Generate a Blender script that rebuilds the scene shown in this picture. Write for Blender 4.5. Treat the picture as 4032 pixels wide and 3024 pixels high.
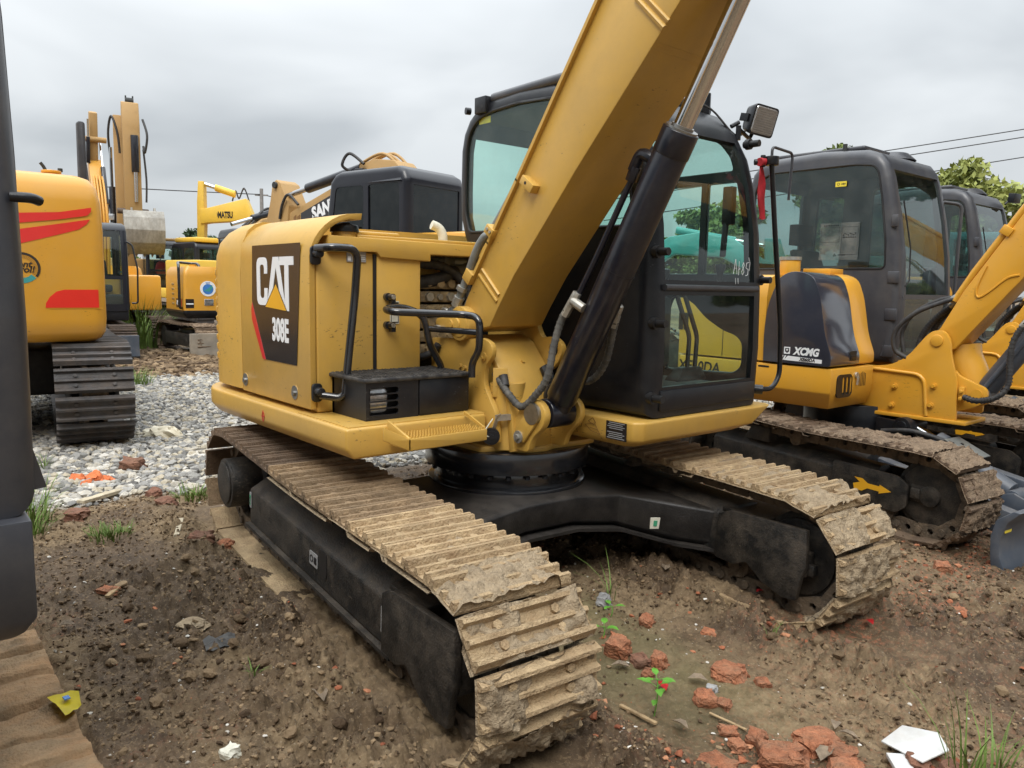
import bpy, bmesh, math, random
import numpy as np
from mathutils import Vector, Matrix, Euler
from mathutils.geometry import tessellate_polygon
PI = math.pi
R = math.radians
random.seed(7)
for o in list(bpy.data.objects):
    bpy.data.objects.remove(o)
SC = bpy.context.scene
COL = SC.collection

# ------------------------------------------------------------------ camera
cd = bpy.data.cameras.new('camera')
cam = bpy.data.objects.new('camera', cd)
COL.objects.link(cam)
cam.matrix_world = Matrix(((0.64606553, -0.10718365, 0.75571886, 3.1),
                           (0.76304014, 0.06577483, -0.64299566, -2.61),
                           (0.01921134, 0.99206116, 0.12428028, 1.5),
                           (0, 0, 0, 1)))
cd.sensor_width = 36
cd.lens = 36 * 3060 / 4032
cd.clip_start = 0.05
cd.clip_end = 3000
SC.camera = cam

# ------------------------------------------------------------------ sky, sun, exposure
SUN_EL, SUN_AZ = R(52), R(-50)            # azimuth measured in the ground plane from +X
wd = bpy.data.worlds.new('World')
SC.world = wd
wd.use_nodes = True
nt = wd.node_tree
nt.nodes.clear()
def wn(t, **k):
    n = nt.nodes.new(t)
    for a, b in k.items():
        setattr(n, a, b)
    return n
wl = nt.links.new
wout = wn('ShaderNodeOutputWorld')
wbg = wn('ShaderNodeBackground')
wbg.inputs['Strength'].default_value = 0.1
sky = wn('ShaderNodeTexSky', sky_type='NISHITA', sun_disc=False)
sky.sun_elevation = SUN_EL
sky.sun_rotation = PI / 2 - SUN_AZ
tc = wn('ShaderNodeTexCoord')
sep = wn('ShaderNodeSeparateXYZ')
wl(tc.outputs['Generated'], sep.inputs[0])
mz = wn('ShaderNodeMath', operation='MAXIMUM'); mz.inputs[1].default_value = 0.0
wl(sep.outputs['Z'], mz.inputs[0])
az = wn('ShaderNodeMath', operation='ADD'); az.inputs[1].default_value = 0.22
wl(mz.outputs[0], az.inputs[0])
div = wn('ShaderNodeVectorMath', operation='DIVIDE')
cmb = wn('ShaderNodeCombineXYZ')
wl(sep.outputs['X'], cmb.inputs[0]); wl(sep.outputs['Y'], cmb.inputs[1])
cz = wn('ShaderNodeCombineXYZ'); cz.inputs[2].default_value = 1
wl(az.outputs[0], cz.inputs[0]); wl(az.outputs[0], cz.inputs[1])
wl(cmb.outputs[0], div.inputs[0]); wl(cz.outputs[0], div.inputs[1])
wno = wn('ShaderNodeTexNoise'); wno.inputs['Scale'].default_value = 1.1
wno.inputs['Detail'].default_value = 4.0; wno.inputs['Roughness'].default_value = 0.45
wno.inputs['Distortion'].default_value = 0.4
wl(div.outputs[0], wno.inputs['Vector'])
wr = wn('ShaderNodeValToRGB')
wr.color_ramp.elements[0].position = 0.36; wr.color_ramp.elements[0].color = (0.77, 0.785, 0.80, 1)
wr.color_ramp.elements[1].position = 0.64; wr.color_ramp.elements[1].color = (1.13, 1.13, 1.13, 1)
wl(wno.outputs['Fac'], wr.inputs[0])
# overcast luminance: brightens steadily from the horizon to the zenith
grad = wn('ShaderNodeMapRange'); grad.inputs['From Min'].default_value = 0.0; grad.inputs['From Max'].default_value = 1.0
grad.inputs['To Min'].default_value = 5.05; grad.inputs['To Max'].default_value = 30.0
sq_ = wn('ShaderNodeMath', operation='POWER'); sq_.inputs[1].default_value = 2.0
wl(mz.outputs[0], sq_.inputs[0]); wl(sq_.outputs[0], grad.inputs['Value'])
tint = wn('ShaderNodeMix', data_type='RGBA'); tint.blend_type = 'MULTIPLY'; tint.inputs[0].default_value = 1
tint.inputs[6].default_value = (0.935, 0.975, 1.0, 1)
wl(wr.outputs[0], tint.inputs[7])
sc_ = wn('ShaderNodeVectorMath', operation='SCALE')
wl(tint.outputs[2], sc_.inputs[0]); wl(grad.outputs[0], sc_.inputs['Scale'])
mx = wn('ShaderNodeMix', data_type='RGBA'); mx.inputs[0].default_value = 0.94
wl(sky.outputs[0], mx.inputs[6]); wl(sc_.outputs[0], mx.inputs[7])
wl(mx.outputs[2], wbg.inputs['Color'])
wl(wbg.outputs[0], wout.inputs['Surface'])
sl = bpy.data.lights.new('sun', 'SUN')
sl.energy = 1.5
sl.angle = R(28)
sl.color = (1.0, 0.96, 0.9)
sun = bpy.data.objects.new('sun', sl)
COL.objects.link(sun)
sdir = Vector((math.cos(SUN_EL) * math.cos(SUN_AZ), math.cos(SUN_EL) * math.sin(SUN_AZ), math.sin(SUN_EL)))
sun.rotation_euler = sdir.to_track_quat('Z', 'Y').to_euler()
sun.location = sdir * 30
vs = SC.view_settings
vs.view_transform = 'Standard'; vs.look = 'None'; vs.gamma = 1; vs.use_curve_mapping = False
vs.exposure = 0.42

# ------------------------------------------------------------------ helpers
class B:
    """collects geometry of one part"""
    def __init__(s):
        s.bm = bmesh.new()
    def poly3(s, pts):
        return s.bm.faces.new([s.bm.verts.new(p) for p in pts])
    @staticmethod
    def m(axis, p, a):
        return (p[0], a, p[1]) if axis == 'y' else (a, p[0], p[1]) if axis == 'x' else (p[0], p[1], a)
    def prism(s, poly, axis, a0, a1, holes=()):
        m = s.m
        if not holes:
            va = [s.bm.verts.new(m(axis, p, a0)) for p in poly]
            vb = [s.bm.verts.new(m(axis, p, a1)) for p in poly]
            s.bm.faces.new(va); s.bm.faces.new(vb[::-1])
            n = len(va)
            for i in range(n):
                s.bm.faces.new((va[i], vb[i], vb[(i + 1) % n], va[(i + 1) % n]))
        else:
            loops = [list(poly)] + [list(h) for h in holes]
            tr = tessellate_polygon([[Vector((p[0], p[1], 0)) for p in l] for l in loops])
            fl = [p for l in loops for p in l]
            va = [s.bm.verts.new(m(axis, p, a0)) for p in fl]
            vb = [s.bm.verts.new(m(axis, p, a1)) for p in fl]
            for t in tr:
                try:
                    s.bm.faces.new([va[i] for i in t]); s.bm.faces.new([vb[i] for i in t][::-1])
                except ValueError:
                    pass
            k = 0
            for l in loops:
                n = len(l)
                for i in range(n):
                    a, b = k + i, k + (i + 1) % n
                    s.bm.faces.new((va[a], vb[a], vb[b], va[b]))
                k += n
        return s
    def box(s, x0, x1, y0, y1, z0, z1):
        return s.prism([(x0, y0), (x1, y0), (x1, y1), (x0, y1)], 'z', z0, z1)
    def obox(s, c, ax, ay, az, hx, hy, hz):
        c = Vector(c); ax = Vector(ax).normalized(); ay = Vector(ay).normalized(); az = Vector(az).normalized()
        v = [s.bm.verts.new(c + ax * hx * i + ay * hy * j + az * hz * k) for i in (-1, 1) for j in (-1, 1) for k in (-1, 1)]
        for f in ((0, 1, 3, 2), (4, 6, 7, 5), (0, 4, 5, 1), (2, 3, 7, 6), (0, 2, 6, 4), (1, 5, 7, 3)):
            s.bm.faces.new([v[i] for i in f])
        return s
    def cyl(s, p0, p1, r0, r1=None, n=16, cap=True):
        return s.tube([p0, p1], r0 if r1 is None else [r0, r1], n, cap)
    def tube(s, pts, r, n=8, cap=True, closed=False):
        pts = [Vector(p) for p in pts]
        k = len(pts)
        rs = r if isinstance(r, (list, tuple)) else [r] * k
        rings = []
        up = None
        for i in range(k):
            if closed:
                t = pts[(i + 1) % k] - pts[i - 1]
            else:
                t = pts[min(i + 1, k - 1)] - pts[max(i - 1, 0)]
            t.normalize()
            if up is None:
                up = t.orthogonal().normalized()
            else:
                up = (up - t * up.dot(t)).normalized()
            w = t.cross(up)
            rings.append([s.bm.verts.new(pts[i] + (up * math.cos(2 * PI * j / n) + w * math.sin(2 * PI * j / n)) * rs[i]) for j in range(n)])
        for i in range(k if closed else k - 1):
            a, b = rings[i], rings[(i + 1) % k]
            for j in range(n):
                s.bm.faces.new((a[j], a[(j + 1) % n], b[(j + 1) % n], b[j]))
        if cap and not closed:
            s.bm.faces.new(rings[0][::-1]); s.bm.faces.new(rings[-1])
        return s
    def loft(s, loops, closed_loop=True, cap=True):
        rr = [[s.bm.verts.new(p) for p in l] for l in loops]
        n = len(rr[0])
        for a, b in zip(rr[:-1], rr[1:]):
            for j in range(n if closed_loop else n - 1):
                s.bm.faces.new((a[j], a[(j + 1) % n], b[(j + 1) % n], b[j]))
        if cap and closed_loop:
            s.bm.faces.new(rr[0][::-1]); s.bm.faces.new(rr[-1])
        return s
    def disc(s, c, nrm, r, t, n=16, r1=None):
        c = Vector(c); nrm = Vector(nrm).normalized()
        return s.cyl(c, c + nrm * t, r, r if r1 is None else r1, n)
    def hexa(s, c, nrm, r, t):
        return s.disc(c, nrm, r, t, 6)

def finish(b, mat, bevel=0, seg=2, smooth=35, recalc=True, name='part'):
    bm = b.bm
    if recalc:
        bmesh.ops.recalc_face_normals(bm, faces=bm.faces)
    if bevel:
        es = [e for e in bm.edges if len(e.link_faces) == 2 and e.calc_face_angle(0) > R(28)]
        if es:
            bmesh.ops.bevel(bm, geom=es, offset=bevel, segments=seg, profile=0.5, affect='EDGES', clamp_overlap=True)
    me = bpy.data.meshes.new(name)
    bm.to_mesh(me); bm.free()
    me.materials.append(mat)
    if smooth:
        me.polygons.foreach_set('use_smooth', [True] * len(me.polygons))
        me.set_sharp_from_angle(angle=R(smooth))
    return me

def link(name, me, parent=None, M=None, kind=None, label=None):
    o = bpy.data.objects.new(name, me)
    COL.objects.link(o)
    if parent is not None:
        o.parent = parent
    if M is not None:
        o.matrix_basis = M
    if kind:
        o['kind'] = kind
    if label:
        o['label'] = label
    return o
def part(name, b, mat, parent=None, M=None, bevel=0, seg=2, smooth=35, kind=None, label=None, recalc=True):
    return link(name, finish(b, mat, bevel, seg, smooth, recalc, name), parent, M, kind, label)
def tag(o, label, cat, group=None):
    o['label'] = label; o['category'] = cat
    if group:
        o['group'] = group
    return o
def thing(name, label, cat, loc=(0, 0, 0), rz=0, group=None):
    o = bpy.data.objects.new(name, None)
    o.empty_display_size = 0.2
    COL.objects.link(o)
    o.location = loc; o.rotation_euler = (0, 0, rz)
    return tag(o, label, cat, group)
def copy_tree(o, parent=None):
    c = o.copy(); COL.objects.link(c)
    c.parent = parent
    for ch in o.children:
        copy_tree(ch, c)
    return c
def npmesh(name, V, F, mat, smooth=False):
    """V (n,3) F (m,k) numpy"""
    me = bpy.data.meshes.new(name)
    V = np.asarray(V, dtype=np.float32); F = np.asarray(F, dtype=np.int32)
    me.vertices.add(len(V)); me.vertices.foreach_set('co', V.ravel())
    k = F.shape[1]
    me.loops.add(F.size); me.loops.foreach_set('vertex_index', F.ravel())
    me.polygons.add(len(F))
    me.polygons.foreach_set('loop_start', np.arange(0, F.size, k, dtype=np.int32))
    me.polygons.foreach_set('loop_total', np.full(len(F), k, dtype=np.int32))
    me.polygons.foreach_set('use_smooth', np.full(len(F), bool(smooth)))
    me.update(calc_edges=True)
    if mat:
        me.materials.append(mat)
    return me
def smooth_path(pts, n=6):
    P = [Vector(p) for p in pts]
    out = []
    for i in range(len(P) - 1):
        a = P[max(i - 1, 0)]; b = P[i]; c = P[i + 1]; d = P[min(i + 2, len(P) - 1)]
        for j in range(n):
            t = j / n
            out.append(0.5 * ((2 * b) + (c - a) * t + (2 * a - 5 * b + 4 * c - d) * t * t + (3 * b - a - 3 * c + d) * t ** 3))
    out.append(P[-1])
    return out
def fillet(pts, r, n=5):
    """polyline with rounded corners (3-D)"""
    P = [Vector(p) for p in pts]
    out = [P[0]]
    for i in range(1, len(P) - 1):
        a = (P[i - 1] - P[i]); c = (P[i + 1] - P[i])
        d = min(r, a.length * 0.48, c.length * 0.48)
        p0 = P[i] + a.normalized() * d; p1 = P[i] + c.normalized() * d
        for j in range(n + 1):
            t = j / n
            out.append(p0 * (1 - t) ** 2 + P[i] * 2 * t * (1 - t) + p1 * t * t)
    out.append(P[-1])
    return out
def rpoly(pts, r, n=4):
    """closed 2-D polygon with rounded corners; r number or list"""
    k = len(pts)
    rs = r if isinstance(r, (list, tuple)) else [r] * k
    out = []
    for i in range(k):
        p = Vector(pts[i]); a = Vector(pts[i - 1]) - p; c = Vector(pts[(i + 1) % k]) - p
        d = min(rs[i], a.length * 0.48, c.length * 0.48)
        if d < 1e-5:
            out.append(tuple(p)); continue
        p0 = p + a.normalized() * d; p1 = p + c.normalized() * d
        for j in range(n + 1):
            t = j / n
            q = p0 * (1 - t) ** 2 + p * 2 * t * (1 - t) + p1 * t * t
            out.append((q.x, q.y))
    return out
def rrect(x0, x1, z0, z1, r, n=4):
    return rpoly([(x0, z0), (x1, z0), (x1, z1), (x0, z1)], r, n)
def circ(cx, cz, r, n=16):
    return [(cx + r * math.cos(2 * PI * i / n), cz + r * math.sin(2 * PI * i / n)) for i in range(n)]
_txt = {}
def text_mesh(body, size, bold=0.0, shear=0.0, sx=1.0, ext=0.0012):
    cu = bpy.data.curves.new('lettering', 'FONT')
    cu.body = body; cu.size = size; cu.offset = bold; cu.shear = shear
    cu.align_x = 'CENTER'; cu.align_y = 'CENTER'; cu.extrude = ext; cu.resolution_u = 3
    o = bpy.data.objects.new('lettering', cu)
    me = bpy.data.meshes.new_from_object(o)
    bpy.data.objects.remove(o); bpy.data.curves.remove(cu)
    me.transform(Matrix.Diagonal((sx, 1, 1, 1)))
    return me
def plane_M(origin, right, up):
    r = Vector(right).normalized(); u = Vector(up).normalized(); n = r.cross(u)
    o = Vector(origin)
    return Matrix(((r.x, u.x, n.x, o.x), (r.y, u.y, n.y, o.y), (r.z, u.z, n.z, o.z), (0, 0, 0, 1)))
def lettering(name, body, size, mat, parent, origin, right, up=(0, 0, 1), bold=0.0, shear=0.0, sx=1.0, M=None, ext=0.0012):
    me = text_mesh(body, size, bold, shear, sx, ext)
    me.materials.clear(); me.materials.append(mat)
    mm = plane_M(origin, right, up)
    return link(name, me, parent, mm if M is None else M @ mm)

# ------------------------------------------------------------------ materials
def mat(name, col, rough=0.5, metal=0.0, var=0.12, vs=5.0, bump=0.0, bs=60.0, dust=0.0, dcol=(0.33, 0.25, 0.16), ds=3.0,
        coat=0.0, spec=0.5, topdust=0.0, rnd=0.0, col2=None, streak=0.0, chips=0.0, ccol=(0.10, 0.065, 0.03)):
    m = bpy.data.materials.new(name)
    m.use_nodes = True
    t = m.node_tree; N = t.nodes; L = t.links.new
    p = N['Principled BSDF']
    geo = N.new('ShaderNodeNewGeometry')
    n1 = N.new('ShaderNodeTexNoise'); n1.inputs['Scale'].default_value = vs; n1.inputs['Detail'].default_value = 5
    n1.inputs['Roughness'].default_value = 0.62
    L(geo.outputs['Position'], n1.inputs['Vector'])
    c0 = tuple(c * (1 - var) for c in col); c1 = tuple(min(1, c * (1 + var)) for c in (col2 or col))
    rp = N.new('ShaderNodeValToRGB')
    rp.color_ramp.elements[0].position = 0.32; rp.color_ramp.elements[0].color = (*c0, 1)
    rp.color_ramp.elements[1].position = 0.68; rp.color_ramp.elements[1].color = (*c1, 1)
    L(n1.outputs['Fac'], rp.inputs[0])
    cur = rp.outputs[0]
    rgh = None
    if rnd:
        oi = N.new('ShaderNodeObjectInfo'); mr = N.new('ShaderNodeMapRange')
        mr.inputs['To Min'].default_value = 1 - rnd; mr.inputs['To Max'].default_value = 1 + rnd
        L(oi.outputs['Random'], mr.inputs['Value'])
        sm = N.new('ShaderNodeVectorMath'); sm.operation = 'SCALE'
        L(cur, sm.inputs[0]); L(mr.outputs[0], sm.inputs['Scale']); cur = sm.outputs[0]
    if dust or topdust or streak:
        n2 = N.new('ShaderNodeTexNoise'); n2.inputs['Scale'].default_value = ds; n2.inputs['Detail'].default_value = 8
        n2.inputs['Roughness'].default_value = 0.7
        if streak:
            mp = N.new('ShaderNodeMapping'); mp.inputs['Scale'].default_value = (4.5, 4.5, 0.9)
            L(geo.outputs['Position'], mp.inputs['Vector']); L(mp.outputs[0], n2.inputs['Vector'])
        else:
            L(geo.outputs['Position'], n2.inputs['Vector'])
        r2 = N.new('ShaderNodeMapRange'); r2.inputs['From Min'].default_value = 0.42; r2.inputs['From Max'].default_value = 0.72
        r2.inputs['To Max'].default_value = max(dust, streak)
        L(n2.outputs['Fac'], r2.inputs['Value'])
        f = r2.outputs[0]
        if topdust:
            sx = N.new('ShaderNodeSeparateXYZ'); L(geo.outputs['Normal'], sx.inputs[0])
            r3 = N.new('ShaderNodeMapRange'); r3.inputs['From Min'].default_value = 0.35; r3.inputs['From Max'].default_value = 0.95
            r3.inputs['To Max'].default_value = topdust
            L(sx.outputs['Z'], r3.inputs['Value'])
            mm = N.new('ShaderNodeMath'); mm.operation = 'MULTIPLY_ADD'
            L(r3.outputs[0], mm.inputs[0]); L(n2.outputs['Fac'], mm.inputs[1]); L(f, mm.inputs[2]); f = mm.outputs[0]
        mx = N.new('ShaderNodeMix'); mx.data_type = 'RGBA'
        L(f, mx.inputs[0]); L(cur, mx.inputs[6]); mx.inputs[7].default_value = (*dcol, 1)
        cur = mx.outputs[2]
        rm = N.new('ShaderNodeMapRange'); rm.inputs['To Min'].default_value = rough; rm.inputs['To Max'].default_value = 0.95
        L(f, rm.inputs['Value']); rgh = rm.outputs[0]
    if chips:
        mp2 = N.new('ShaderNodeMapping'); mp2.inputs['Scale'].default_value = (1.0, 1.0, 2.6); mp2.inputs['Rotation'].default_value = (.3, .5, .2)
        L(geo.outputs['Position'], mp2.inputs['Vector'])
        n4 = N.new('ShaderNodeTexNoise'); n4.inputs['Scale'].default_value = 34; n4.inputs['Detail'].default_value = 5; n4.inputs['Roughness'].default_value = .7
        L(mp2.outputs[0], n4.inputs['Vector'])
        n5 = N.new('ShaderNodeTexNoise'); n5.inputs['Scale'].default_value = 3.2; n5.inputs['Detail'].default_value = 3
        L(geo.outputs['Position'], n5.inputs['Vector'])
        ad = N.new('ShaderNodeMath'); ad.operation = 'MULTIPLY_ADD'; ad.inputs[1].default_value = .55
        L(n5.outputs['Fac'], ad.inputs[0]); L(n4.outputs['Fac'], ad.inputs[2])
        r4 = N.new('ShaderNodeMapRange'); r4.inputs['From Min'].default_value = .97; r4.inputs['From Max'].default_value = 1.0; r4.inputs['To Max'].default_value = chips
        L(ad.outputs[0], r4.inputs['Value'])
        mc = N.new('ShaderNodeMix'); mc.data_type = 'RGBA'; L(r4.outputs[0], mc.inputs[0]); L(cur, mc.inputs[6]); mc.inputs[7].default_value = (*ccol, 1)
        cur = mc.outputs[2]
    L(cur, p.inputs['Base Color'])
    if rgh is not None:
        L(rgh, p.inputs['Roughness'])
    else:
        p.inputs['Roughness'].default_value = rough
    p.inputs['Metallic'].default_value = metal
    p.inputs['Specular IOR Level'].default_value = spec
    if coat:
        p.inputs['Coat Weight'].default_value = coat; p.inputs['Coat Roughness'].default_value = 0.12
    if bump:
        n3 = N.new('ShaderNodeTexNoise'); n3.inputs['Scale'].default_value = bs; n3.inputs['Detail'].default_value = 6
        L(geo.outputs['Position'], n3.inputs['Vector'])
        bp = N.new('ShaderNodeBump'); bp.inputs['Strength'].default_value = bump; bp.inputs['Distance'].default_value = 0.02
        L(n3.outputs['Fac'], bp.inputs['Height']); L(bp.outputs[0], p.inputs['Normal'])
    return m
def glass_mat(name, tint, refl=1.0, haze=0.03):
    m = bpy.data.materials.new(name); m.use_nodes = True
    t = m.node_tree; N = t.nodes; L = t.links.new
    N.remove(N['Principled BSDF'])
    out = N['Material Output']
    tr = N.new('ShaderNodeBsdfTransparent'); tr.inputs[0].default_value = (*tint, 1)
    df = N.new('ShaderNodeBsdfDiffuse'); df.inputs[0].default_value = (0.45, 0.45, 0.42, 1)
    gl = N.new('ShaderNodeBsdfGlossy'); gl.inputs['Roughness'].default_value = 0.03; gl.inputs[0].default_value = (0.9, 0.95, 0.95, 1)
    lw = N.new('ShaderNodeLayerWeight'); lw.inputs['Blend'].default_value = 0.5
    pw = N.new('ShaderNodeMath'); pw.operation = 'POWER'; pw.inputs[1].default_value = 4.0; L(lw.outputs['Facing'], pw.inputs[0])
    fr = N.new('ShaderNodeMath'); fr.operation = 'MULTIPLY_ADD'; fr.inputs[1].default_value = 0.94; fr.inputs[2].default_value = 0.045; L(pw.outputs[0], fr.inputs[0])
    sc = N.new('ShaderNodeMath'); sc.operation = 'MULTIPLY'; sc.inputs[1].default_value = refl
    L(fr.outputs[0], sc.inputs[0])
    geo = N.new('ShaderNodeNewGeometry'); n2 = N.new('ShaderNodeTexNoise'); n2.inputs['Scale'].default_value = 9; n2.inputs['Detail'].default_value = 6
    L(geo.outputs['Position'], n2.inputs['Vector'])
    mr = N.new('ShaderNodeMapRange'); mr.inputs['From Min'].default_value = 0.4; mr.inputs['From Max'].default_value = 0.8; mr.inputs['To Min'].default_value = haze * 0.4
    mr.inputs['To Max'].default_value = haze * 2.5
    L(n2.outputs['Fac'], mr.inputs['Value'])
    m0 = N.new('ShaderNodeMixShader'); L(mr.outputs[0], m0.inputs[0]); L(tr.outputs[0], m0.inputs[1]); L(df.outputs[0], m0.inputs[2])
    m1 = N.new('ShaderNodeMixShader'); L(sc.outputs[0], m1.inputs[0]); L(m0.outputs[0], m1.inputs[1]); L(gl.outputs[0], m1.inputs[2])
    L(m1.outputs[0], out.inputs['Surface'])
    return m

YEL = mat('ochre_paint', (0.58, 0.345, 0.068), 0.36, var=0.09, vs=1.3, bump=0.03, bs=220, dust=0.26, dcol=(0.36, 0.25, 0.11), ds=6, coat=0.15, topdust=0.25, chips=0.7)
XYEL = mat('orange_yellow_paint', (0.66, 0.325, 0.03), 0.34, chips=.5, var=0.05, vs=1.5, bump=0.03, bs=200, dust=0.10, dcol=(0.42, 0.31, 0.16), ds=7, coat=0.25)
SYEL = mat('amber_paint', (0.64, 0.31, 0.03), 0.36, chips=.5, var=0.06, vs=1.2, bump=0.02, bs=180, dust=0.12, dcol=(0.42, 0.32, 0.18), coat=0.2)
OLDY = mat('weathered_yellow_paint', (0.44, 0.265, 0.095), 0.6, var=0.2, vs=3, dust=0.55, dcol=(0.20, 0.14, 0.08), ds=3)
KYEL = mat('lemon_yellow_paint', (0.72, 0.46, 0.05), 0.45, var=0.06, vs=2, dust=0.12)
TEAL = mat('teal_paint', (0.06, 0.30, 0.29), 0.45, var=0.08, vs=2, dust=0.15)
BLK = mat('black_paint', (0.007, 0.008, 0.011), 0.33, var=0.2, vs=6, bump=0.05, bs=150, dust=0.05, chips=.5, ccol=(.12,.12,.12), dcol=(0.22, 0.19, 0.15), ds=9, spec=0.45)
BLKG = mat('gloss_black_paint', (0.012, 0.013, 0.016), 0.2, var=0.1, vs=6, dust=0.05, dcol=(0.2, 0.18, 0.15), ds=9, coat=0.6)
DIRTB = mat('dusty_black_steel', (0.011, 0.011, 0.011), 0.5, var=0.35, vs=9, bump=0.3, bs=120, dust=0.5, dcol=(0.13, 0.10, 0.07), ds=9, topdust=0.3, chips=.35, ccol=(.2,.16,.11))
BLKT = mat('carbody_black_steel', (0.009, 0.009, 0.010), 0.42, var=0.3, vs=6, bump=0.15, bs=120, dust=0.2, dcol=(0.12, 0.10, 0.08), ds=6, topdust=0.32)
CHEQ = mat('worn_black_tread_plate', (0.02, 0.02, 0.022), 0.5, var=0.3, vs=8, dust=0.4, dcol=(0.22, 0.2, 0.17), ds=20)
GREY = mat('slate_grey_paint', (0.046, 0.048, 0.057), 0.38, var=0.06, vs=2, bump=0.02, bs=200, dust=0.12, dcol=(0.3, 0.27, 0.22), ds=5, coat=0.1)
GREYG = mat('glossy_slate_paint', (0.034, 0.036, 0.050), 0.16, var=0.05, vs=2, dust=0.06, dcol=(0.3, 0.27, 0.22), ds=5, coat=0.9)
NAVY = mat('dark_navy_cab_paint', (0.012, 0.013, 0.019), 0.3, var=0.1, vs=2, coat=0.15, spec=.4)
CYLB = mat('cylinder_black_paint', (0.008, 0.009, 0.016), 0.28, var=0.15, vs=5, dust=0.06, chips=.4, ccol=(.2,.2,.2), dcol=(0.25, 0.22, 0.17), ds=12, coat=0.2)
BLUEG = mat('blue_grey_paint', (0.06, 0.075, 0.10), 0.4, var=0.08, vs=3, dust=0.2, dcol=(0.28, 0.24, 0.19), ds=6, topdust=0.25)
CHROME = mat('chrome_rod', (0.62, 0.62, 0.63), 0.12, metal=1.0, var=0.05, vs=30)
STEEL = mat('bare_steel', (0.32, 0.32, 0.31), 0.38, metal=0.9, var=0.2, vs=20)
ZINC = mat('zinc_fitting', (0.45, 0.44, 0.40), 0.42, metal=0.7, var=0.25, vs=25, dust=0.3)
PIPE = mat('grey_pipe', (0.20, 0.215, 0.21), 0.45, metal=0.4, var=0.15, vs=15, dust=0.2)
HOSE = mat('black_rubber_hose', (0.022, 0.022, 0.024), 0.6, var=0.2, vs=20, dust=0.18, dcol=(0.25, 0.22, 0.18), ds=18)
WRAP = mat('dusty_hose_wrap', (0.075, 0.073, 0.068), 0.7, var=0.3, vs=25, dust=0.4, dcol=(0.26, 0.23, 0.18), ds=20)
RUBB = mat('rubber_seal', (0.012, 0.012, 0.013), 0.5, var=0.1)
WHITE = mat('white_print', (0.80, 0.81, 0.82), 0.4, var=0.02)
DECAL = mat('black_decal', (0.022, 0.019, 0.02), 0.25, var=0.1, coat=0.3)
REDD = mat('red_decal', (0.60, 0.02, 0.025), 0.3, var=0.04, coat=0.3)
REDS = mat('red_stripe', (0.70, 0.022, 0.02), 0.28, var=0.05, coat=0.4)
TRI = mat('golden_decal', (0.78, 0.40, 0.02), 0.35, var=0.03)
CREAM = mat('cream_sticker', (0.62, 0.60, 0.50), 0.5, var=0.1, vs=60)
YSTK = mat('yellow_sticker', (0.75, 0.60, 0.05), 0.45, var=0.05)
GRN = mat('green_print', (0.05, 0.30, 0.16), 0.5, var=0.05)
BLU = mat('blue_print', (0.05, 0.20, 0.55), 0.4, var=0.15, vs=40)
TEALP = mat('teal_print', (0.05, 0.30, 0.29), 0.4, var=0.05)
STK = mat('grey_sticker_print', (0.32, 0.32, 0.32), 0.5, var=0.1)
BRN = mat('brown_line_print', (0.20, 0.10, 0.03), 0.5, var=0.1)
TAN = mat('dry_mud_on_steel', (0.44, 0.32, 0.185), 0.9, var=0.2, vs=16, bump=0.7, bs=110, dust=0.65, dcol=(0.24, 0.145, 0.072), ds=11, rnd=0.14)
TANM = mat('brown_mud_on_steel', (0.29, 0.20, 0.115), 0.85, var=0.28, vs=14, bump=0.6, bs=110, dust=0.6, dcol=(0.13, 0.085, 0.05), ds=10, rnd=0.16)
TANR = mat('rusty_mud_on_steel', (0.13, 0.086, 0.055), 0.75, var=0.35, vs=12, bump=0.5, bs=110, dust=0.5, dcol=(0.25, 0.17, 0.105), ds=7, rnd=0.15)
RUSTY = mat('rusted_shoe_steel', (0.085, 0.062, 0.048), 0.6, metal=0.2, var=0.35, vs=14, bump=0.3, bs=100, dust=0.4, dcol=(0.19, 0.12, 0.07), ds=9, rnd=0.15)
DARKS = mat('dark_shoe_steel', (0.055, 0.052, 0.052), 0.48, metal=0.35, var=0.3, vs=8, bump=0.2, bs=90, dust=0.4, dcol=(0.17, 0.115, 0.075), ds=6, rnd=0.12)
LINKM = mat('muddy_chain_steel', (0.10, 0.075, 0.052), 0.75, var=0.35, vs=18, bump=0.4, bs=90, dust=0.6, dcol=(0.24, 0.17, 0.105), ds=9)
CLAY = mat('caked_mud', (0.31, 0.235, 0.15), 0.95, var=0.28, vs=22, bump=1.0, bs=70, dust=0.45, dcol=(0.42, 0.33, 0.22), ds=30)
CLAYD = mat('damp_caked_mud', (0.20, 0.14, 0.09), 0.9, var=0.3, vs=22, bump=1.0, bs=70, dust=0.5, dcol=(0.32, 0.23, 0.15), ds=25)
VALVE = mat('oily_valve_castings', (0.30, 0.215, 0.11), 0.55, var=0.4, vs=22, bump=0.2, bs=80, dust=0.5, dcol=(0.05, 0.045, 0.04), ds=14)
LENS = mat('lamp_lens', (0.52, 0.53, 0.54), 0.15, metal=0.5, var=0.2, vs=60, coat=0.8)
SEATM = mat('black_seat_fabric', (0.02, 0.02, 0.022), 0.9, var=0.3, vs=40)
TRIMM = mat('dark_cab_trim', (0.028, 0.03, 0.03), 0.7, var=0.15)
RIB = mat('red_ribbon_cloth', (0.45, 0.02, 0.03), 0.7, var=0.2, vs=30)
GLASS = glass_mat('teal_cab_glass', (0.82, 0.955, 0.915), 1.0, 0.02)
GLASSD = glass_mat('dark_cab_glass', (0.60, 0.70, 0.695), 1.1, 0.02)
GLASST = glass_mat('smoked_cab_glass', (0.10, 0.13, 0.16), 1.0, 0.01)

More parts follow.
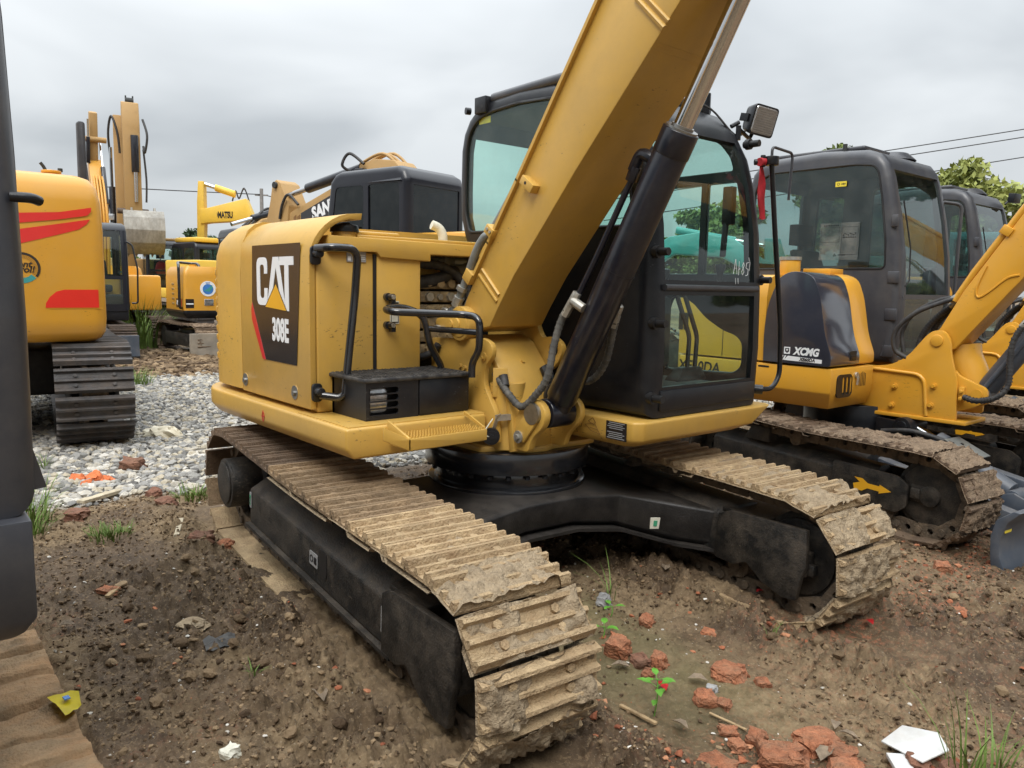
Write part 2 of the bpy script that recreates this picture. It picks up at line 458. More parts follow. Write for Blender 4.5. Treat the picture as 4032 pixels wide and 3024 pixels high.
# ------------------------------------------------------------------ noise
def _hash(ix, iy, seed):
    h = (ix.astype(np.int64) * 374761393 + iy.astype(np.int64) * 668265263 + seed * 982451653) & 0xffffffff
    h = ((h ^ (h >> 13)) * 1274126177) & 0xffffffff
    h = (h ^ (h >> 16)) & 0xffffffff
    return h / 4294967295.0
def vnoise(x, y, seed=0):
    ix = np.floor(x); iy = np.floor(y)
    fx = x - ix; fy = y - iy
    ux = fx * fx * fx * (fx * (fx * 6 - 15) + 10); uy = fy * fy * fy * (fy * (fy * 6 - 15) + 10)
    a = _hash(ix, iy, seed); b = _hash(ix + 1, iy, seed); c = _hash(ix, iy + 1, seed); d = _hash(ix + 1, iy + 1, seed)
    return (a * (1 - ux) + b * ux) * (1 - uy) + (c * (1 - ux) + d * ux) * uy
def fbm(x, y, sc, octv=4, seed=0, gain=0.5):
    s = 0; a = 1; t = 0
    ca, sa = math.cos(0.6), math.sin(0.6)
    x = np.asarray(x, float) * sc; y = np.asarray(y, float) * sc
    for k in range(octv):
        s = s + a * vnoise(x, y, seed + k * 17); t += a
        x, y = (x * ca - y * sa) * 2.03 + 3.1, (x * sa + y * ca) * 2.03 + 7.7
        a *= gain
    return s / t
def billow(x, y, sc, octv=3, seed=0, gain=0.5):
    s = 0; a = 1; t = 0
    x = np.asarray(x, float) * sc; y = np.asarray(y, float) * sc
    for k in range(octv):
        s = s + a * np.abs(2 * vnoise(x, y, seed + k * 31) - 1); t += a
        x, y = x * 1.9 + 5.3, y * 1.9 + 1.7
        a *= gain
    return s / t
def cells(x, y, sc, seed=0):
    """rounded lumps: one dome per cell, random height"""
    x = np.asarray(x, float) * sc; y = np.asarray(y, float) * sc
    ix = np.floor(x); iy = np.floor(y)
    out = np.zeros_like(x)
    for dx in (-1, 0, 1):
        for dy in (-1, 0, 1):
            cx = ix + dx; cy = iy + dy
            px = cx + _hash(cx, cy, seed + 1); py = cy + _hash(cx, cy, seed + 2)
            r = 0.35 + 0.55 * _hash(cx, cy, seed + 3)
            d2 = ((x - px) ** 2 + (y - py) ** 2) / (r * r)
            out = np.maximum(out, np.sqrt(np.clip(1 - d2, 0, 1)) * r * (0.35 + 0.65 * _hash(cx, cy, seed + 4)))
    return out
def sstep(a, b, x):
    t = np.clip((x - a) / (b - a), 0, 1)
    return t * t * (3 - 2 * t)

UCM = Matrix.Translation((0.148, -0.095, 0.348)) @ Euler((0, 0.0442, -0.0746)).to_matrix().to_4x4()
XO = Vector((0.35, 3.30, 0.0))          # the machine on the right stands here
def gravel_mask(x, y):
    e = fbm(x, y, 0.9, 3, 5) - 0.5
    a = sstep(-2.05, -2.5, x + 0.9 * e - 0.55 * np.clip(y + 0.3, -2, 3) * 0.35)
    b = sstep(-9.9, -9.2, x + 1.2 * e + 0.0 * y)
    return a * b
def ground_z(x, y):
    x = np.asarray(x, float); y = np.asarray(y, float)
    base = np.interp(x, [-20, -5, -2.2, -1.2, 0.15, 1.5, 3.2, 12], [0, 0, .085, .085, .03, -.02, -.03, 0])
    base = base + 0.05 * (fbm(x, y, 0.45, 2, 3) - 0.5)
    g = gravel_mask(x, y)
    near = np.exp(-((x - 1.0) ** 2 + (y + 0.5) ** 2) / 90)
    lump = np.clip(sstep(0.42, 0.62, fbm(x, y, 0.8, 3, 11)) * 0.85 + 0.2, 0, 1)
    # churned ridges beside the tracks
    c, s = math.cos(-0.0746), math.sin(-0.0746)
    lx = (x - 0.148) * c + (y + 0.095) * s; ly = -(x - 0.148) * s + (y + 0.095) * c
    inx = sstep(2.3, 1.3, np.abs(lx))
    d1 = np.abs(np.abs(ly) - 0.907)
    rid = inx * np.exp(-((d1 - 0.36) / 0.12) ** 2)
    front = np.exp(-((lx - 1.62) / 0.22) ** 2) * sstep(0.5, 0.2, d1)
    lump = np.clip(lump + 0.8 * rid + 0.9 * front, 0, 1.3)
    # printed lane between the tracks and at the lower left
    lane = sstep(0.30, 0.22, np.abs(ly + 0.15 + 0.05 * np.sin(lx * 2))) * sstep(0.3, 0.6, lx)
    lump = lump * (1 - 0.8 * lane)
    h = base
    wx = x + 0.035 * (fbm(x, y, 20, 2, 101) - 0.5) + 0.018 * (vnoise(x * 75, y * 75, 103) - 0.5); wy = y + 0.035 * (fbm(x, y, 20, 2, 102) - 0.5) + 0.018 * (vnoise(x * 75, y * 75, 104) - 0.5)
    def ga(cx, cy, rx, ry): return np.exp(-((x - cx) / rx) ** 2 - ((y - cy) / ry) ** 2)
    heavy = np.clip(1.2 * ga(.35, -1.6, .8, .33) + ga(1.6, .75, .45, .4) + ga(.7, .55, 1.0, .2) + ga(1.9, 1.5, .8, .6) + .7 * ga(-.4, -1.55, .5, .3) + .8 * ga(1.2, -1.35, .5, .25), 0, 1)
    flat_ = np.clip(ga(1.55, -.25, .55, .38), 0, 1)
    lump = np.clip((0.30 + 0.9 * heavy) * (0.5 + 0.9 * sstep(0.35, 0.65, fbm(x, y, 2.6, 3, 12))) + 0.5 * rid + 0.6 * front, 0, 1.3) * (1 - 0.75 * flat_) * (1 - 0.8 * lane)
    fine = (fbm(x, y, 6, 3, 21) - 0.5) * 0.07 + cells(wx, wy, 11, 200) * 0.060 + cells(wx, wy, 24, 210) * 0.055 + cells(wx, wy, 52, 220) * 0.032 + (vnoise(x * 95, y * 95, 9) - 0.5) * 0.012 - 0.03
    soft = (fbm(x, y, 5, 3, 31) - 0.5) * 0.03 + cells(wx, wy, 40, 230) * 0.012 + (fbm(x, y, 50, 2, 23) - 0.5) * 0.010
    h = h + (1 - g) * (1.15 * fine * lump + 1.2 * soft) + 0.045 * rid * (0.5 + fbm(x, y, 5, 2, 41)) + 0.05 * front
    h = h - 0.02 * lane
    # pressed under the running gear
    press = inx * sstep(0.26, 0.18, d1)
    und = 0.348 - 0.0442 * lx - 0.301
    side_ = np.sign(ly) * (np.abs(ly) - 0.907)
    outer = np.maximum(sstep(-0.02, 0.16, (np.abs(ly) - 0.907)), sstep(0.03, 0.16, d1) * (ly > 0)) * sstep(-0.55, 0.1, lx + 0.5 * (fbm(x, y, 4, 2, 55) - 0.5)) + 0.35 * sstep(0.5, 0.75, fbm(x, y, 5, 3, 56))
    h = h * (1 - press) + press * (und + 0.004 + 0.012 * (fbm(x, y, 12, 2, 51) - 0.5) + np.clip(outer, 0, 1) * (0.026 + 0.8 * np.clip(fine + .01, 0, 1)))
    # bed for the strip printed by track plates at the near left
    pr = sstep(-2.10, -2.13, y + 0.01 * np.sin(x * 23)) * sstep(-1.6, -1.3, x) * sstep(1.7, 1.4, x) * sstep(-2.75, -2.7, y)
    bars = (x * 5.2 + .25 * (fbm(x, y, 3, 2, 67) - .5)) % 1.0
    h = h * (1 - pr) + pr * (base - 0.01)
    return h
def gz(x, y):
    return float(ground_z(np.array([x]), np.array([y]))[0])

# ------------------------------------------------------------------ ground sheet (rings widening towards the horizon)
def build_ground():
    cx, cy = 2.6, -1.9
    rr = [0.0]
    r = 0.02
    while r < 900:
        rr.append(r)
        r += max(0.008, r * 0.0052) if r < 16 else r * 0.05
    rr = np.array(rr[1:])
    ang = []
    a = 0.0
    mid = math.atan2(0.643, -0.756)
    while a < 2 * PI:
        d = abs((a - mid + PI) % (2 * PI) - PI)
        ang.append(a)
        a += R(0.28) if d < R(52) else R(3.0)
    ang = np.array(ang)
    na = len(ang)
    X = cx + rr[:, None] * np.cos(ang)[None]; Y = cy + rr[:, None] * np.sin(ang)[None]
    Z = ground_z(X, Y)
    V = np.stack([X, Y, Z], -1).reshape(-1, 3)
    i = np.arange(len(rr) - 1)[:, None] * na; j = np.arange(na)[None]; j2 = (j + 1) % na
    F = np.stack([i + j, i + na + j, i + na + j2, i + j2], -1).reshape(-1, 4)
    me = npmesh('ground', V, F, None, True)
    x, y = V[:, 0], V[:, 1]
    at = me.attributes.new('gravel', 'FLOAT', 'POINT'); at.data.foreach_set('value', gravel_mask(x, y).astype(np.float32))
    brick = (0.25 + .75 * sstep(0.46, 0.62, fbm(x, y, 1.5, 4, 61))) * sstep(1.0, 1.7, x) * sstep(-1.0, -.3, y)
    brick = np.maximum(brick, 0.35 * sstep(0.6, 0.72, fbm(x, y, 2.2, 4, 62)))
    brick = np.maximum(brick, 0.6 * sstep(.45, .65, fbm(x, y * 3, 3, 3, 64)) * (y < -2.12) * (x > -1.4) * (x < 1.6))
    at = me.attributes.new('brick', 'FLOAT', 'POINT'); at.data.foreach_set('value', brick.astype(np.float32))
    def ga(cx, cy, rx, ry): return np.exp(-((x - cx) / rx) ** 2 - ((y - cy) / ry) ** 2)
    hv = np.clip(1.2 * ga(.35, -1.6, .8, .33) + ga(1.6, .75, .45, .4) + ga(.7, .55, 1.0, .2) + .8 * ga(1.9, 1.5, .8, .6) + .7 * ga(-.4, -1.55, .5, .3) + .8 * ga(1.2, -1.35, .5, .25), 0, 1)
    pr = sstep(-2.10, -2.13, y) * sstep(-1.6, -1.3, x) * sstep(1.7, 1.4, x)
    dry = np.maximum(np.clip(sstep(0.36, 0.60, fbm(x, y, 1.7, 5, 71)) - .75 * hv * sstep(.3, .55, fbm(x, y, 5, 4, 73)), 0, 1), pr * (.65 + .5 * fbm(x * .6, y * 4, 5, 3, 72)))
    at = me.attributes.new('dry', 'FLOAT', 'POINT'); at.data.foreach_set('value', dry.astype(np.float32))
    c, s = math.cos(-0.0746), math.sin(-0.0746)
    lx = (x - 0.148) * c + (y + 0.095) * s; ly = -(x - 0.148) * s + (y + 0.095) * c
    moss = sstep(0.42, 0.15, np.abs(ly + 0.1)) * sstep(0.2, 0.5, lx) * sstep(1.9, 1.0, lx)
    at = me.attributes.new('moss', 'FLOAT', 'POINT'); at.data.foreach_set('value', (moss * (0.4 + 0.6 * fbm(x, y, 6, 3, 81))).astype(np.float32))
    m = bpy.data.materials.new('muddy_ground'); m.use_nodes = True
    t = m.node_tree; N = t.nodes; L = t.links.new; p = N['Principled BSDF']
    geo = N.new('ShaderNodeNewGeometry')
    def noise(sc, det=6, ro=0.65):
        n = N.new('ShaderNodeTexNoise'); n.inputs['Scale'].default_value = sc; n.inputs['Detail'].default_value = det
        n.inputs['Roughness'].default_value = ro; L(geo.outputs['Position'], n.inputs['Vector']); return n.outputs['Fac']
    def ramp(f, a, ca, b, cb):
        r_ = N.new('ShaderNodeValToRGB'); e = r_.color_ramp.elements
        e[0].position = a; e[0].color = (*ca, 1); e[1].position = b; e[1].color = (*cb, 1)
        L(f, r_.inputs[0]); return r_.outputs[0]
    def mix(f, a, b):
        x_ = N.new('ShaderNodeMix'); x_.data_type = 'RGBA'
        if isinstance(f, float): x_.inputs[0].default_value = f
        else: L(f, x_.inputs[0])
        for k, v in ((6, a), (7, b)):
            if isinstance(v, tuple): x_.inputs[k].default_value = (*v, 1)
            else: L(v, x_.inputs[k])
        return x_.outputs[2]
    def attr(n):
        a_ = N.new('ShaderNodeAttribute'); a_.attribute_name = n; return a_.outputs['Fac']
    def mul(a, b):
        x_ = N.new('ShaderNodeMath'); x_.operation = 'MULTIPLY'
        L(a, x_.inputs[0])
        if isinstance(b, float): x_.inputs[1].default_value = b
        else: L(b, x_.inputs[1])
        return x_.outputs[0]
    wet = ramp(noise(9, 8, .75), 0.36, (0.050, 0.031, 0.017), 0.66, (0.150, 0.100, 0.057))
    dryc = ramp(noise(16, 8, .75), 0.35, (0.115, 0.078, 0.043), 0.68, (0.29, 0.210, 0.124))
    c = mix(attr('dry'), wet, dryc)
    crumb = ramp(noise(70, 4, .6), 0.56, (0, 0, 0), 0.66, (1, 1, 1))
    c = mix(mul(crumb, .55), c, (0.30, 0.215, 0.125))
    pit = ramp(noise(48, 4, .6), 0.34, (1, 1, 1), 0.44, (0, 0, 0))
    c = mix(mul(pit, .6), c, (0.06, 0.040, 0.025))
    c = mix(mul(attr('brick'), ramp(noise(38, 4, .7), 0.52, (0, 0, 0), 0.60, (0.85, 0.85, 0.85))), c, (0.30, 0.115, 0.06))
    c = mix(mul(attr('moss'), 0.75), c, (0.125, 0.112, 0.050))
    speck = ramp(noise(150, 2), 0.66, (0, 0, 0), 0.72, (1, 1, 1))
    c = mix(mul(speck, 0.5), c, (0.42, 0.38, 0.31))
    # grit between the loose stones
    vo = N.new('ShaderNodeTexVoronoi'); vo.inputs['Scale'].default_value = 20; L(geo.outputs['Position'], vo.inputs['Vector'])
    gc = ramp(vo.outputs['Color'], 0.2, (0.16, 0.145, 0.12), 0.8, (0.44, 0.42, 0.38))
    c = mix(attr('gravel'), c, gc)
    L(c, p.inputs['Base Color'])
    rg = N.new('ShaderNodeMapRange'); rg.inputs['To Min'].default_value = 0.62; rg.inputs['To Max'].default_value = 0.95
    L(attr('dry'), rg.inputs['Value']); L(rg.outputs[0], p.inputs['Roughness'])
    p.inputs['Specular IOR Level'].default_value = 0.3
    bp = N.new('ShaderNodeBump'); bp.inputs['Strength'].default_value = 0.7; bp.inputs['Distance'].default_value = 0.012
    hs = N.new('ShaderNodeMath'); hs.operation = 'ADD'
    L(noise(55, 8, 0.75), hs.inputs[0]); L(mul(attr('gravel'), vo.outputs['Distance']), hs.inputs[1])
    L(hs.outputs[0], bp.inputs['Height']); L(bp.outputs[0], p.inputs['Normal'])
    me.materials.append(m)
    return link('ground', me, kind='structure')
build_ground()

# ------------------------------------------------------------------ running gear
def shoe_mesh(w, p, gr, mat_, bolts=True, name='track_shoe'):
    b = B()
    q = p * 0.54
    t = 0.013
    prof = [(-q, 0), (q, 0), (q, t * 0.7)]
    for c, hh in ((0.42, 1), (0.0, 0.85), (-0.42, 1)):
        c *= p
        bw, tw = p * 0.105, p * 0.045
        prof += [(c + bw, t), (c + tw, t + gr * hh), (c - tw, t + gr * hh), (c - bw, t)]
    prof += [(-q, t * 0.7)]
    b.prism([(x, z) for x, z in prof], 'y', -w / 2, w / 2)
    if bolts:
        for sx in (-0.21, 0.21):
            for sy in (-0.11, 0.11):
                b.hexa((sx * p, sy * w / 0.45, t), (0, 0, 1), 0.016, 0.014)
        for sy in (-0.40, 0.40):
            b.disc((0.21 * p, sy * w, t - 0.001), (0, 0, 1), 0.012, 0.002, 8)
    return finish(b, mat_, smooth=0, name=name)
def link_mesh(p, w, h):
    b = B()
    for s in (-1, 1):
        y = s * w
        b.prism(rpoly([(-p * .62, -h * .55), (-p * .3, -h), (p * .55, -h), (p * .62, -h * .3), (p * .4, 0), (-p * .45, 0)], .008, 2), 'y', y - .016, y + .016, [circ(0, -h * .45, h * .24, 6)])
    b.cyl((p * .5, -w - .03, -h * .5), (p * .5, w + .03, -h * .5), h * .27, n=8)
    return finish(b, LINKM, smooth=0, name='chain_link')
def track_path(Lh, rp, n, sag):
    per = 4 * Lh + 2 * PI * rp
    pins = []
    for k in range(n):
        s = (k + 0.35) * per / n
        if s < 2 * Lh:                         # top run, rear to front
            x = -Lh + s; pins.append((x, rp - sag * math.sin(PI * s / (2 * Lh)) ** 2))
        elif s < 2 * Lh + PI * rp:
            a = (s - 2 * Lh) / rp; pins.append((Lh + rp * math.sin(a), rp * math.cos(a)))
        elif s < 4 * Lh + PI * rp:
            pins.append((Lh - (s - 2 * Lh - PI * rp), -rp))
        else:
            a = (s - 4 * Lh - PI * rp) / rp; pins.append((-Lh - rp * math.sin(a), -rp * math.cos(a)))
    return pins
def mud_patch(V, F, fr, w, p, cover, thick, seed, nx=12, ny=34):
    """clods stuck on one shoe: a lumpy sheet that dips below the steel where the shoe is bare"""
    u = np.linspace(-0.56 * p, 0.56 * p, nx); v = np.linspace(-w / 2 - 0.004, w / 2 + 0.004, ny)
    U, W = np.meshgrid(u, v, indexing='ij')
    ox, oy = seed * 3.7, seed * 1.9
    cov = fbm(U + ox, W + oy, 7, 3, 91) - (1 - cover)
    h = np.clip(cov * 5, -1, 1)
    z = 0.008 + thick * h * (0.45 + 1.0 * billow(U + ox, W + oy, 28, 3, 92)) + (fbm(U + ox, W + oy, 90, 2, 93) - 0.5) * 0.014
    edge = np.minimum(1, np.minimum((W + w / 2) , (w / 2 - W)) / 0.02)
    z = np.where(h > 0, z * np.clip(edge, 0.1, 1), -0.02)
    P = np.stack([U, W, z, np.ones_like(z)], -1).reshape(-1, 4)
    M = np.array(fr)
    P = (P @ M.T)[:, :3]
    base = sum(len(q) for q in V)
    V.append(P)
    i = np.arange(nx - 1)[:, None] * ny; j = np.arange(ny - 1)[None]
    F.append(base + np.stack([i + j, i + ny + j, i + ny + j + 1, i + j + 1], -1).reshape(-1, 4))
def running_gear(root, M, Lh, g, w, rp, plate, n, mats, gr=0.024, sag=0.02, mud=None, mudmat=None, bolts=True, links=True, joined=False, seed=1, frame_mat=None):
    p = (4 * Lh + 2 * PI * rp) / n
    pins = track_path(Lh, rp, n, sag)
    meshes = [shoe_mesh(w, p, gr, m_, bolts) for m_ in mats]
    lk = link_mesh(p, 0.07, plate + 0.035) if links else None
    rnd = random.Random(seed)
    for side in (-1, 1):
        V, F = [], []
        if joined:
            bm = bmesh.new()
        for i in range(n):
            a = Vector((*pins[i], 0)); c = Vector((*pins[(i + 1) % n], 0))
            mid = (a + c) / 2; d = (c - a).normalized()
            nx, nz = -d.y, d.x                          # outward is to the left of travel (top run goes forward)
            fr = Matrix(((d.x, 0, nx, mid.x + nx * plate), (0, 1, 0, side * g), (d.y, 0, nz, mid.y + nz * plate), (0, 0, 0, 1)))
            jit = Matrix.Rotation(R(rnd.uniform(-0.8, 0.8)), 4, 'Y')
            k = 0
            if len(mats) > 1:
                fx = mid.x + 0.25 * rnd.uniform(-1, 1)
                k = (2 if fx < -0.35 * Lh else 1 if fx < 0.38 * Lh else 0) if mid.y > 0 else (1 if fx < -.9 * Lh else 0)
                k = min(k, len(mats) - 1)
                if mid.y < -rp * 0.8: k = 0
            if joined:
                tmp = meshes[k].copy(); tmp.transform(fr); bm.from_mesh(tmp); bpy.data.meshes.remove(tmp)
            else:
                link('track_shoe', meshes[k], root, M @ fr @ jit)
                if links:
                    link('chain_link', lk, root, M @ fr)
            if mud:
                cv, th = mud(mid.x / Lh, mid.y, side, i)
                if cv > 0:
                    mud_patch(V, F, fr, w, p, cv, th, i + (77 if side > 0 else 0) + seed * 13)
        if joined:
            me = bpy.data.meshes.new('track'); bm.to_mesh(me); bm.free(); me.materials.append(mats[0])
            link('track', me, root, M)
        if V:
            me = npmesh('mud', np.concatenate(V), np.concatenate(F), mudmat or CLAY, True)
            link('mud', me, root, M, 'stuff')
    return p
def wheels(root, M, Lh, g, w, rw, mat_, rollers=5, drum=True):
    for s in (-1, 1):
        b = B()
        b.cyl((Lh, s * g - .07, 0), (Lh, s * g + .07, 0), rw, n=36)
        b.cyl((Lh, s * g - .085, 0), (Lh, s * g + .085, 0), rw * .86, n=36)
        b.cyl((Lh, s * g - .11, 0), (Lh, s * g + .11, 0), rw * .28, n=20)
        part('idler_wheel', b, mat_, root, M, bevel=.006)
        b = B()
        pts = []
        for i in range(42):
            a = 2 * PI * i / 42
            pts.append((-Lh + math.cos(a) * (rw if i % 2 else rw * .86), math.sin(a) * (rw if i % 2 else rw * .86)))
        b.prism(pts, 'y', s * g - .025, s * g + .025)
        part('drive_sprocket', b, mat_, root, M)
        if drum:
            b = B()
            b.cyl((-Lh - .02, s * (g - .16), 0), (-Lh - .02, s * (g + .19), 0), rw * .66, n=32)
            b.cyl((-Lh - .02, s * (g + .188), 0), (-Lh - .02, s * (g + .2), 0), rw * .56, n=32)
            part('travel_motor', b, mat_, root, M, bevel=.012)
        for k in range(rollers):
            x = -Lh * .72 + k * (Lh * 1.44) / (rollers - 1)
            b = B()
            for q in (-.07, .07):
                b.cyl((x, s * g + q - .03, -rw * .74), (x, s * g + q + .03, -rw * .74), rw * .30, n=16)
            b.cyl((x, s * g - .12, -rw * .74), (x, s * g + .12, -rw * .74), rw * .12, n=10)
            part('track_roller', b, LINKM, root, M)
        b = B()
        b.cyl((0, s * g - .08, rw * .66), (0, s * g + .08, rw * .66), rw * .2, n=14)
        part('carrier_roller', b, LINKM, root, M)

# ------------------------------------------------------------------ cabs
def thicken(bm, t):
    bm.normal_update()
    vs_ = list(bm.verts); fs = list(bm.faces)
    be = [e for e in bm.edges if len(e.link_faces) == 1]
    nv = {v: bm.verts.new(v.co - v.normal * t) for v in vs_}
    for e in be:
        a, c = e.verts
        try: bm.faces.new((a, c, nv[c], nv[a]))
        except ValueError: pass
    for f in fs:
        try: bm.faces.new([nv[v] for v in reversed(f.verts)])
        except ValueError: pass
def clean_outline(pts, zs=()):
    out = []
    n = len(pts)
    for i in range(n):
        a, b = pts[i], pts[(i + 1) % n]
        out.append(a)
        for z in sorted(zs, reverse=a[1] > b[1]):
            if min(a[1], b[1]) + 1e-4 < z < max(a[1], b[1]) - 1e-4:
                t = (z - a[1]) / (b[1] - a[1]); out.append((a[0] + (b[0] - a[0]) * t, z))
    return out
def offs(pts, d):
    n = len(pts); out = []
    for i in range(n):
        p = Vector(pts[i]); a = (p - Vector(pts[i - 1])).normalized(); c = (Vector(pts[(i + 1) % n]) - p).normalized()
        na = Vector((-a.y, a.x)); nc = Vector((-c.y, c.x)); nn = na + nc
        L_ = nn.length
        nn = nn / L_ if L_ > 1e-6 else na
        k = d / max(0.5, nn.dot(na))
        out.append((p.x + nn.x * k, p.y + nn.y * k))
    return out
def cab(root, outline, y0, y1, rc, Rh, Lh, front, rear, mt, glass, fm=0.03, thick=0.03, side_glass=None, gasket=True, roof_mat=None, name='cab', floor_trim=True):
    """shell with rounded corners; Rh/Lh hole polygons in the right/left wall, front/rear lists of (z0,z1) panes"""
    zs = [z for r_ in front for z in r_] + [z for r_ in rear for z in r_]
    zm = [p[0] for p in outline]; xm = (max(zm) + min(zm)) / 2
    o = clean_outline(outline, zs)
    n = len(o)
    nst = 5
    bm = bmesh.new()
    rings = []
    for side, y_, sg in ((0, y0, 1), (1, y1, -1)):
        L_ = []
        for k in range(nst + 1):
            a = PI / 2 * k / nst
            q = offs(o, rc * (1 - math.cos(a)))
            y = y_ + sg * rc * (1 - math.sin(a))
            L_.append([bm.verts.new((p[0], y, p[1])) for p in q])
        rings.append(L_)
        for A_, C_ in zip(L_[:-1], L_[1:]):
            for i in range(n):
                bm.faces.new((A_[i], A_[(i + 1) % n], C_[(i + 1) % n], C_[i]))
        inner = offs(o, rc)
        hs = Rh if side == 0 else Lh
        loops = [inner] + hs
        fl = [p for l in loops for p in l]
        vv = list(L_[-1]) + [bm.verts.new((p[0], y_, p[1])) for p in fl[n:]]
        for t in tessellate_polygon([[Vector((p[0], p[1], 0)) for p in l] for l in loops]):
            try: bm.faces.new([vv[i] for i in t])
            except ValueError: pass
    ya, yb = y0 + rc, y1 - rc
    A0, A1 = rings[0][0], rings[1][0]
    I0 = [bm.verts.new((v.co.x, ya + fm, v.co.z)) for v in A0]; I1 = [bm.verts.new((v.co.x, yb - fm, v.co.z)) for v in A0]
    def isopen(i):
        a, c = o[i], o[(i + 1) % n]
        z = (a[1] + c[1]) / 2
        fr = (a[0] + c[0]) / 2 > xm
        if abs(a[1] - c[1]) < abs(a[0] - c[0]) * 0.3: return False
        return any(r_[0] < z < r_[1] for r_ in (front if fr else rear))
    for i in range(n):
        j = (i + 1) % n
        for P_, Q_ in ((A0, I0), (I1, A1)):
            bm.faces.new((P_[i], Q_[i], Q_[j], P_[j]))
        if not isopen(i):
            bm.faces.new((I0[i], I1[i], I1[j], I0[j]))
    bmesh.ops.remove_doubles(bm, verts=bm.verts, dist=1e-5)
    bmesh.ops.recalc_face_normals(bm, faces=bm.faces)
    # make normals point outwards before thickening
    cen = Vector((xm, (y0 + y1) / 2, sum(p[1] for p in o) / n))
    tot = sum(f.normal.dot(f.calc_center_median() - cen) * f.calc_area() for f in bm.faces)
    if tot < 0:
        bmesh.ops.reverse_faces(bm, faces=bm.faces)
    thicken(bm, thick)
    b = B(); b.bm.free(); b.bm = bm
    shell = part(name, b, mt, root, smooth=40, recalc=False)
    gi = offs(o, 0.014)
    for lst, isf in ((front, True), (rear, False)):
        for z0_, z1_ in lst:
            idx = [i for i in range(n) if z0_ - 1e-3 <= o[i][1] <= z1_ + 1e-3 and (o[i][0] > xm) == isf]
            idx.sort(key=lambda i: o[i][1])
            b = B()
            l1 = [(gi[i][0], ya + fm - .004, gi[i][1]) for i in idx]; l2 = [(gi[i][0], yb - fm + .004, gi[i][1]) for i in idx]
            va = [b.bm.verts.new(p) for p in l1]; vb = [b.bm.verts.new(p) for p in l2]
            for i in range(len(va) - 1):
                b.bm.faces.new((va[i], vb[i], vb[i + 1], va[i + 1]))
            link('front_window' if isf else 'rear_window', finish(b, glass, smooth=60), shell)
    for hs, y_, sg in ((Rh, y0, 1), (Lh, y1, -1)):
        for h in hs:
            b = B(); b.prism(h, 'y', y_ + sg * .008, y_ + sg * .013)
            link('side_window', finish(b, (side_glass or glass), smooth=0), shell)
            if gasket:
                b = B(); b.tube([(p[0], y_ + sg * .002, p[1]) for p in h], .009, 6, closed=True)
                link('window_seal', finish(b, RUBB, smooth=60), shell)
    return shell
def seat(parent, x, y, z, s=1.0):
    b = B(); b.box(x - .25 * s, x + .25 * s, y - .24 * s, y + .24 * s, z, z + .14 * s)
    q = part('seat_cushion', b, SEATM, parent, bevel=.04)
    b = B(); b.loft([[(x - .22 * s, y - .23 * s, z + .1), (x - .10 * s, y - .23 * s, z + .1), (x - .10 * s, y + .23 * s, z + .1), (x - .22 * s, y + .23 * s, z + .1)],
                     [(x - .36 * s, y - .2 * s, z + .62 * s), (x - .27 * s, y - .2 * s, z + .62 * s), (x - .27 * s, y + .2 * s, z + .62 * s), (x - .36 * s, y + .2 * s, z + .62 * s)]])
    part('seat_back', b, SEATM, parent, bevel=.03)
    b = B(); b.box(x - .40 * s, x - .31 * s, y - .13 * s, y + .13 * s, z + .66 * s, z + .84 * s)
    b.cyl((x - .355 * s, y, z + .58 * s), (x - .355 * s, y, z + .7 * s), .02, n=8)
    part('headrest', b, SEATM, parent, bevel=.03)
    return q

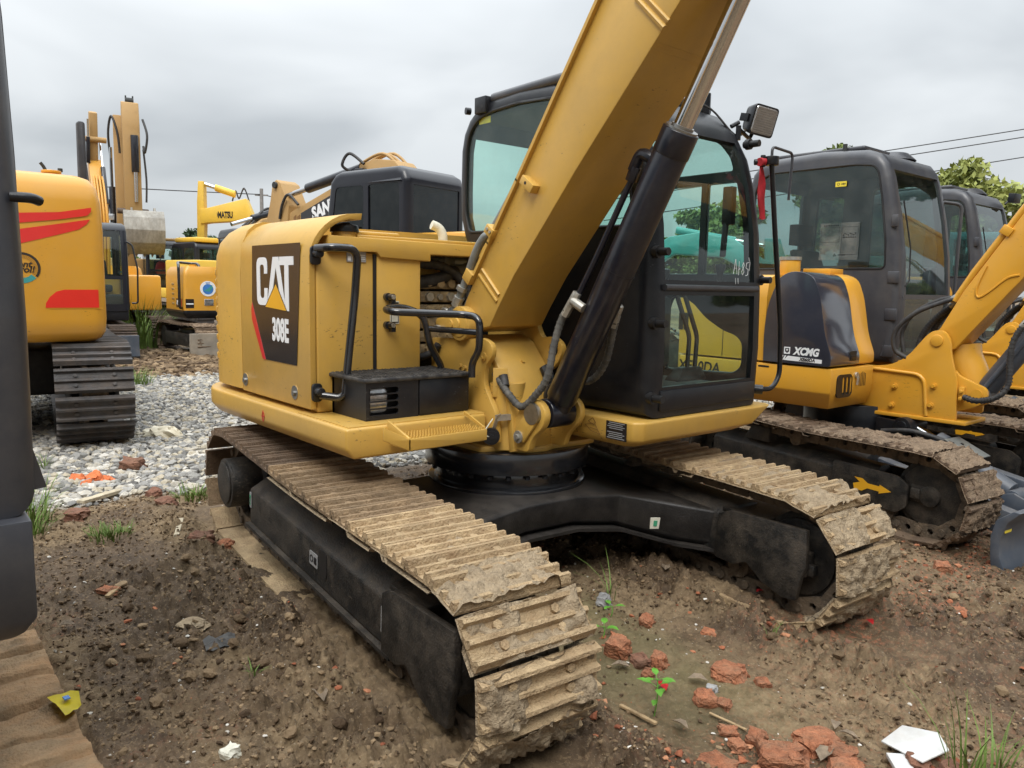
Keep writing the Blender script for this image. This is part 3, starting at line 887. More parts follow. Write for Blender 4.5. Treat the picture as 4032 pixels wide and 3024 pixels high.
# ================================================================== the ochre excavator in the middle
def build_main():
    root = thing('excavator', 'ochre yellow mini excavator with black cab and muddy tracks in the middle, raised boom', 'excavator', group='excavators parked in the yard')
    # ---- running gear
    def mudf(fx, z, side, i):
        if fx > 0.98: return (0.74 if side > 0 else (.70 if z < -.05 else 0.60)), 0.042
        if fx > 0.35 and z > 0: return (0.60 if side > 0 else 0.42), 0.022 if side > 0 else 0.014
        if z > 0 and fx > -0.3: return (0.5 if side > 0 else 0.34), 0.012
        return 0, 0
    running_gear(root, UCM, 1.136, 0.907, 0.45, 0.232, 0.046, 41, [TAN, TANM, TANR], gr=0.025, sag=0.018, mud=mudf, seed=3)
    wheels(root, UCM, 1.136, 0.907, 0.45, 0.205, DIRTB)
    for s in (-1, 1):
        yo = s * 1.075; yi = s * 0.74
        b = B()
        prof = lambda x: [(x, yi, -.125), (x, yi, .09), (x, s * .80, .15), (x, s * .93, .15), (x, yo, .065), (x, yo, -.115), (x, s * 1.04, -.13)]
        b.loft([prof(-.80), prof(.80)])
        fr = part('track_frame', b, DIRTB, root, UCM, bevel=.012)
        b = B(); b.box(-.8, .8, min(yo, s * 1.1), max(yo, s * 1.1), -.128, -.112)
        part('frame_flange', b, DIRTB, fr, None)
        for k, xx in enumerate((-.44,)):
            b = B(); b.prism(rrect(xx + .56, xx + .64, -.06, .055, .02, 3), 'y', min(yo - s * .01, yo + s * .003), max(yo - s * .01, yo + s * .003))
            part('access_hole', b, RUBB, fr, None)
        # fork and wheel guard in front
        b = B()
        pf = [(.74, -.12), (.74, .105), (.82, .14), (1.22, .165), (1.235, .0), (1.215, -.06), (1.20, -.17), (1.13, -.18), (1.02, -.15), (.92, -.085), (.85, -.12)]
        for y_ in (s * 1.085, s * .735):
            b2 = B(); b2.prism(pf, 'y', y_ - .014, y_ + .014)
            part('idler_guard', b2, DIRTB, root, UCM, bevel=.005)
        b = B(); b.box(.74, .98, min(s * .75, s * 1.07), max(s * .75, s * 1.07), .115, .135)
        part('fork_plate', b, DIRTB, fr, None, bevel=.004)
        b = B()
        b.box(1.06, 1.22, min(s * 1.0, s * 1.07), max(s * 1.0, s * 1.07), -.06, .05); b.box(1.06, 1.22, min(s * .75, s * .81), max(s * .75, s * .81), -.06, .05)
        b.box(1.21, 1.25, min(s * .76, s * .80), max(s * .76, s * .80), -.05, .0)
        part('idler_yoke', b, DIRTB, root, UCM, bevel=.006, kind='stuff')
        b = B(); b.box(-1.22, -.78, min(s * .72, s * .82), max(s * .72, s * .82), -.14, .12)
        part('motor_bracket', b, DIRTB, root, UCM, bevel=.02)
        if s < 0:
            for x0, x1, z0, z1 in ((-.79, -.765, -.03, .05), (.70, .745, -.065, .035)):
                b = B(); b.prism(rrect(x0, x1, z0, z1, .004), 'y', yo - .004, yo - .001)
                st = part('sticker', b, STK, fr, None)
                b = B(); b.prism(circ((x0 + x1) / 2, z1 - .022, .0095, 10), 'y', yo - .006, yo - .0045)
                b.prism([((x0 + x1) / 2 - .003, z0 + .012), ((x0 + x1) / 2 + .003, z0 + .012), ((x0 + x1) / 2 + .003, z1 - .03), ((x0 + x1) / 2 - .003, z1 - .03)], 'y', yo - .006, yo - .0045)
                part('sticker_print', b, GRN, fr, None)
            b = B(); b.prism(rrect(.02, .105, -.045, .015, .006), 'y', yo - .004, yo - .001)
            part('sticker', b, STK, fr, None)
            b = B(); b.prism(circ(.045, -.015, .017, 12), 'y', yo - .006, yo - .0045, [circ(.045, -.015, .012, 12)[::-1]]); b.prism(rrect(.072, .098, -.03, .0, .003), 'y', yo - .006, yo - .0045)
            part('sticker_print', b, BLK, fr, None)
    # ---- carbody: bridge between the tracks with four splayed legs
    b = B()
    secs = []
    for y, xr, xf, zt, zb in ((-.78, -.55, .62, .10, -.10), (-.62, -.46, .52, .115, -.09), (-.40, -.33, .38, .15, -.03), (-.15, -.30, .34, .165, .0), (.15, -.30, .34, .165, .0), (.40, -.33, .38, .15, -.03), (.62, -.46, .56, .115, -.09), (.78, -.55, .74, .10, -.10)):
        secs.append([(xr, y, zb), (xf - .06, y, zb), (xf - .01, y, zb + .03), (xf, y, zt - .012), (xf - .02, y, zt), (xr, y, zt)])
    b.loft(secs)
    part('carbody', b, BLKT, root, UCM, bevel=.006)
    b = B()
    L_ = [[(q[1][0] - .01, q[1][1], q[1][2] - .012), (q[1][0] + .085, q[1][1], q[1][2] - .012), (q[1][0] + .085, q[1][1], q[1][2] + .004), (q[1][0] - .01, q[1][1], q[1][2] + .004)] for q in secs]
    b.loft(L_)
    part('leg_flange', b, BLKT, root, UCM, kind='stuff')
    b = B(); b.prism([(.50, .0), (.555, -.005), (.55, -.06), (.50, -.055)], 'x', .48, .485)
    lb = part('sticker', b, CREAM, root, UCM @ Matrix.Translation((.012, .02, .085)) @ Euler((0, 0, R(-12))).to_matrix().to_4x4())
    b = B(); b.prism([(.518, -.015), (.538, -.018), (.536, -.045), (.516, -.042)], 'x', .486, .488)
    part('sticker_print', b, GRN, lb)
    # ---- swing ring
    b = B(); b.cyl((0, 0, .50), (0, 0, .60), .385, n=56); b.cyl((0, 0, .60), (0, 0, .705), .43, n=56)
    b.cyl((0, 0, .495), (0, 0, .52), .415, n=56)
    ring = part('swing_ring', b, BLKG, root, bevel=.004)
    b = B()
    for k in range(28):
        a = 2 * PI * k / 28
        b.hexa((.41 * math.cos(a), .41 * math.sin(a), .594), (0, 0, -1), .013, .016)
    part('ring_bolts', b, BLK, ring, kind='stuff')
    # ---- upper deck
    plan = [(.25, -1.08), (.25, -.30), (.1, -.30), (.1, .10), (-.9, .10), (-.9, 1.05)]
    arc = [(-1.25 + .48 * math.cos(R(t)), -.60 + .48 * math.sin(R(t))) for t in range(270, 179, -9)] + [(-1.77, -.2)]
    arc = arc + [(x, -y) for x, y in arc[::-1]]
    arc = arc[::-1]
    plan = [(.25, -1.08), (.25, -.34), (-.3, -.34), (-.3, .2), (-.3, 1.05)] + arc + [(-.93, -1.08)]
    b = B()
    b.loft([[(x * (.985 if z < .8 else 1), y * (.965 if z < .8 else 1), z) for x, y in plan] for z in (.765, .81, .90)])
    dk = part('deck_rail', b, YEL, root, bevel=.014, seg=3)
    b = B(); b.prism([(.235, -1.06), (.235, -.34), (-.25, -.34), (-.25, -1.06)], 'z', .897, .904)
    part('deck_plate', b, YEL, dk)
    for sgn in (1, -1):
        b = B(); b.prism([(-.6 + .018 * sgn, .838), (-.6, .838 + .03 * sgn), (-.6 - .018 * sgn, .838)], 'y', -1.0825, -1.081, [[(-.6 + .011 * sgn, .838 + .004 * sgn), (-.6, .838 + .02 * sgn), (-.6 - .011 * sgn, .838 + .004 * sgn)][::-1]])
        part('warning_mark', b, REDD, dk)
    # ---- counterweight and right hand door
    def hood_sec(x, ys, zmax, zside):
        pts = [(x, ys, .93), (x, ys, zside)]
        for k in range(1, 7):
            a = PI / 2 * k / 6
            pts.append((x, ys + .17 * (1 - math.cos(a)), zside + (zmax - zside) * math.sin(a)))
        return pts
    b = B()
    def tail(r, ys, xc):
        q = [(xc + r * math.cos(R(t)), -(ys - r) + r * math.sin(R(t))) for t in range(270, 179, -9)]
        q += [(xc - r - .03, -.25), (xc - r - .04, 0)]
        return q + [(x, -y) for x, y in q[-2::-1]]
    arcs = [(-.985, -1.03), (-1.03, -1.035)] + tail(.45, 1.035, -1.25) + [(-.985, 1.035)]
    loops = []
    for (z, k) in ((.93, 1.0), (1.55, 1.0), (1.64, .995), (1.71, .975), (1.765, .93), (1.80, .87), (1.815, .80)):
        loops.append([(min(x * k, -.975), y * (k if y > -.5 else (1 - (1 - k) * .62)), z) for x, y in arcs])
    b.loft(loops, closed_loop=True)
    cw = part('counterweight', b, YEL, root, bevel=0, smooth=50)
    for k in range(10):
        z = 1.08 + k * .052
        b = B()
        L_ = []
        for t in np.linspace(R(240), R(258), 5):
            def pt(r): return (-1.25 + r * math.cos(t), -.585 + r * math.sin(t))
            L_.append([(*pt(.449), z - .02), (*pt(.456), z - .012), (*pt(.456), z + .012), (*pt(.449), z + .02), (*pt(.44), z)])
        b.loft(L_)
        part('molded_rib', b, YEL, cw, smooth=60)
    # door panel (flat side, top sweeps over)
    prof = [(-1.035, .925), (-1.035, 1.62)]
    for k in range(1, 9):
        a = PI / 2 * k / 8
        prof.append((-1.035 + .20 * (1 - math.cos(a)), 1.62 + .195 * math.sin(a)))
    prof += [(-.80, 1.818), (-.80, 1.79), (-.828, 1.788)] + [(-1.008 + .18 * (1 - math.cos(PI / 2 * k / 8)), 1.62 + .17 * math.sin(PI / 2 * k / 8)) for k in range(8, 0, -1)] + [(-1.008, 1.62), (-1.008, .925)]
    b = B()
    xs0, xs1 = -.968, -.165
    b.bm.free(); b.bm = bmesh.new()
    va = [b.bm.verts.new((xs0 - (max(0, z - 1.65) * .25), y, z)) for y, z in prof]
    vb = [b.bm.verts.new((xs1 + max(0, z - 1.62) * .30, y, z)) for y, z in prof]
    b.bm.faces.new(va); b.bm.faces.new(vb[::-1])
    for i in range(len(va)):
        j = (i + 1) % len(va); b.bm.faces.new((va[i], vb[i], vb[j], va[j]))
    door = part('engine_door', b, YEL, root, bevel=.008, smooth=50)
    for x, z in ((-.93, .985), (-.33, .985)):
        b = B(); b.disc((x, -1.031, z), (0, -1, 0), .036, .006, 24)
        q = part('latch_dimple', b, YEL, door, bevel=.004)
        b = B(); b.disc((x, -1.036, z), (0, -1, 0), .034, .002, 24); b2 = b
        b.disc((x, -1.037, z - .004), (0, -1, 0), .013, .012, 12)
        part('latch', b, STEEL, door)
    # black sticker with lettering
    yS = -1.0372
    b = B(); b.prism([(-.80, 1.68), (-.245, 1.68), (-.30, 1.115), (-.66, 1.115), (-.815, 1.40)], 'y', yS - .0012, yS)
    st = part('model_sticker', b, DECAL, door)
    b = B(); b.prism([(-.812, 1.395), (-.825, 1.36), (-.82, 1.31), (-.69, 1.115), (-.655, 1.115)], 'y', yS - .0024, yS - .0013)
    part('red_corner', b, REDD, door)
    yT = yS - .0013
    def glyph(polys, nm, m_, holes=()):
        b = B()
        for k, p in enumerate(polys):
            b.prism(p, 'y', yT - .0014, yT, [h for i, h in holes if i == k])
        return part(nm, b, m_, door)
    # the three capitals
    X0, Z0, W_, H_ = -.745, 1.385, .1, .235
    def tr(pts, x, s=1): return [(x + p[0], Z0 + p[1]) for p in pts]
    cc = rpoly([(.0, .0), (.13, .0), (.13, .085), (.092, .085), (.092, .035), (.042, .035), (.042, .2), (.092, .2), (.092, .155), (.13, .155), (.13, .235), (.0, .235)],
               [.045, .045, .004, .004, .02, .02, .02, .02, .004, .004, .045, .045], 4)
    glyph([tr(cc, -.745)], 'letter', WHITE)
    aa = [(.0, .035), (.055, .235), (.115, .235), (.15, .11), (.115, .11), (.085, .19), (.043, .035)]
    aa = [(-.012, .03), (.052, .235), (.118, .235), (.185, .01), (.142, .01), (.086, .185), (.032, .03)]
    glyph([tr(aa, -.60)], 'letter', WHITE)
    tt = [(.0, .235), (.155, .235), (.155, .195), (.1, .195), (.1, -.02), (.055, -.02), (.055, .195), (.0, .195)]
    glyph([tr(tt, -.472)], 'letter', WHITE)
    b = B(); b.prism([(-.655, 1.372), (-.515, 1.50), (-.385, 1.358)], 'y', yT - .0018, yT - .0003)
    part('triangle_mark', b, DECAL, door)
    b = B(); b.prism([(-.640, 1.378), (-.515, 1.488), (-.402, 1.366)], 'y', yT - .003, yT - .0019)
    part('triangle_mark', b, TRI, door)
    lettering('model_number', '308E', .15, WHITE, door, (-.475, yT, 1.265), (1, 0, -.02), bold=.0055, sx=.62)
    # ---- engine block below the hood, tank, beam
    b = B(); b.box(-1.05, -.47, -.80, .80, .9, 1.60)
    part('engine_bay', b, BLK, root, bevel=.02)
    b = B(); b.loft([[(x, y, z) for x, y in ((-1.2, -.5), (-.35, -.5), (-.35, .05), (-1.2, .05))] for z in (1.55, 1.70)])
    part('rear_hood', b, YEL, root, bevel=.02)
    b = B(); b.box(-.9, -.165, -1.003, -.47, .905, 1.645)
    tank = part('fuel_tank', b, YEL, root, bevel=.012, seg=3)
    b = B(); b.box(-.18, -.152, -.695, -.45, .93, 1.643)
    part('tank_door', b, YEL, tank, bevel=.006)
    b = B(); b.box(-.17, -.157, -.712, -.697, .93, 1.64)
    part('door_gap', b, RUBB, tank)
    b = B(); b.prism([(-.955, 1.645), (-.955, 1.715), (.16, 1.705), (.16, 1.60), (-.05, 1.60), (-.05, 1.648), (-.40, 1.648), (-.40, 1.615), (-.685, 1.625), (-.705, 1.648)], 'x', -.30, -.135)
    part('cover_beam', b, YEL, root, bevel=.006)
    b = B(); b.box(-.42, -.15, -.80, .18, 1.708, 1.725)
    part('cover_lip', b, YEL, root, bevel=.005)
    b = B(); b.box(-.32, -.18, -.85, -.55, 1.722, 1.745)
    part('cover_plate', b, YEL, root, bevel=.01)
    b = B(); b.cyl((-.2, -.84, 1.70), (-.2, -.84, 1.735), .055, n=20)
    part('filler_neck', b, YEL, root)
    b = B(); b.cyl((-.2, -.84, 1.735), (-.2, -.84, 1.768), .068, .062, n=20); b.box(-.24, -.16, -.85, -.83, 1.768, 1.778)
    part('fuel_cap', b, BLK, root, bevel=.004)
    b = B(); b.tube(smooth_path([(-.33, -.19, 1.70), (-.33, -.195, 1.765), (-.34, -.215, 1.80), (-.35, -.25, 1.815)], 5), .025, 12)
    part('white_duct', b, CREAM, root)
    for y, z, n_ in ((-.80, 1.63, 1), (-.60, 1.365, 0)):
        b = B()
        if n_: b.box(-.163, -.160, -.85, -.75, 1.60, 1.66)
        else: b.box(-.152, -.149, -.625, -.575, 1.31, 1.42)
        q = part('warning_plate', b, STK if n_ else CREAM, tank)
        b = B()
        if n_:
            for k in range(3): b.box(-.1595, -.159, -.82, -.755, 1.612 + k * .009, 1.616 + k * .009)
            b.box(-.1595, -.159, -.845, -.83, 1.605, 1.625)
        else: b.prism([(-.622, 1.315), (-.622, 1.415), (-.578, 1.415), (-.578, 1.315)], 'x', -.1489, -.1484, [[(-.618, 1.32), (-.618, 1.36), (-.582, 1.36), (-.582, 1.32)][::-1], [(-.615, 1.37), (-.6, 1.405), (-.585, 1.37)][::-1]])
        part('plate_print', b, WHITE if n_ else BLK, tank)
    for z in (1.44, 1.305):
        b = B(); b.disc((-.152, -.645, z), (1, 0, 0), .019, .02, 14); b.disc((-.135, -.64, z), (1, .2, 0), .016, .03, 12); b.obox((-.13, -.625, z - .012), (1, 0, 0), (0, 1, 0), (0, 0, 1), .012, .012, .02)
        part('door_knob', b, BLKG, tank)
        b = B(); b.disc((-.105, -.637, z), (1, .1, 0), .012, .008, 6)
        part('knob_bolt', b, ZINC, tank)
    # ---- grab rails
    b = B(); b.tube(fillet([(-.12, -1.02, 1.652), (-.02, -1.0, 1.655), (-.03, -.865, 1.655), (-.05, -.87, 1.45), (-.05, -.925, 1.0), (-.06, -.945, .985), (-.12, -1.01, .995)], .06), .0185, 12)
    gr_ = part('grab_rail', b, BLKG, root, smooth=60)
    for z in (1.63, 1.01):
        b = B(); b.prism(rrect(-1.035, -.985, z - .05, z + .035, .02), 'x', -.163, -.145); b.cyl((-.15, -1.012, z), (-.10, -1.012, z), .02, n=14)
        part('rail_mount', b, BLK, gr_, bevel=.004)
    b = B(); b.tube(fillet([(.19, -.385, 1.07), (.19, -.385, 1.14), (.245, -.385, 1.20), (.245, -.385, 1.355), (.15, -.40, 1.365), (.03, -.72, 1.375), (-.05, -.72, 1.385), (-.08, -.60, 1.395), (-.045, -.50, 1.355), (-.045, -.47, 1.22), (-.06, -.43, 1.17), (-.06, -.385, 1.10), (-.06, -.385, 1.05)], .05), .0175, 12)
    g2 = part('grab_rail', b, BLKG, root, smooth=60)
    b = B(); b.cyl((-.045, -.475, 1.29), (.235, -.385, 1.285), .015, n=12)
    part('cross_bar', b, BLKG, g2, smooth=60)
    # ---- tool box with the lamp behind its grille
    b = B()
    slots = [rrect(-.915, -.765, z, z + .026, .012, 3) for z in (.926, .958, .990, 1.022)]
    b.prism([(-.93, .905), (-.66, .905), (-.66, 1.075), (-.93, 1.075)], 'x', .135, .15, slots)
    b.box(-.16, .135, -.93, -.90, .905, 1.075); b.box(-.16, .135, -.67, -.66, .905, 1.075); b.box(-.16, -.14, -.93, -.36, .905, 1.075)
    tb = part('tool_box', b, BLK, root)
    b = B(); b.box(-.16, .153, -.655, -.37, .905, 1.075)
    part('box_cover', b, BLK, tb, bevel=.008)
    b = B(); b.box(-.17, .165, -.945, -.36, 1.072, 1.092)
    lid = part('box_lid', b, CHEQ, tb, bevel=.008)
    b = B()
    for i in range(14):
        for j in range(24):
            x = -.155 + i * .0235; y = -.93 + j * .0235
            s_ = 1 if (i + j) % 2 else -1
            b.obox((x, y, 1.0925), (1, s_, 0), (-s_, 1, 0), (0, 0, 1), .0085, .0028, .0022)
    part('lid_tread', b, CHEQ, lid, kind='stuff')
    b = B(); b.prism(rrect(-.905, -.80, .93, 1.045, .03), 'x', .095, .118)
    part('headlight', b, LENS, tb, bevel=.01)
    b = B(); b.box(-.1, .09, -.90, -.68, .91, 1.07)
    part('lamp_recess', b, RUBB, tb)
    # ---- step
    b = B()
    b.prism([(-1.0, .925), (-1.0, .87), (-.88, .815), (-.47, .815), (-.47, .865), (-.88, .865)], 'x', .405, .42)
    b.prism([(.25, .92), (.42, .87), (.42, .815), (.25, .84)], 'y', -.885, -.873)
    b.box(.26, .415, -.88, -.47, .815, .824)
    sp = part('step', b, YEL, root, bevel=.003)
    b = B(); b.prism([(.25, .925), (.405, .872), (.405, .86), (.25, .91)], 'y', -.476, -.468)
    part('step_side', b, YEL, sp)
    for k in range(3):
        b = B(); y = -.86
        pts = []
        for i in range(26):
            pts += [(y + i * .015, .862), (y + i * .015 + .0075, .874)]
        pts = pts + [(pts[-1][0], .835), (pts[0][0], .835)]
        x = .30 + k * .045
        b.prism(pts, 'x', x, x + .006)
        part('step_tread', b, YEL, sp)
    # ---- frame plates carrying the boom
    YF = -.30
    rp_ = rpoly([(-.25, .80), (-.25, 1.23), (.10, 1.245), (.18, 1.255), (.25, 1.23), (.255, 1.17), (.20, 1.12), (.19, 1.03), (.285, .905), (.30, .76), (-.05, .74)], [0, 0, .02, .05, .05, .05, .05, .05, .03, .01, 0])
    b = B(); b.prism(rp_, 'y', YF - .015, YF + .015)
    fp = part('boom_bracket', b, YEL, root, bevel=.006)
    lp_ = rpoly([(-.25, .80), (-.25, 1.33), (.14, 1.34), (.165, 1.28), (.19, 1.245), (.28, 1.26), (.35, 1.21), (.31, 1.12), (.2, 1.06), (.25, .95), (.32, .74), (-.05, .74)], [0, 0, .03, .03, .03, .06, .06, .05, .03, .05, .01, 0])
    b = B(); b.prism(lp_, 'y', .06, .09, [circ(.275, 1.19, .033, 16)[::-1]])
    part('boom_bracket', b, YEL, root, bevel=.006)
    b = B(); b.disc((.19, YF - .015, 1.165), (0, -1, 0), .022, .006, 16); b.disc((.19, YF - .02, 1.16), (0, -1, 0), .009, .012, 6); b.disc((.01, YF - .015, 1.105), (0, -1, 0), .011, .012, 6); b.disc((.045, YF - .015, 1.10), (0, -1, 0), .011, .012, 6)
    part('bracket_bolt', b, YEL, fp)
    # sloping front plate between them
    b = B()
    front = [(.05, 1.26), (.14, 1.22), (.24, 1.12), (.30, 1.0), (.33, .90), (.345, .72)]
    def npl(w0, w1, z): return None
    ra = []
    for i, (x, z) in enumerate(front):
        t = i / 5
        yl = YF + .02 + (.02 if t < .3 else .035 * t); yr = .06 - .05 * t
        ra.append([(x, yl, z), (x + .012, (yl + yr) / 2, z), (x, yr, z), (x - .035, yr, z - .01), (x - .035, yl, z - .01)])
    b.loft(ra)
    npt = part('neck_plate', b, YEL, root, bevel=.003, smooth=50)
    b = B(); b.tube([(.27, .00, 1.11), (.295, .01, 1.07), (.325, .015, 1.01)], [.022, .03, .018], 10)
    part('neck_slot', b, RUBB, npt)
    b = B(); b.disc((.235, -.11, 1.135), (1, 0, .8), .010, .012, 6)
    part('neck_bolt', b, YEL, npt)
    # cheek bulging beside it
    b = B()
    b.loft([[(.27 + .05 * math.sin(PI * k / 8), YF + .02 + .17 * k / 8, z) for k in range(9)] + [(.2, YF + .19, z), (.2, YF + .02, z)] for z in (.72, .85, .95, 1.04)])
    part('neck_cheek', b, YEL, npt, smooth=60)
    b = B(); b.obox((.26, -.268, 1.045), (.75, -.6, 0), (.6, .75, 0), (0, 0, 1), .006, .035, .07)
    part('hose_guard', b, YEL, npt, bevel=.003)
    # base plate
    bp_ = rpoly([(-.2, -.36), (.22, -.345), (.25, -.23), (.31, -.21), (.36, -.15), (.38, -.06), (.35, .01), (.36, .10), (.37, .2), (.36, .30), (-.2, .36)], .03)
    b = B(); b.prism(bp_, 'z', .705, .733)
    part('base_plate', b, YEL, root, bevel=.005)
    # cylinder lugs
    for y0_, y1_ in ((-.235, -.195), (-.005, .03)):
        b = B(); b.prism(rpoly([(.30, .73), (.43, .73), (.455, .80), (.53, .86), (.55, .93), (.50, .985), (.42, .985), (.37, .93), (.32, .86)], [.0, .02, .06, .05, .05, .05, .05, .05, .03]), 'y', y0_, y1_)
        part('cylinder_lug', b, YEL, root, bevel=.006)
    b = B(); b.obox((.435, -.245, .865), (.62, 0, .78), (0, 1, 0), (-.78, 0, .62), .085, .008, .042)
    kp = part('pin_keeper', b, YEL, root, bevel=.02)
    b = B(); b.disc((.385, -.252, .80), (0, -1, 0), .03, .008, 20); b.disc((.385, -.259, .80), (0, -1, 0), .014, .012, 6)
    part('keeper_bolt', b, ZINC, kp)
    b = B(); b.disc((.47, -.2, .92), (0, -1, 0), .05, .055, 20)
    part('pin_boss', b, STEEL, root)
    # horn hanging on the front
    b = B(); b.disc((.30, -.35, .80), (.85, -.5, 0), .042, .012, 24, .040); b.disc((.312, -.357, .80), (.85, -.5, 0), .028, .006, 20); b.disc((.316, -.36, .80), (.85, -.5, 0), .012, .008, 14)
    hn = part('horn', b, BLK, root)
    b = B(); b.obox((.30, -.325, .86), (.3, .2, 1), (1, -.5, 0), (0, 1, .3), .045, .006, .012); b.obox((.31, -.285, .885), (.2, 1, 0), (1, 0, 0), (0, 0, 1), .04, .008, .014)
    part('horn_bracket', b, ZINC, hn)
    b = B(); b.tube(smooth_path([(.31, -.35, .885), (.305, -.385, .84), (.305, -.39, .81), (.31, -.36, .80)], 5), .003, 6)
    part('horn_wire', b, CREAM, hn)
    # ---- boom
    YR, YL = -.29, .05
    bt = [(-.03, 1.36), (.03, 1.46), (.09, 1.545), (.2, 1.70), (.40, 1.97), (.87, 2.625), (1.4, 3.36), (1.85, 3.85), (2.4, 4.15), (3.0, 4.25)]
    bb = [(.02, 1.27), (.20, 1.31), (.26, 1.40), (.37, 1.55), (.75, 1.98), (1.26, 2.525), (1.75, 3.03), (2.1, 3.35), (2.5, 3.6), (3.0, 3.85)]
    b = B(); b.prism(bb + bt[::-1], 'y', YR, YL)
    boom = part('boom', b, YEL, root, bevel=.006)
    # proud top flange edges
    b = B()
    for y_ in (YR - .012, YL - .004):
        for (p, q) in zip(bt[2:-1], bt[3:]):
            d = Vector((q[0] - p[0], 0, q[1] - p[1])).normalized(); nrm = Vector((-d.z, 0, d.x))
            c = Vector(((p[0] + q[0]) / 2, y_ + .006, (p[1] + q[1]) / 2))
            b.obox(c + nrm * .004, d, (0, 1, 0), nrm, (Vector(q) - Vector(p)).length / 2 + .004, .014, .008)
    part('boom_flange', b, YEL, boom)
    def weld(p, q, r_=.007, y_=YR):
        b.tube([(p[0], y_ - .001, p[1]), (q[0], y_ - .001, q[1])], r_, 6)
    b = B(); weld((.14, 1.58), (.27, 1.46), .009); weld((.115, 1.555), (.255, 1.43), .009); weld((1.05, 2.58), (1.19, 2.44), .012); weld((1.07, 2.60), (1.21, 2.46), .008)
    part('weld_seam', b, YEL, boom, smooth=60, kind='stuff')
    b = B()
    for x, z in ((1.12, 2.385), (1.14, 2.405)):
        b.obox((x, -.12, z - .002), (0, 1, 0), (1, 0, 1), (-1, 0, 1), .16, .006, .006)
    part('weld_seam', b, YEL, boom, kind='stuff')
    b = B(); b.obox((.49, YR - .02, 1.945), (.62, 0, -.45), (0, 1, 0), (.45, 0, .62), .045, .022, .02)
    cl = part('pipe_bracket', b, YEL, boom, bevel=.003)
    b = B(); b.disc((.485, YR - .0425, 1.95), (0, -1, 0), .007, .001, 10)
    part('bracket_hole', b, RUBB, cl)
    # pipe clamp and pipes on top of the boom
    b = B(); b.obox((.215, YR + .03, 1.755), (.6, 0, .8), (0, 1, 0), (-.8, 0, .6), .022, .06, .03)
    part('pipe_clamp', b, YEL, boom, bevel=.003)
    b = B(); b.disc((.21, YR - .03, 1.765), (0, -1, 0), .008, .006, 6); b.disc((.23, YR - .03, 1.75), (0, -1, 0), .008, .006, 6)
    part('clamp_bolt', b, ZINC, boom)
    b = B(); b.obox((.055, YR + .03, 1.545), (.6, 0, .8), (0, 1, 0), (-.8, 0, .6), .03, .06, .03)
    part('pipe_clamp', b, YEL, boom, bevel=.003)
    for r_, off, col in ((.020, 0, PIPE), (.011, .035, PIPE), (.014, .09, PIPE)):
        b = B(); b.tube(smooth_path([(-.07 + off, YR - .02 + off, 1.34), (-.045 + off, YR - .02 + off, 1.40), (.02 + off, YR - .01 + off, 1.52), (.085 + off, YR + .0 + off, 1.66), (.135 + off, YR + .01 + off, 1.73), (.20 + off, YR + .03 + off, 1.79), (.5 + off, YR + .06 + off, 2.19), (.93 + off, YR + .06 + off, 2.78), (1.45 + off, YR + .06 + off, 3.5)], 5), r_, 10)
        part('boom_pipe', b, col, boom, smooth=60)
    for p, q, r_ in (((-.045, YR - .02, 1.40), (-.02, YR - .02, 1.445), .026), ((-.005, YR - .018, 1.475), (.005, YR - .016, 1.495), .028)):
        b = B(); b.cyl(p, q, r_, n=6)
        part('pipe_nut', b, ZINC, boom)
    # boom foot pin
    b = B(); b.cyl((0.02, YR - .05, 1.315), (0.02, YR + .02, 1.315), .085, n=32); b.cyl((0.02, YR - .055, 1.315), (0.02, YR - .02, 1.315), .068, n=32)
    part('boom_pivot', b, YEL, root, bevel=.006)
    b = B(); b.prism(rpoly([(-.16, 1.335), (-.15, 1.28), (-.05, 1.265), (.03, 1.27), (.04, 1.33), (0, 1.35)], .03), 'y', YF - .055, YF - .035)
    pk = part('pin_keeper', b, YEL, root, bevel=.004)
    b = B(); b.disc((-.03, YF - .055, 1.31), (0, -1, 0), .024, .008, 18); b.disc((-.03, YF - .062, 1.31), (0, -1, 0), .012, .002, 12)
    part('grease_point', b, YEL, pk)
    b = B(); b.disc((-.125, YF - .055, 1.285), (0, -1, 0), .018, .02, 12)
    part('keeper_bolt', b, ZINC, pk)
    # ---- boom cylinder
    P0, P1 = Vector((.47, -.1, .915)), Vector((1.135, -.1, 2.115))
    d = (P1 - P0).normalized(); nrm = Vector((-d.z, 0, d.x))
    b = B(); b.cyl(P0 + d * .08, P1, .072, n=36)
    cyl_ = part('boom_cylinder', b, CYLB, root, bevel=.004, smooth=50)
    b = B(); b.cyl(P1 - d * .10, P1 + d * .002, .0745, n=36)
    part('cylinder_head', b, CYLB, cyl_, bevel=.004, smooth=50)
    b = B(); b.cyl(P1 + d * .002, P1 + d * .010, .066, n=36); b.cyl(P1 + d * .004, P1 + d * .02, .046, n=28)
    part('gland_ring', b, STEEL, cyl_)
    b = B(); b.cyl((P0.x, -.175, P0.z), (P0.x, -.025, P0.z), .07, n=28); b.cyl(P0, P0 + d * .1, .062, n=24)
    part('cylinder_eye', b, CYLB, cyl_, bevel=.006, smooth=50)
    b = B(); b.cyl(P1, P1 + d * 1.0, .0385, n=32)
    part('cylinder_rod', b, CHROME, root, smooth=60)
    def on(t, o, y): return P0 + d * t + nrm * o + Vector((0, y, 0))
    Lc = (P1 - P0).length
    b = B(); b.tube(smooth_path([on(Lc - .20, .10, -.03), on(Lc - .30, .105, -.035), on(Lc - .6, .10, -.05), on(.62, .10, -.06), on(.55, .095, -.07)], 5), .0135, 10)
    part('cylinder_pipe', b, CYLB, cyl_, smooth=60)
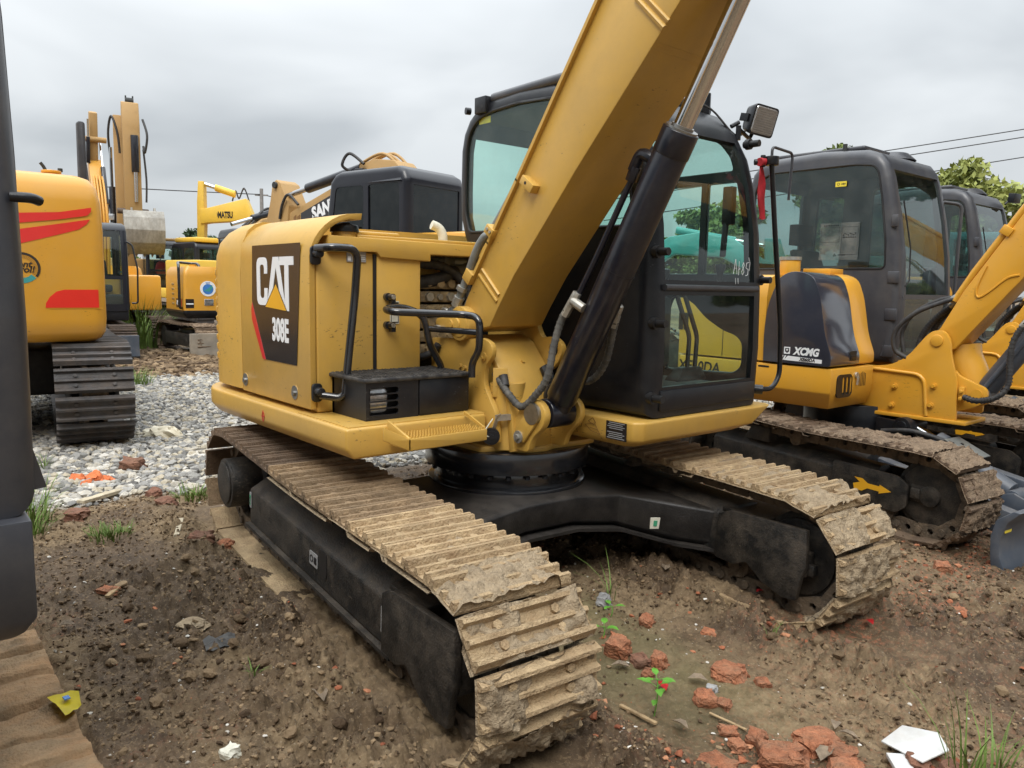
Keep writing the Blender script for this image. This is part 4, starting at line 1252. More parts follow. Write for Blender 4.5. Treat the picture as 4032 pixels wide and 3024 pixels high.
    b = B(); b.tube(fillet([on(Lc - .14, .05, -.03), on(Lc - .14, .115, -.035), on(Lc - .22, .115, -.035)], .03), .025, 10); b.cyl(on(Lc - .26, .105, -.035), on(Lc - .20, .11, -.035), .024, n=6)
    part('port_elbow', b, CYLB, cyl_, bevel=.002)
    b = B(); b.cyl(on(.55, .03, -.075), on(.55, .10, -.085), .022, n=10); b.cyl(on(.59, .10, -.075), on(.52, .10, -.085), .021, n=6)
    part('port_elbow', b, ZINC, cyl_, bevel=.002)
    b = B(); b.cyl(on(.56, -.02, .05), on(.56, .0, .11), .02, n=10); b.cyl(on(.59, -.01, .10), on(.53, -.01, .105), .018, n=6)
    part('port_elbow', b, ZINC, cyl_, bevel=.002)
    for dv in ((Lc * .55, .0735), ):
        b = B(); b.cyl(on(dv[0], 0, 0), on(dv[0] + .004, 0, 0), dv[1], n=36)
        part('weld_ring', b, CYLB, cyl_, smooth=60)
    # hoses
    def hose(pts, r_, m_=HOSE, wrap=None, n_=7, nm='hose'):
        pp = smooth_path(pts, n_)
        b = B(); b.tube(pp, r_, 10)
        h = part(nm, b, m_, root, smooth=60)
        if wrap:
            b = B()
            acc = 0
            for i in range(1, len(pp)):
                acc += (pp[i] - pp[i - 1]).length
                if acc > wrap:
                    acc = 0
                    t = (pp[min(i + 1, len(pp) - 1)] - pp[i - 1]).normalized()
                    b.cyl(pp[i] - t * .003, pp[i] + t * .003, r_ * 1.12, n=10)
            part('hose_wrap', b, m_, h, kind='stuff')
        return h
    hose([on(.52, .10, -.085), on(.44, .11, -.09), on(.33, .075, -.11), on(.2, .02, -.13), on(.10, .03, -.14), (.40, -.25, .945), (.33, -.275, 1.0), (.27, -.275, 1.05), (.2, -.25, 1.08)], .0165, WRAP, .022, 9)
    hose([on(.53, -.01, .105), on(.45, -.02, .12), on(.30, -.03, .15), on(.18, .0, .16), on(.12, .06, .13), (.36, .0, 1.02), (.30, .0, 1.05)], .0165, WRAP, .022, 9)
    hose([(.27, -.26, 1.08), (.28, -.262, 1.06), (.30, -.27, 1.03)], .022)
    for p, q in ((on(.53, .10, -.085), on(.47, .105, -.088)), (on(.54, -.01, .105), on(.48, -.015, .112))):
        b = B(); b.cyl(p, q, .0195, n=6)
        part('hose_fitting', b, ZINC, root)
    hose([(.30, .0, 1.05), (.34, -.02, 1.04), (.38, -.04, 1.02), (.40, -.03, 1.05), (.42, -.0, 1.12), (.46, .0, 1.17)], .02, BLK)
    hose([(.38, -.04, 1.02), (.37, -.05, .98), (.38, -.05, .95)], .028, BLK)
    b = B(); b.cyl((.36, -.045, 1.03), (.36, -.045, 1.075), .011, n=10)
    part('hose_stub', b, BLK, root)
    # ---- valve bank between tank and boom
    for k in range(6):
        z = 1.14 + k * .068
        b = B(); b.box(-.40, -.26, -.44, -.10, z, z + .056)
        v = part('valve_section', b, VALVE, root, bevel=.006)
        b = B()
        for j in range(4):
            y = -.33 + j * .068
            if (k + j) % 3 == 2: b.cyl((-.26, y, z + .028), (-.245, y, z + .028), .016, n=12)
            else: b.hexa((-.26, y, z + .028), (1, 0, 0), .024, .02)
        part('valve_plugs', b, ZINC if k == 4 else VALVE, v, kind='stuff')
    for (p, r_) in (([(-.25, -.25, 1.375), (-.21, -.25, 1.375), (-.19, -.22, 1.345)], .012), ([(-.25, -.14, 1.375), (-.2, -.14, 1.37), (-.17, -.11, 1.34)], .012)):
        b = B(); b.tube(fillet(p, .03), r_, 8)
        part('hose_elbow', b, ZINC, root, smooth=60)
    b = B(); b.cyl((-.34, -.40, 1.615), (-.34, -.10, 1.625), .030, n=14); b.cyl((-.34, -.30, 1.618), (-.34, -.27, 1.619), .038, n=6); b.cyl((-.34, -.19, 1.621), (-.34, -.165, 1.622), .037, n=6)
    b.tube(fillet([(-.34, -.12, 1.625), (-.32, -.03, 1.62), (-.30, -.06, 1.585), (-.28, -.14, 1.57)], .04), .032, 12)
    part('oil_pipe', b, PIPE, root, bevel=.003)
    hose([(-.28, -.14, 1.572), (-.27, -.22, 1.545), (-.27, -.32, 1.52), (-.28, -.42, 1.51)], .034)
    hose([(-.25, -.44, 1.605), (-.25, -.30, 1.605), (-.24, -.2, 1.575), (-.22, -.13, 1.515), (-.21, -.10, 1.45), (-.20, -.09, 1.38)], .023, HOSE, .03)
    hose([(-.14, -.31, 1.28), (-.12, -.31, 1.33), (-.07, -.31, 1.37)], .028)
    b = B()
    bmesh.ops.create_uvsphere(b.bm, u_segments=16, v_segments=10, radius=.062, matrix=Matrix.Translation((-.33, -.065, 1.545)))
    ac = part('accumulator', b, STEEL, root, smooth=80)
    b = B(); b.disc((-.275, -.075, 1.545), (1, -.2, 0), .02, .012, 8)
    part('accumulator_label', b, YSTK, ac)
    b = B(); b.box(-.30, -.27, -.03, .005, 1.50, 1.66)
    part('valve_post', b, TRIMM, root)
    hose([(-.3, -.45, 1.18), (-.26, -.40, 1.13), (-.2, -.34, 1.16), (-.17, -.33, 1.2)], .018)
    hose([(-.3, -.42, 1.55), (-.29, -.34, 1.49), (-.31, -.3, 1.46)], .014)
    return root
cat = build_main()

# ---- cab of the middle machine
def main_cab(root):
    o = [(.35, .90), (.80, .90), (.81, 1.20), (.80, 1.5), (.775, 1.80), (.735, 2.02), (.68, 2.19), (.60, 2.325), (.49, 2.43), (.33, 2.50), (.10, 2.54), (-.15, 2.555), (-.40, 2.545), (-.52, 2.52), (-.61, 2.46), (-.665, 2.38), (-.69, 2.28), (-.695, 2.05), (-.69, 1.90), (-.645, 1.77), (-.50, 1.52), (-.38, 1.32), (-.36, .95)]
    o = o[1:] + o[:1]
    o = [(-.36, .90), (.80, .90)] + o[1:-1]
    rh = [p for p in offs(o, .088) if p[1] > 1.60]
    rh = [(q[0], max(q[1], 1.612)) for q in rh]
    rh = rpoly(rh + [], .03)
    rh = rh
    dl = rpoly([(.17, 1.03), (.64, 1.045), (.69, 1.09), (.69, 1.22), (.64, 1.265), (.55, 1.29), (.44, 1.35), (.35, 1.43), (.28, 1.465), (.20, 1.465), (.17, 1.40)], .03)
    du1 = rpoly([(-.50, 1.58), (.39, 1.58), (.39, 2.10), (.385, 2.10), (-.50, 2.10)], .02)
    du1 = rrect(-.45, .375, 1.585, 2.09, .02)
    du2 = rpoly([(.41, 1.585), (.68, 1.585), (.655, 1.85), (.60, 2.09), (.41, 2.09)], .02)
    du3 = rpoly([(-.45, 2.14), (.58, 2.14), (.55, 2.22), (.48, 2.30), (.36, 2.37), (-.45, 2.40)], .03)
    ds = [h[::-1] for h in (dl, du1, du2, du3)]
    shell = cab(root, o, .16, 1.10, .075, [rh], ds, [(1.045, 1.475), (1.545, 2.27)], [(1.80, 2.36)], BLK, GLASS, fm=.03, thick=.022, side_glass=GLASS)
    b = B(); b.cyl((.812, .245, 1.51), (.812, 1.0, 1.51), .015, n=14)
    part('front_bar', b, GREY, shell, smooth=60)
    b = B(); b.box(.80, .812, .25, 1.03, .93, 1.03)
    part('front_sill', b, BLK, shell, bevel=.006)
    # roof skin with a lighter top, brackets
    b = B()
    ro = [(.42, 2.475), (.33, 2.515), (.10, 2.555), (-.15, 2.57), (-.40, 2.56), (-.50, 2.535)]
    b.loft([[(x, y, z) for y, z in ((.22, z_ - .02), (.26, z_), (1.0, z_), (1.04, z_ - .02), (1.0, z_ - .03), (.26, z_ - .03))] for x, z_ in ro])
    part('roof_panel', b, GREY, shell, bevel=.004, smooth=60)
    b = B(); b.cyl((-.40, .20, 2.535), (.25, .20, 2.545), .03, n=12)
    part('roof_rail', b, GREY, shell, smooth=60)
    b = B(); b.box(-.50, -.40, .135, .20, 2.455, 2.545)
    bk = part('roof_bracket', b, BLK, shell, bevel=.006)
    b = B()
    for x in (-.47, -.43): b.disc((x, .1355, 2.49), (0, -1, 0), .011, .001, 10)
    part('bracket_hole', b, RUBB, bk)
    b = B(); b.disc((-.62, .2, 2.50), (-.3, -1, 0), .02, .03, 12)
    part('roof_plug', b, BLK, shell)
    for x, y, z in ((.83, .20, 1.67), (.84, .19, 1.345), (.84, .19, 1.0), (.80, 1.09, 1.56), (.70, 1.07, 2.27)):
        b = B(); b.cyl((x - .06, y, z), (x + .03, y + .004, z), .018, n=14); b.cyl((x - .045, y, z), (x - .02, y, z), .028, n=14)
        part('rubber_stop', b, RUBB, shell, smooth=60)
    # sill below the cab
    b = B()
    b.prism([(.10, .90), (.835, .90), (.80, .79), (.72, .755), (.10, .745)], 'y', .09, .13)
    pl = [(.10, .08), (.82, .08), (.845, .12), (.845, 1.14), (.10, 1.14)]
    b = B()
    b.loft([[(.10, .10, .77), (.72, .10, .77), (.76, .14, .77), (.76, .92, .77), (.70, .96, .77), (.10, .96, .77)],
            [(.10, .08, .80), (.79, .08, .80), (.82, .13, .80), (.82, 1.02, .80), (.76, 1.06, .80), (.10, 1.06, .80)],
            [(.10, .075, .895), (.80, .075, .895), (.84, .12, .895), (.84, 1.15, .895), (.79, 1.19, .895), (.10, 1.19, .895)]])
    sill = part('cab_sill', b, YEL, root, bevel=.012, seg=3)
    b = B(); b.box(.64, .765, .0705, .0745, .80, .885)
    pa = part('info_plate', b, DECAL, sill)
    b = B()
    for k in range(9):
        z = .806 + k * .009
        if k == 4: continue
        b.box(.648 + .006 * (k % 3), .755 - .012 * (k % 2), .0695, .0702, z, z + .0035)
    part('plate_print', b, STK, sill)
    b = B()
    pr = lambda a, c: b.tube([(a[0], .0735, a[1]), (c[0], .0735, c[1])], .0012, 4)
    for a, c in (((.55, .885), (.52, .865)), ((.55, .885), (.57, .86)), ((.52, .865), (.56, .85)), ((.50, .845), (.56, .86)), ((.50, .845), (.54, .82)), ((.56, .86), (.60, .81)), ((.54, .82), (.60, .81)), ((.53, .835), (.58, .83)),
                 ((.40, .84), (.44, .84)), ((.40, .815), (.44, .815)), ((.40, .84), (.40, .815)), ((.44, .84), (.44, .815)), ((.45, .85), (.475, .85)), ((.45, .83), (.475, .83)), ((.45, .85), (.45, .83)), ((.475, .85), (.475, .83)), ((.41, .875), (.44, .875)), ((.42, .885), (.43, .865)), ((.41, .862), (.45, .862)), ((.39, .80), (.45, .80)), ((.39, .80), (.40, .815)), ((.45, .80), (.44, .815))):
        pr(a, c)
    part('lifting_diagram', b, BRN, sill)
    # door rail, mirror bracket, lamp
    b = B(); b.tube(fillet([(.79, 1.11, .975), (.80, 1.22, .97), (.80, 1.29, 1.04), (.80, 1.27, 1.3), (.80, 1.16, 1.80), (.80, 1.085, 2.165)], .07), .0135, 10)
    part('door_rail', b, BLK, root, smooth=60)
    b = B(); b.cyl((.74, 1.09, .975), (.80, 1.13, .972), .026, n=12)
    part('rail_mount', b, BLK, root)
    b = B(); b.cyl((.80, 1.087, 2.15), (.80, 1.087, 2.195), .036, n=18); b.cyl((.74, 1.02, 2.165), (.80, 1.087, 2.17), .016, n=10); b.cyl((.775, 1.045, 2.14), (.775, 1.045, 2.20), .014, n=6)
    part('rail_mount', b, BLK, root, bevel=.003)
    b = B(); b.tube(fillet([(.80, 1.085, 2.19), (.80, 1.085, 2.245), (.80, 1.285, 2.235), (.80, 1.27, 1.99)], .03), .0075, 8)
    part('mirror_bracket', b, GREY, root, smooth=60)
    # work lamp on its arm
    ax = Vector((.86, -.2, -.22)).normalized(); rt = Vector((.35, .9, -.12)); rt = (rt - ax * rt.dot(ax)).normalized(); up = rt.cross(ax) * -1
    c = Vector((.66, 1.20, 2.41))
    b = B()
    def sq(cc, w_, h_, r_): return [cc + rt * p[0] + up * p[1] for p in rrect(-w_, w_, -h_, h_, r_)]
    b.loft([sq(c - ax * .09, .035, .03, .02), sq(c - ax * .06, .075, .065, .03), sq(c, .086, .078, .022), sq(c + ax * .012, .086, .078, .022)])
    lampo = part('work_lamp', b, BLK, root, smooth=50)
    b = B(); b.loft([sq(c + ax * .0125, .077, .069, .018), sq(c + ax * .016, .075, .067, .018)])
    part('lamp_lens', b, LENS, lampo, smooth=0)
    b = B()
    for k in range(-5, 6):
        b.obox(c + ax * .0165 + up * (k * .0118), rt, up, ax, .07, .0028, .0015)
    part('lens_ribs', b, STEEL, lampo, kind='stuff')
    b = B(); b.tube([c - ax * .05 - up * .06, c - ax * .06 - up * .1, Vector((.60, 1.07, 2.36))], .011, 8); b.obox(c - ax * .05 - rt * .085, ax, up, rt, .03, .02, .006); b.cyl((.60, 1.07, 2.30), (.60, 1.07, 2.375), .014, n=10); b.cyl((.56, 1.06, 2.375), (.58, 1.10, 2.40), .012, n=8)
    part('lamp_arm', b, BLK, lampo)
    b = B(); b.tube(smooth_path([c - ax * .07, c - ax * .1 - up * .05, (.58, 1.07, 2.33), (.5, .95, 2.46), (.42, .82, 2.50)], 5), .006, 6)
    part('lamp_cable', b, HOSE, lampo)
    b = B(); b.cyl((.45, .98, 2.44), (.45, .98, 2.55), .024, n=8)
    part('roof_stub', b, BLK, shell)
    # interior
    seat(shell, .02, .64, 1.22, .95)
    for y in (.30, .98):
        b = B(); b.box(-.25, .22, y - .09, y + .09, 1.05, 1.46)
        part('console', b, TRIMM, shell, bevel=.03)
        b = B(); b.tube([(.2, y, 1.46), (.215, y, 1.52)], .02, 10); b.loft([[(.22 + p[0] * k, y + p[1] * k, z) for p in circ(0, 0, 1, 10)] for z, k in ((1.50, .014), (1.55, .018), (1.60, .030), (1.615, .028), (1.62, .012))])
        part('joystick', b, BLK, shell, smooth=60)
    b = B(); b.tube([(.60, .97, 1.50), (.60, .97, 1.56)], .012, 8); b.loft([[(.60 + p[0] * k, .97 + p[1] * k, z) for p in circ(0, 0, 1, 10)] for z, k in ((1.555, .014), (1.59, .016), (1.625, .030), (1.64, .026))]); b.box(.52, .66, .90, 1.03, 1.44, 1.515)
    part('joystick', b, BLK, shell, smooth=50)
    b = B(); b.box(.18, .70, .25, 1.02, .93, 1.0)
    part('cab_floor', b, TRIMM, shell)
    for y in (.72, .785):
        b = B(); b.tube(fillet([(.60, y, 1.03), (.60, y + .01, 1.26), (.60, y - .12, 1.49)], .03), .012, 10)
        part('travel_lever', b, BLKG, shell, smooth=60)
    b = B(); b.loft([[(.54, .60, 1.03), (.64, .60, 1.03), (.64, .85, 1.03), (.54, .85, 1.03)], [(.57, .66, 1.10), (.62, .66, 1.10), (.62, .82, 1.10), (.57, .82, 1.10)]])
    part('pedal_base', b, BLK, shell, bevel=.01)
    b = B(); b.loft([[(.66, y_, 1.50), (.72, y_, 1.50), (.70, y_, 1.82), (.64, y_, 1.82)] for y_ in (.235, .30)])
    part('monitor', b, BLK, shell, bevel=.02)
    b = B(); b.loft([[(.58 + .0 * k, .985, z), (.64, .985, z), (.64, 1.03, z), (.58, 1.03, z)] for k, z in ((0, 1.85), (1, 2.05))]); b.tube([(.60, 1.0, 1.86), (.60, .985, 1.68)], .018, 8)
    part('window_latch', b, BLK, shell, bevel=.01)
    b = B(); b.box(-.60, .45, .22, 1.04, 2.44, 2.50)
    part('headliner', b, TRIMM, shell, bevel=.02)
    b = B(); b.box(-.6, .6, .18, .2, .93, 1.55)
    part('side_trim', b, TRIMM, shell)
    b = B(); b.box(-.50, -.40, .172, .176, 2.405, 2.44)
    part('sticker', b, YSTK, shell)
    # handwriting on the pane
    b = B()
    S = [((0, 0), (.014, .075)), ((.014, .075), (.03, .0)), ((.005, .028), (.028, .03)), ((.045, -.005), (.046, .065)), ((.04, .02), (.055, .028)),
         ((.075, .04), (.085, .06)), ((.085, .06), (.093, .045)), ((.093, .045), (.07, .012)), ((.07, .012), (.08, -.003)), ((.08, -.003), (.092, .012)), ((.092, .012), (.075, .04)),
         ((.135, .062), (.112, .058)), ((.112, .058), (.108, .032)), ((.108, .032), (.128, .026)), ((.128, .026), (.126, -.002)), ((.126, -.002), (.108, -.006)), ((.128, .085), (.142, .06)), ((.142, .06), (.138, .02)), ((.02, -.02), (.024, -.05)), ((.042, -.02), (.046, -.048))]
    for a, c2 in S:
        b.tube([(.799, .80 + a[0], 1.585 + a[1]), (.799, .80 + c2[0], 1.585 + c2[1])], .0016, 4)
    part('chalk_writing', b, WHITE, shell)
    return shell
main_cab(cat)
# red ribbon on the door-rail bracket
b = B()
L_ = []
for k in range(9):
    z = 2.165 - k * .036; w_ = .012 + .016 * math.sin(min(1, k / 4) * PI / 2); w_ = w_ if k < 7 else w_ * .8
    L_.append([(.77 + .004 * math.sin(k * 1.3 + j), 1.045 + k * .004 + w_ * (j - 2) / 2, z + .004 * math.sin(j * 2.1)) for j in range(5)] + [(.763 + .004 * math.sin(k + j), 1.045 + k * .004 + w_ * (j - 2) / 2, z) for j in range(4, -1, -1)])
b.loft(L_)
b.cyl((.77, 1.02, 2.163), (.775, 1.065, 2.168), .022, n=10)
rb = part('ribbon', b, RIB, smooth=80)
tag(rb, 'red cloth ribbon tied to the mirror bracket at the black cab corner', 'ribbon')

# ================================================================== slate-grey and orange-yellow machines in the same row
def build_grey(name, label, loc, skirt, ucp, seed, lettered=True, boom=True, blade=True, rail=False, mirror=True, dx=0):
    root = thing(name, label, 'excavator', loc, 0, 'excavators parked in the yard')
    M = Matrix.Translation((ucp[0], ucp[1], 0.315)) @ Euler((0, R(2.2), R(ucp[2]))).to_matrix().to_4x4()
    def mudf(fx, z, side, i):
        if fx > 0.9: return 0.74, 0.034
        if z > 0: return 0.62 if fx > .3 else .56, 0.024
        return 0, 0
    running_gear(root, M, .985, .76, .40, .215, .052, 38, [TANR], gr=.016, sag=.03, mud=mudf, mudmat=CLAYD, seed=seed)
    wheels(root, M, .985, .76, .40, .225, DIRTB, rollers=4)
    for s in (-1, 1):
        yo, yi = s * .86, s * .64
        b = B()
        pr = lambda x: [(x, yi, -.13), (x, yi, .06), (x, s * .70, .10), (x, s * .78, .10), (x, yo, .03), (x, yo, -.13)]
        b.loft([pr(-.72), pr(.62)])
        fr = part('track_frame', b, DIRTB, root, M, bevel=.012)
        b = B()
        for y_ in (s * .875, s * .65):
            b.prism(rpoly([(.34, -.13), (.34, .085), (.78, .085), (.86, .04), (.86, -.10), (.80, -.15), (.55, -.15)], .02), 'y', y_ - .012, y_ + .012)
        part('idler_guard', b, DIRTB, root, M, bevel=.004, kind='stuff')
        b = B(); b.box(.86, .95, min(s * .80, s * .86), max(s * .80, s * .86), -.05, .05); b.box(.87, .93, min(s * .84, s * .88), max(s * .84, s * .88), -.03, .03)
        part('idler_yoke', b, DIRTB, root, M, bevel=.006, kind='stuff')
        b = B(); b.loft([[(x_, y_, z_) for x_, y_ in ((-.34 * k, min(s * .76, s * .87)), (-.34 * k + .001, max(s * .76, s * .87)), (-.2, max(s * .76, s * .87)), (-.2, min(s * .76, s * .87)))] for z_, k in ((.08, 1.25), (.19, 1.05))])
        part('carrier_bracket', b, DIRTB, root, M, bevel=.01)
        if s < 0:
            b = B(); b.prism([(.50, -.035), (.545, -.015), (.505, .01), (.56, .012), (.60, -.012), (.68, -.012), (.68, -.0), (.76, -.028), (.68, -.058), (.68, -.045), (.60, -.045), (.565, -.07), (.51, -.072)], 'y', -.8895, -.8875)
            part('arrow_sticker', b, TRI, fr)
    b = B()
    b.loft([[(x0, y, z0), (x1, y, z0), (x1, y, z1), (x0, y, z1)] for y, x0, x1, z0, z1 in ((-.64, -.4, .42, -.09, .08), (-.35, -.35, .36, -.02, .13), (.35, -.35, .36, -.02, .13), (.64, -.4, .42, -.09, .08))])
    part('carbody', b, BLKT, root, M, bevel=.02)
    b = B(); b.cyl((ucp[0] - .15, 0, .42), (ucp[0] - .15, 0, .66), .40, n=40)
    part('swing_ring', b, BLK, root, bevel=.005)
    if blade:
        for s in (-1, 1):
            b = B(); b.loft([[(.30, s * .34 - .05, -.12), (.30, s * .34 + .05, -.12), (.30, s * .34 + .05, .06), (.30, s * .34 - .05, .06)],
                             [(1.42, s * .40 - .05, -.26), (1.42, s * .40 + .05, -.26), (1.42, s * .40 + .05, -.10), (1.42, s * .40 - .05, -.10)]])
            part('blade_arm', b, BLUEG, root, M, bevel=.012)
        prf = [(1.42, -.31), (1.50, -.31), (1.45, -.20), (1.44, -.10), (1.47, .0), (1.53, .07), (1.49, .07), (1.41, 0), (1.39, -.1), (1.40, -.2)]
        b = B(); b.prism(prf, 'y', -.96, .96)
        bl = part('blade', b, BLUEG, root, M, bevel=.006)
        b = B(); b.prism(rrect(-.94, -.86, -.07, .02, .008), 'x', 1.452, 1.454)
        part('sticker', b, YSTK, bl)
        b = B(); b.cyl((.40, .0, .24), (.62, .0, .15), .03, n=16)
        part('blade_rod', b, CHROME, root, M)
        b = B(); b.cyl((.58, .0, .165), (1.08, .0, -.06), .068, n=24); b.cyl((.56, .0, .175), (.62, .0, .15), .075, n=24)
        bc = part('blade_cylinder', b, BLUEG, root, M, bevel=.004, smooth=50)
        b = B(); b.cyl((1.12, -.085, -.085), (1.12, .085, -.085), .055, n=24); b.cyl((1.12, -.1, -.085), (1.12, .1, -.085), .036, n=20)
        part('cylinder_eye', b, BLUEG, bc, bevel=.004)
        b = B(); b.cyl((.36, -.12, .25), (.36, .12, .25), .065, n=24); b.cyl((.36, -.13, .25), (.36, .13, .25), .04, n=20); b.box(.15, .36, -.1, -.06, .08, .28); b.box(.15, .36, .06, .1, .08, .28)
        part('cylinder_bracket', b, BLK, root, M, bevel=.006)
        b = B(); b.obox((.78, -.02, .175), (.90, 0, -.36), (0, 1, 0), (.36, 0, .9), .12, .10, .004)
        gd = part('cylinder_guard', b, PIPE, root, M, bevel=.002)
        b = B(); b.disc((.745, -.02, .192), (.36, 0, .9), .012, .006, 6); b.disc((.795, -.02, .172), (.36, 0, .9), .012, .006, 6)
        part('guard_bolts', b, BLK, gd, kind='stuff')
        for s in (-1, 1):
            b = B(); b.prism([(1.02, -.16), (1.08, -.06), (1.14, -.04), (1.25, -.08), (1.42, -.16), (1.42, -.22), (1.05, -.2)], 'y', s * .10 - .012, s * .10 + .012)
            part('blade_lug', b, BLUEG, root, M, bevel=.004)
        b = B(); b.tube(smooth_path([(.25, -.18, .2), (.45, -.17, .24), (.60, -.12, .22), (.72, -.09, .19)], 5), .018, 8)
        part('blade_hose', b, HOSE, root, M, smooth=60)
    # ---- skirt
    arc = [(-.05 - 1.22 * math.cos(R(t)), -1.22 * math.sin(R(t))) for t in range(-50, 51, 5)]
    plan = [(.46, -.96), (.46, -.30), (.46, .10), (.42, .96)] + [(x, y) for x, y in arc] + [(-.8, -.96)]
    yw = .90 if rail else .96
    plan = [(.46, -.96), (.46, -.33), (-.1, -.33), (-.1, .08), (.40 if not rail else .52, .08), (.40 if not rail else .52, yw)] + [p for p in arc] + [(-.84, -.96)]
    b = B()
    def lv(z, k): return [(x * (1 if k == 0 else 1 - .12 * k), y * (1 - k * .10), z) for x, y in plan]
    b.loft([lv(.68, 1), lv(.80, 0), lv(.975, 0)] if not rail else [lv(.655, .55), lv(.67, .3), lv(.71, 0), lv(.975, 0)])
    sk = part('deck_skirt', b, skirt, root, bevel=.012, seg=2)
    if lettered:
        lettering('lettering', 'XE60DA', .115, DECAL, sk, (-.645, -.9612, .895), (1, 0, 0), bold=.002, shear=.12, sx=.95)
    # ---- counterweight and side hood
    b = B()
    arc2 = [(-.05 - 1.20 * math.cos(R(t)), -1.20 * math.sin(R(t))) for t in range(-50, 51, 5)]
    pl2 = [(-.08, -.945), (-.08, .93)] + arc2 + [(-.86, -.945)]
    L_ = []
    for z, k in ((.99, 1), (1.45, 1), (1.55, .985), (1.605, .95), (1.625, .88)):
        L_.append([(x if x > -.2 else x * k, y * (k if abs(y) > .3 else k), z) for x, y in pl2])
    b.loft(L_)
    cw = part('counterweight', b, XYEL, root, smooth=50)
    for k in range(4):
        b = B(); b.prism(rrect(-.97 + k * .05, -.945 + k * .05, 1.18, 1.32, .012), 'y', -.9475, -.9462) if k >= 2 else b.prism(rrect(-.97 + k * .05 + .12, -.945 + k * .05 + .12, 1.18, 1.32, .012), 'y', -.9475, -.9462)
        part('vent_slot', b, RUBB, cw)
    b = B(); b.box(-.445, -.44, -.9470, -.944, 1.0, 1.58)
    part('door_gap', b, RUBB, cw)
    b = B(); b.prism(rrect(-.11, -.02, .945, .958, .005), 'y', -.9615, -.9602)
    part('skirt_slot', b, RUBB, sk)
    # glossy cover with the lettering, then the orange stripe
    cv = rpoly([(-.07, .99), (.452, .99), (.455, 1.06), (.40, 1.20), (.345, 1.48), (.29, 1.61), (.20, 1.645), (.10, 1.645), (.02, 1.60), (-.06, 1.40), (-.075, 1.2)], [.01, .015, .03, .06, .1, .05, .05, .05, .05, .1, .05], 3)
    b = B(); b.prism(cv, 'y', -.968, -.55)
    cov = part('hood_cover', b, GREYG, root, bevel=.035, seg=4, smooth=50)
    b = B()
    b.prism(rpoly([(-.96 + .09, 1.12), (-.62, 1.10), (-.62, 1.56), (-.80, 1.56)], .05), 'x', .30, .30)if False else None
    cs = [(x * .985 - .004 if x > 0 else x, z * .995 + .004) for x, z in cv]
    b = B(); b.prism(cs, 'y', -.548, -.30)
    part('hood_stripe', b, XYEL, root, bevel=.015, seg=3, smooth=50)
    b = B(); b.prism(rrect(-.70, -.60, 1.02, 1.09, .012), 'x', .435, .455)
    lt = part('cover_latch', b, RUBB, cov)
    b = B(); b.prism(rrect(-.69, -.61, 1.03, 1.06, .006), 'x', .455, .46)
    part('latch_handle', b, BLK, lt, bevel=.002)
    if lettered:
        lettering('lettering', 'XCMG', .072, WHITE, cov, (.268, -.969, 1.080), (1, 0, -.02), bold=.0035, shear=.22, sx=.88)
        b = B(); b.prism(rrect(.098, .145, 1.058, 1.108, .003), 'y', -.970, -.9685, [[(.105, 1.100), (.138, 1.100), (.138, 1.075), (.1215, 1.063), (.105, 1.075)][::-1]])
        part('emblem', b, WHITE, cov)
        b = B(); b.prism([(.113, 1.092), (.130, 1.092), (.1215, 1.076)], 'y', -.970, -.9685)
        part('emblem', b, WHITE, cov)
        b = B(); b.prism([(.13, 1.045), (.39, 1.035), (.39, 1.008), (.10, 1.012)], 'y', -.970, -.9685)
        part('name_bar', b, WHITE, cov)
        for k in range(3):
            b = B(); b.prism([(.118 - .022 * k, 1.046), (.106 - .022 * k, 1.046), (.09 - .022 * k, 1.014), (.102 - .022 * k, 1.014)][::-1], 'y', -.970, -.9685)
            part('name_stripe', b, WHITE, cov)
        lettering('lettering', 'XE60DA', .032, DECAL, cov, (.28, -.9705, 1.025), (1, 0, -.03), bold=.0012, shear=.2)
    b = B(); b.cyl((-.10, -.62, 1.60), (-.10, -.62, 1.74), .075, n=24)
    nk = part('filler_neck', b, XYEL, root, bevel=.006)
    b = B(); b.cyl((-.10, -.62, 1.74), (-.10, -.62, 1.765), .08, n=24)
    part('filler_cap', b, ZINC, nk)
    b = B(); b.box(-.06, .16, -.50, -.30, 1.64, 1.68)
    part('hood_plate', b, XYEL, root, bevel=.005)
    # front grille of the skirt
    b = B(); b.prism(rrect(-.88, -.66, .765, .93, .045), 'x', .457, .466, [rrect(-.865 + k * .055 + .01, -.865 + k * .055 + .042, .785, .91, .01)[::-1] for k in range(4)][1:4])
    gp = part('front_grille', b, BLK, sk)
    b = B(); b.prism(rrect(-.87, -.67, .775, .92, .04), 'x', .455, .4595)
    part('grille_back', b, RUBB, gp)
    b = B(); b.disc((.461, -.60, .915), (1, 0, 0), .022, .012, 14); b.obox((.475, -.595, .875), (1, 0, 0), (0, 1, 0), (0, .2, 1), .004, .01, .03)
    part('skirt_lock', b, ZINC, sk)
    for k in range(5):
        b = B(); b.prism(rrect(-.545 + k * .022, -.537 + k * .022, .83, .935 - .006 * abs(k - 2), .004, 2), 'x', .458, .4615)
        part('skirt_slot', b, RUBB, sk)
    # ---- frame plates
    rp_ = rpoly([(.2, .985), (.44, .965), (.57, .985), (.68, 1.06), (.78, 1.20), (.83, 1.25), (.91, 1.255), (.955, 1.18), (.965, 1.08), (1.02, .90), (1.03, .63), (.2, .63)], [0, .03, .1, .1, .05, .05, .05, .03, .1, .05, .01, 0])
    b = B(); b.prism(rp_, 'y', -.275, -.245)
    fp = part('boom_bracket', b, XYEL, root, bevel=.006)
    b = B(); b.prism(rpoly([(.2, .985), (.6, 1.0), (.78, 1.20), (.85, 1.27), (.93, 1.255), (1.0, 1.1), (1.08, .92), (1.09, .66), (.2, .63)], .03), 'y', .045, .075)
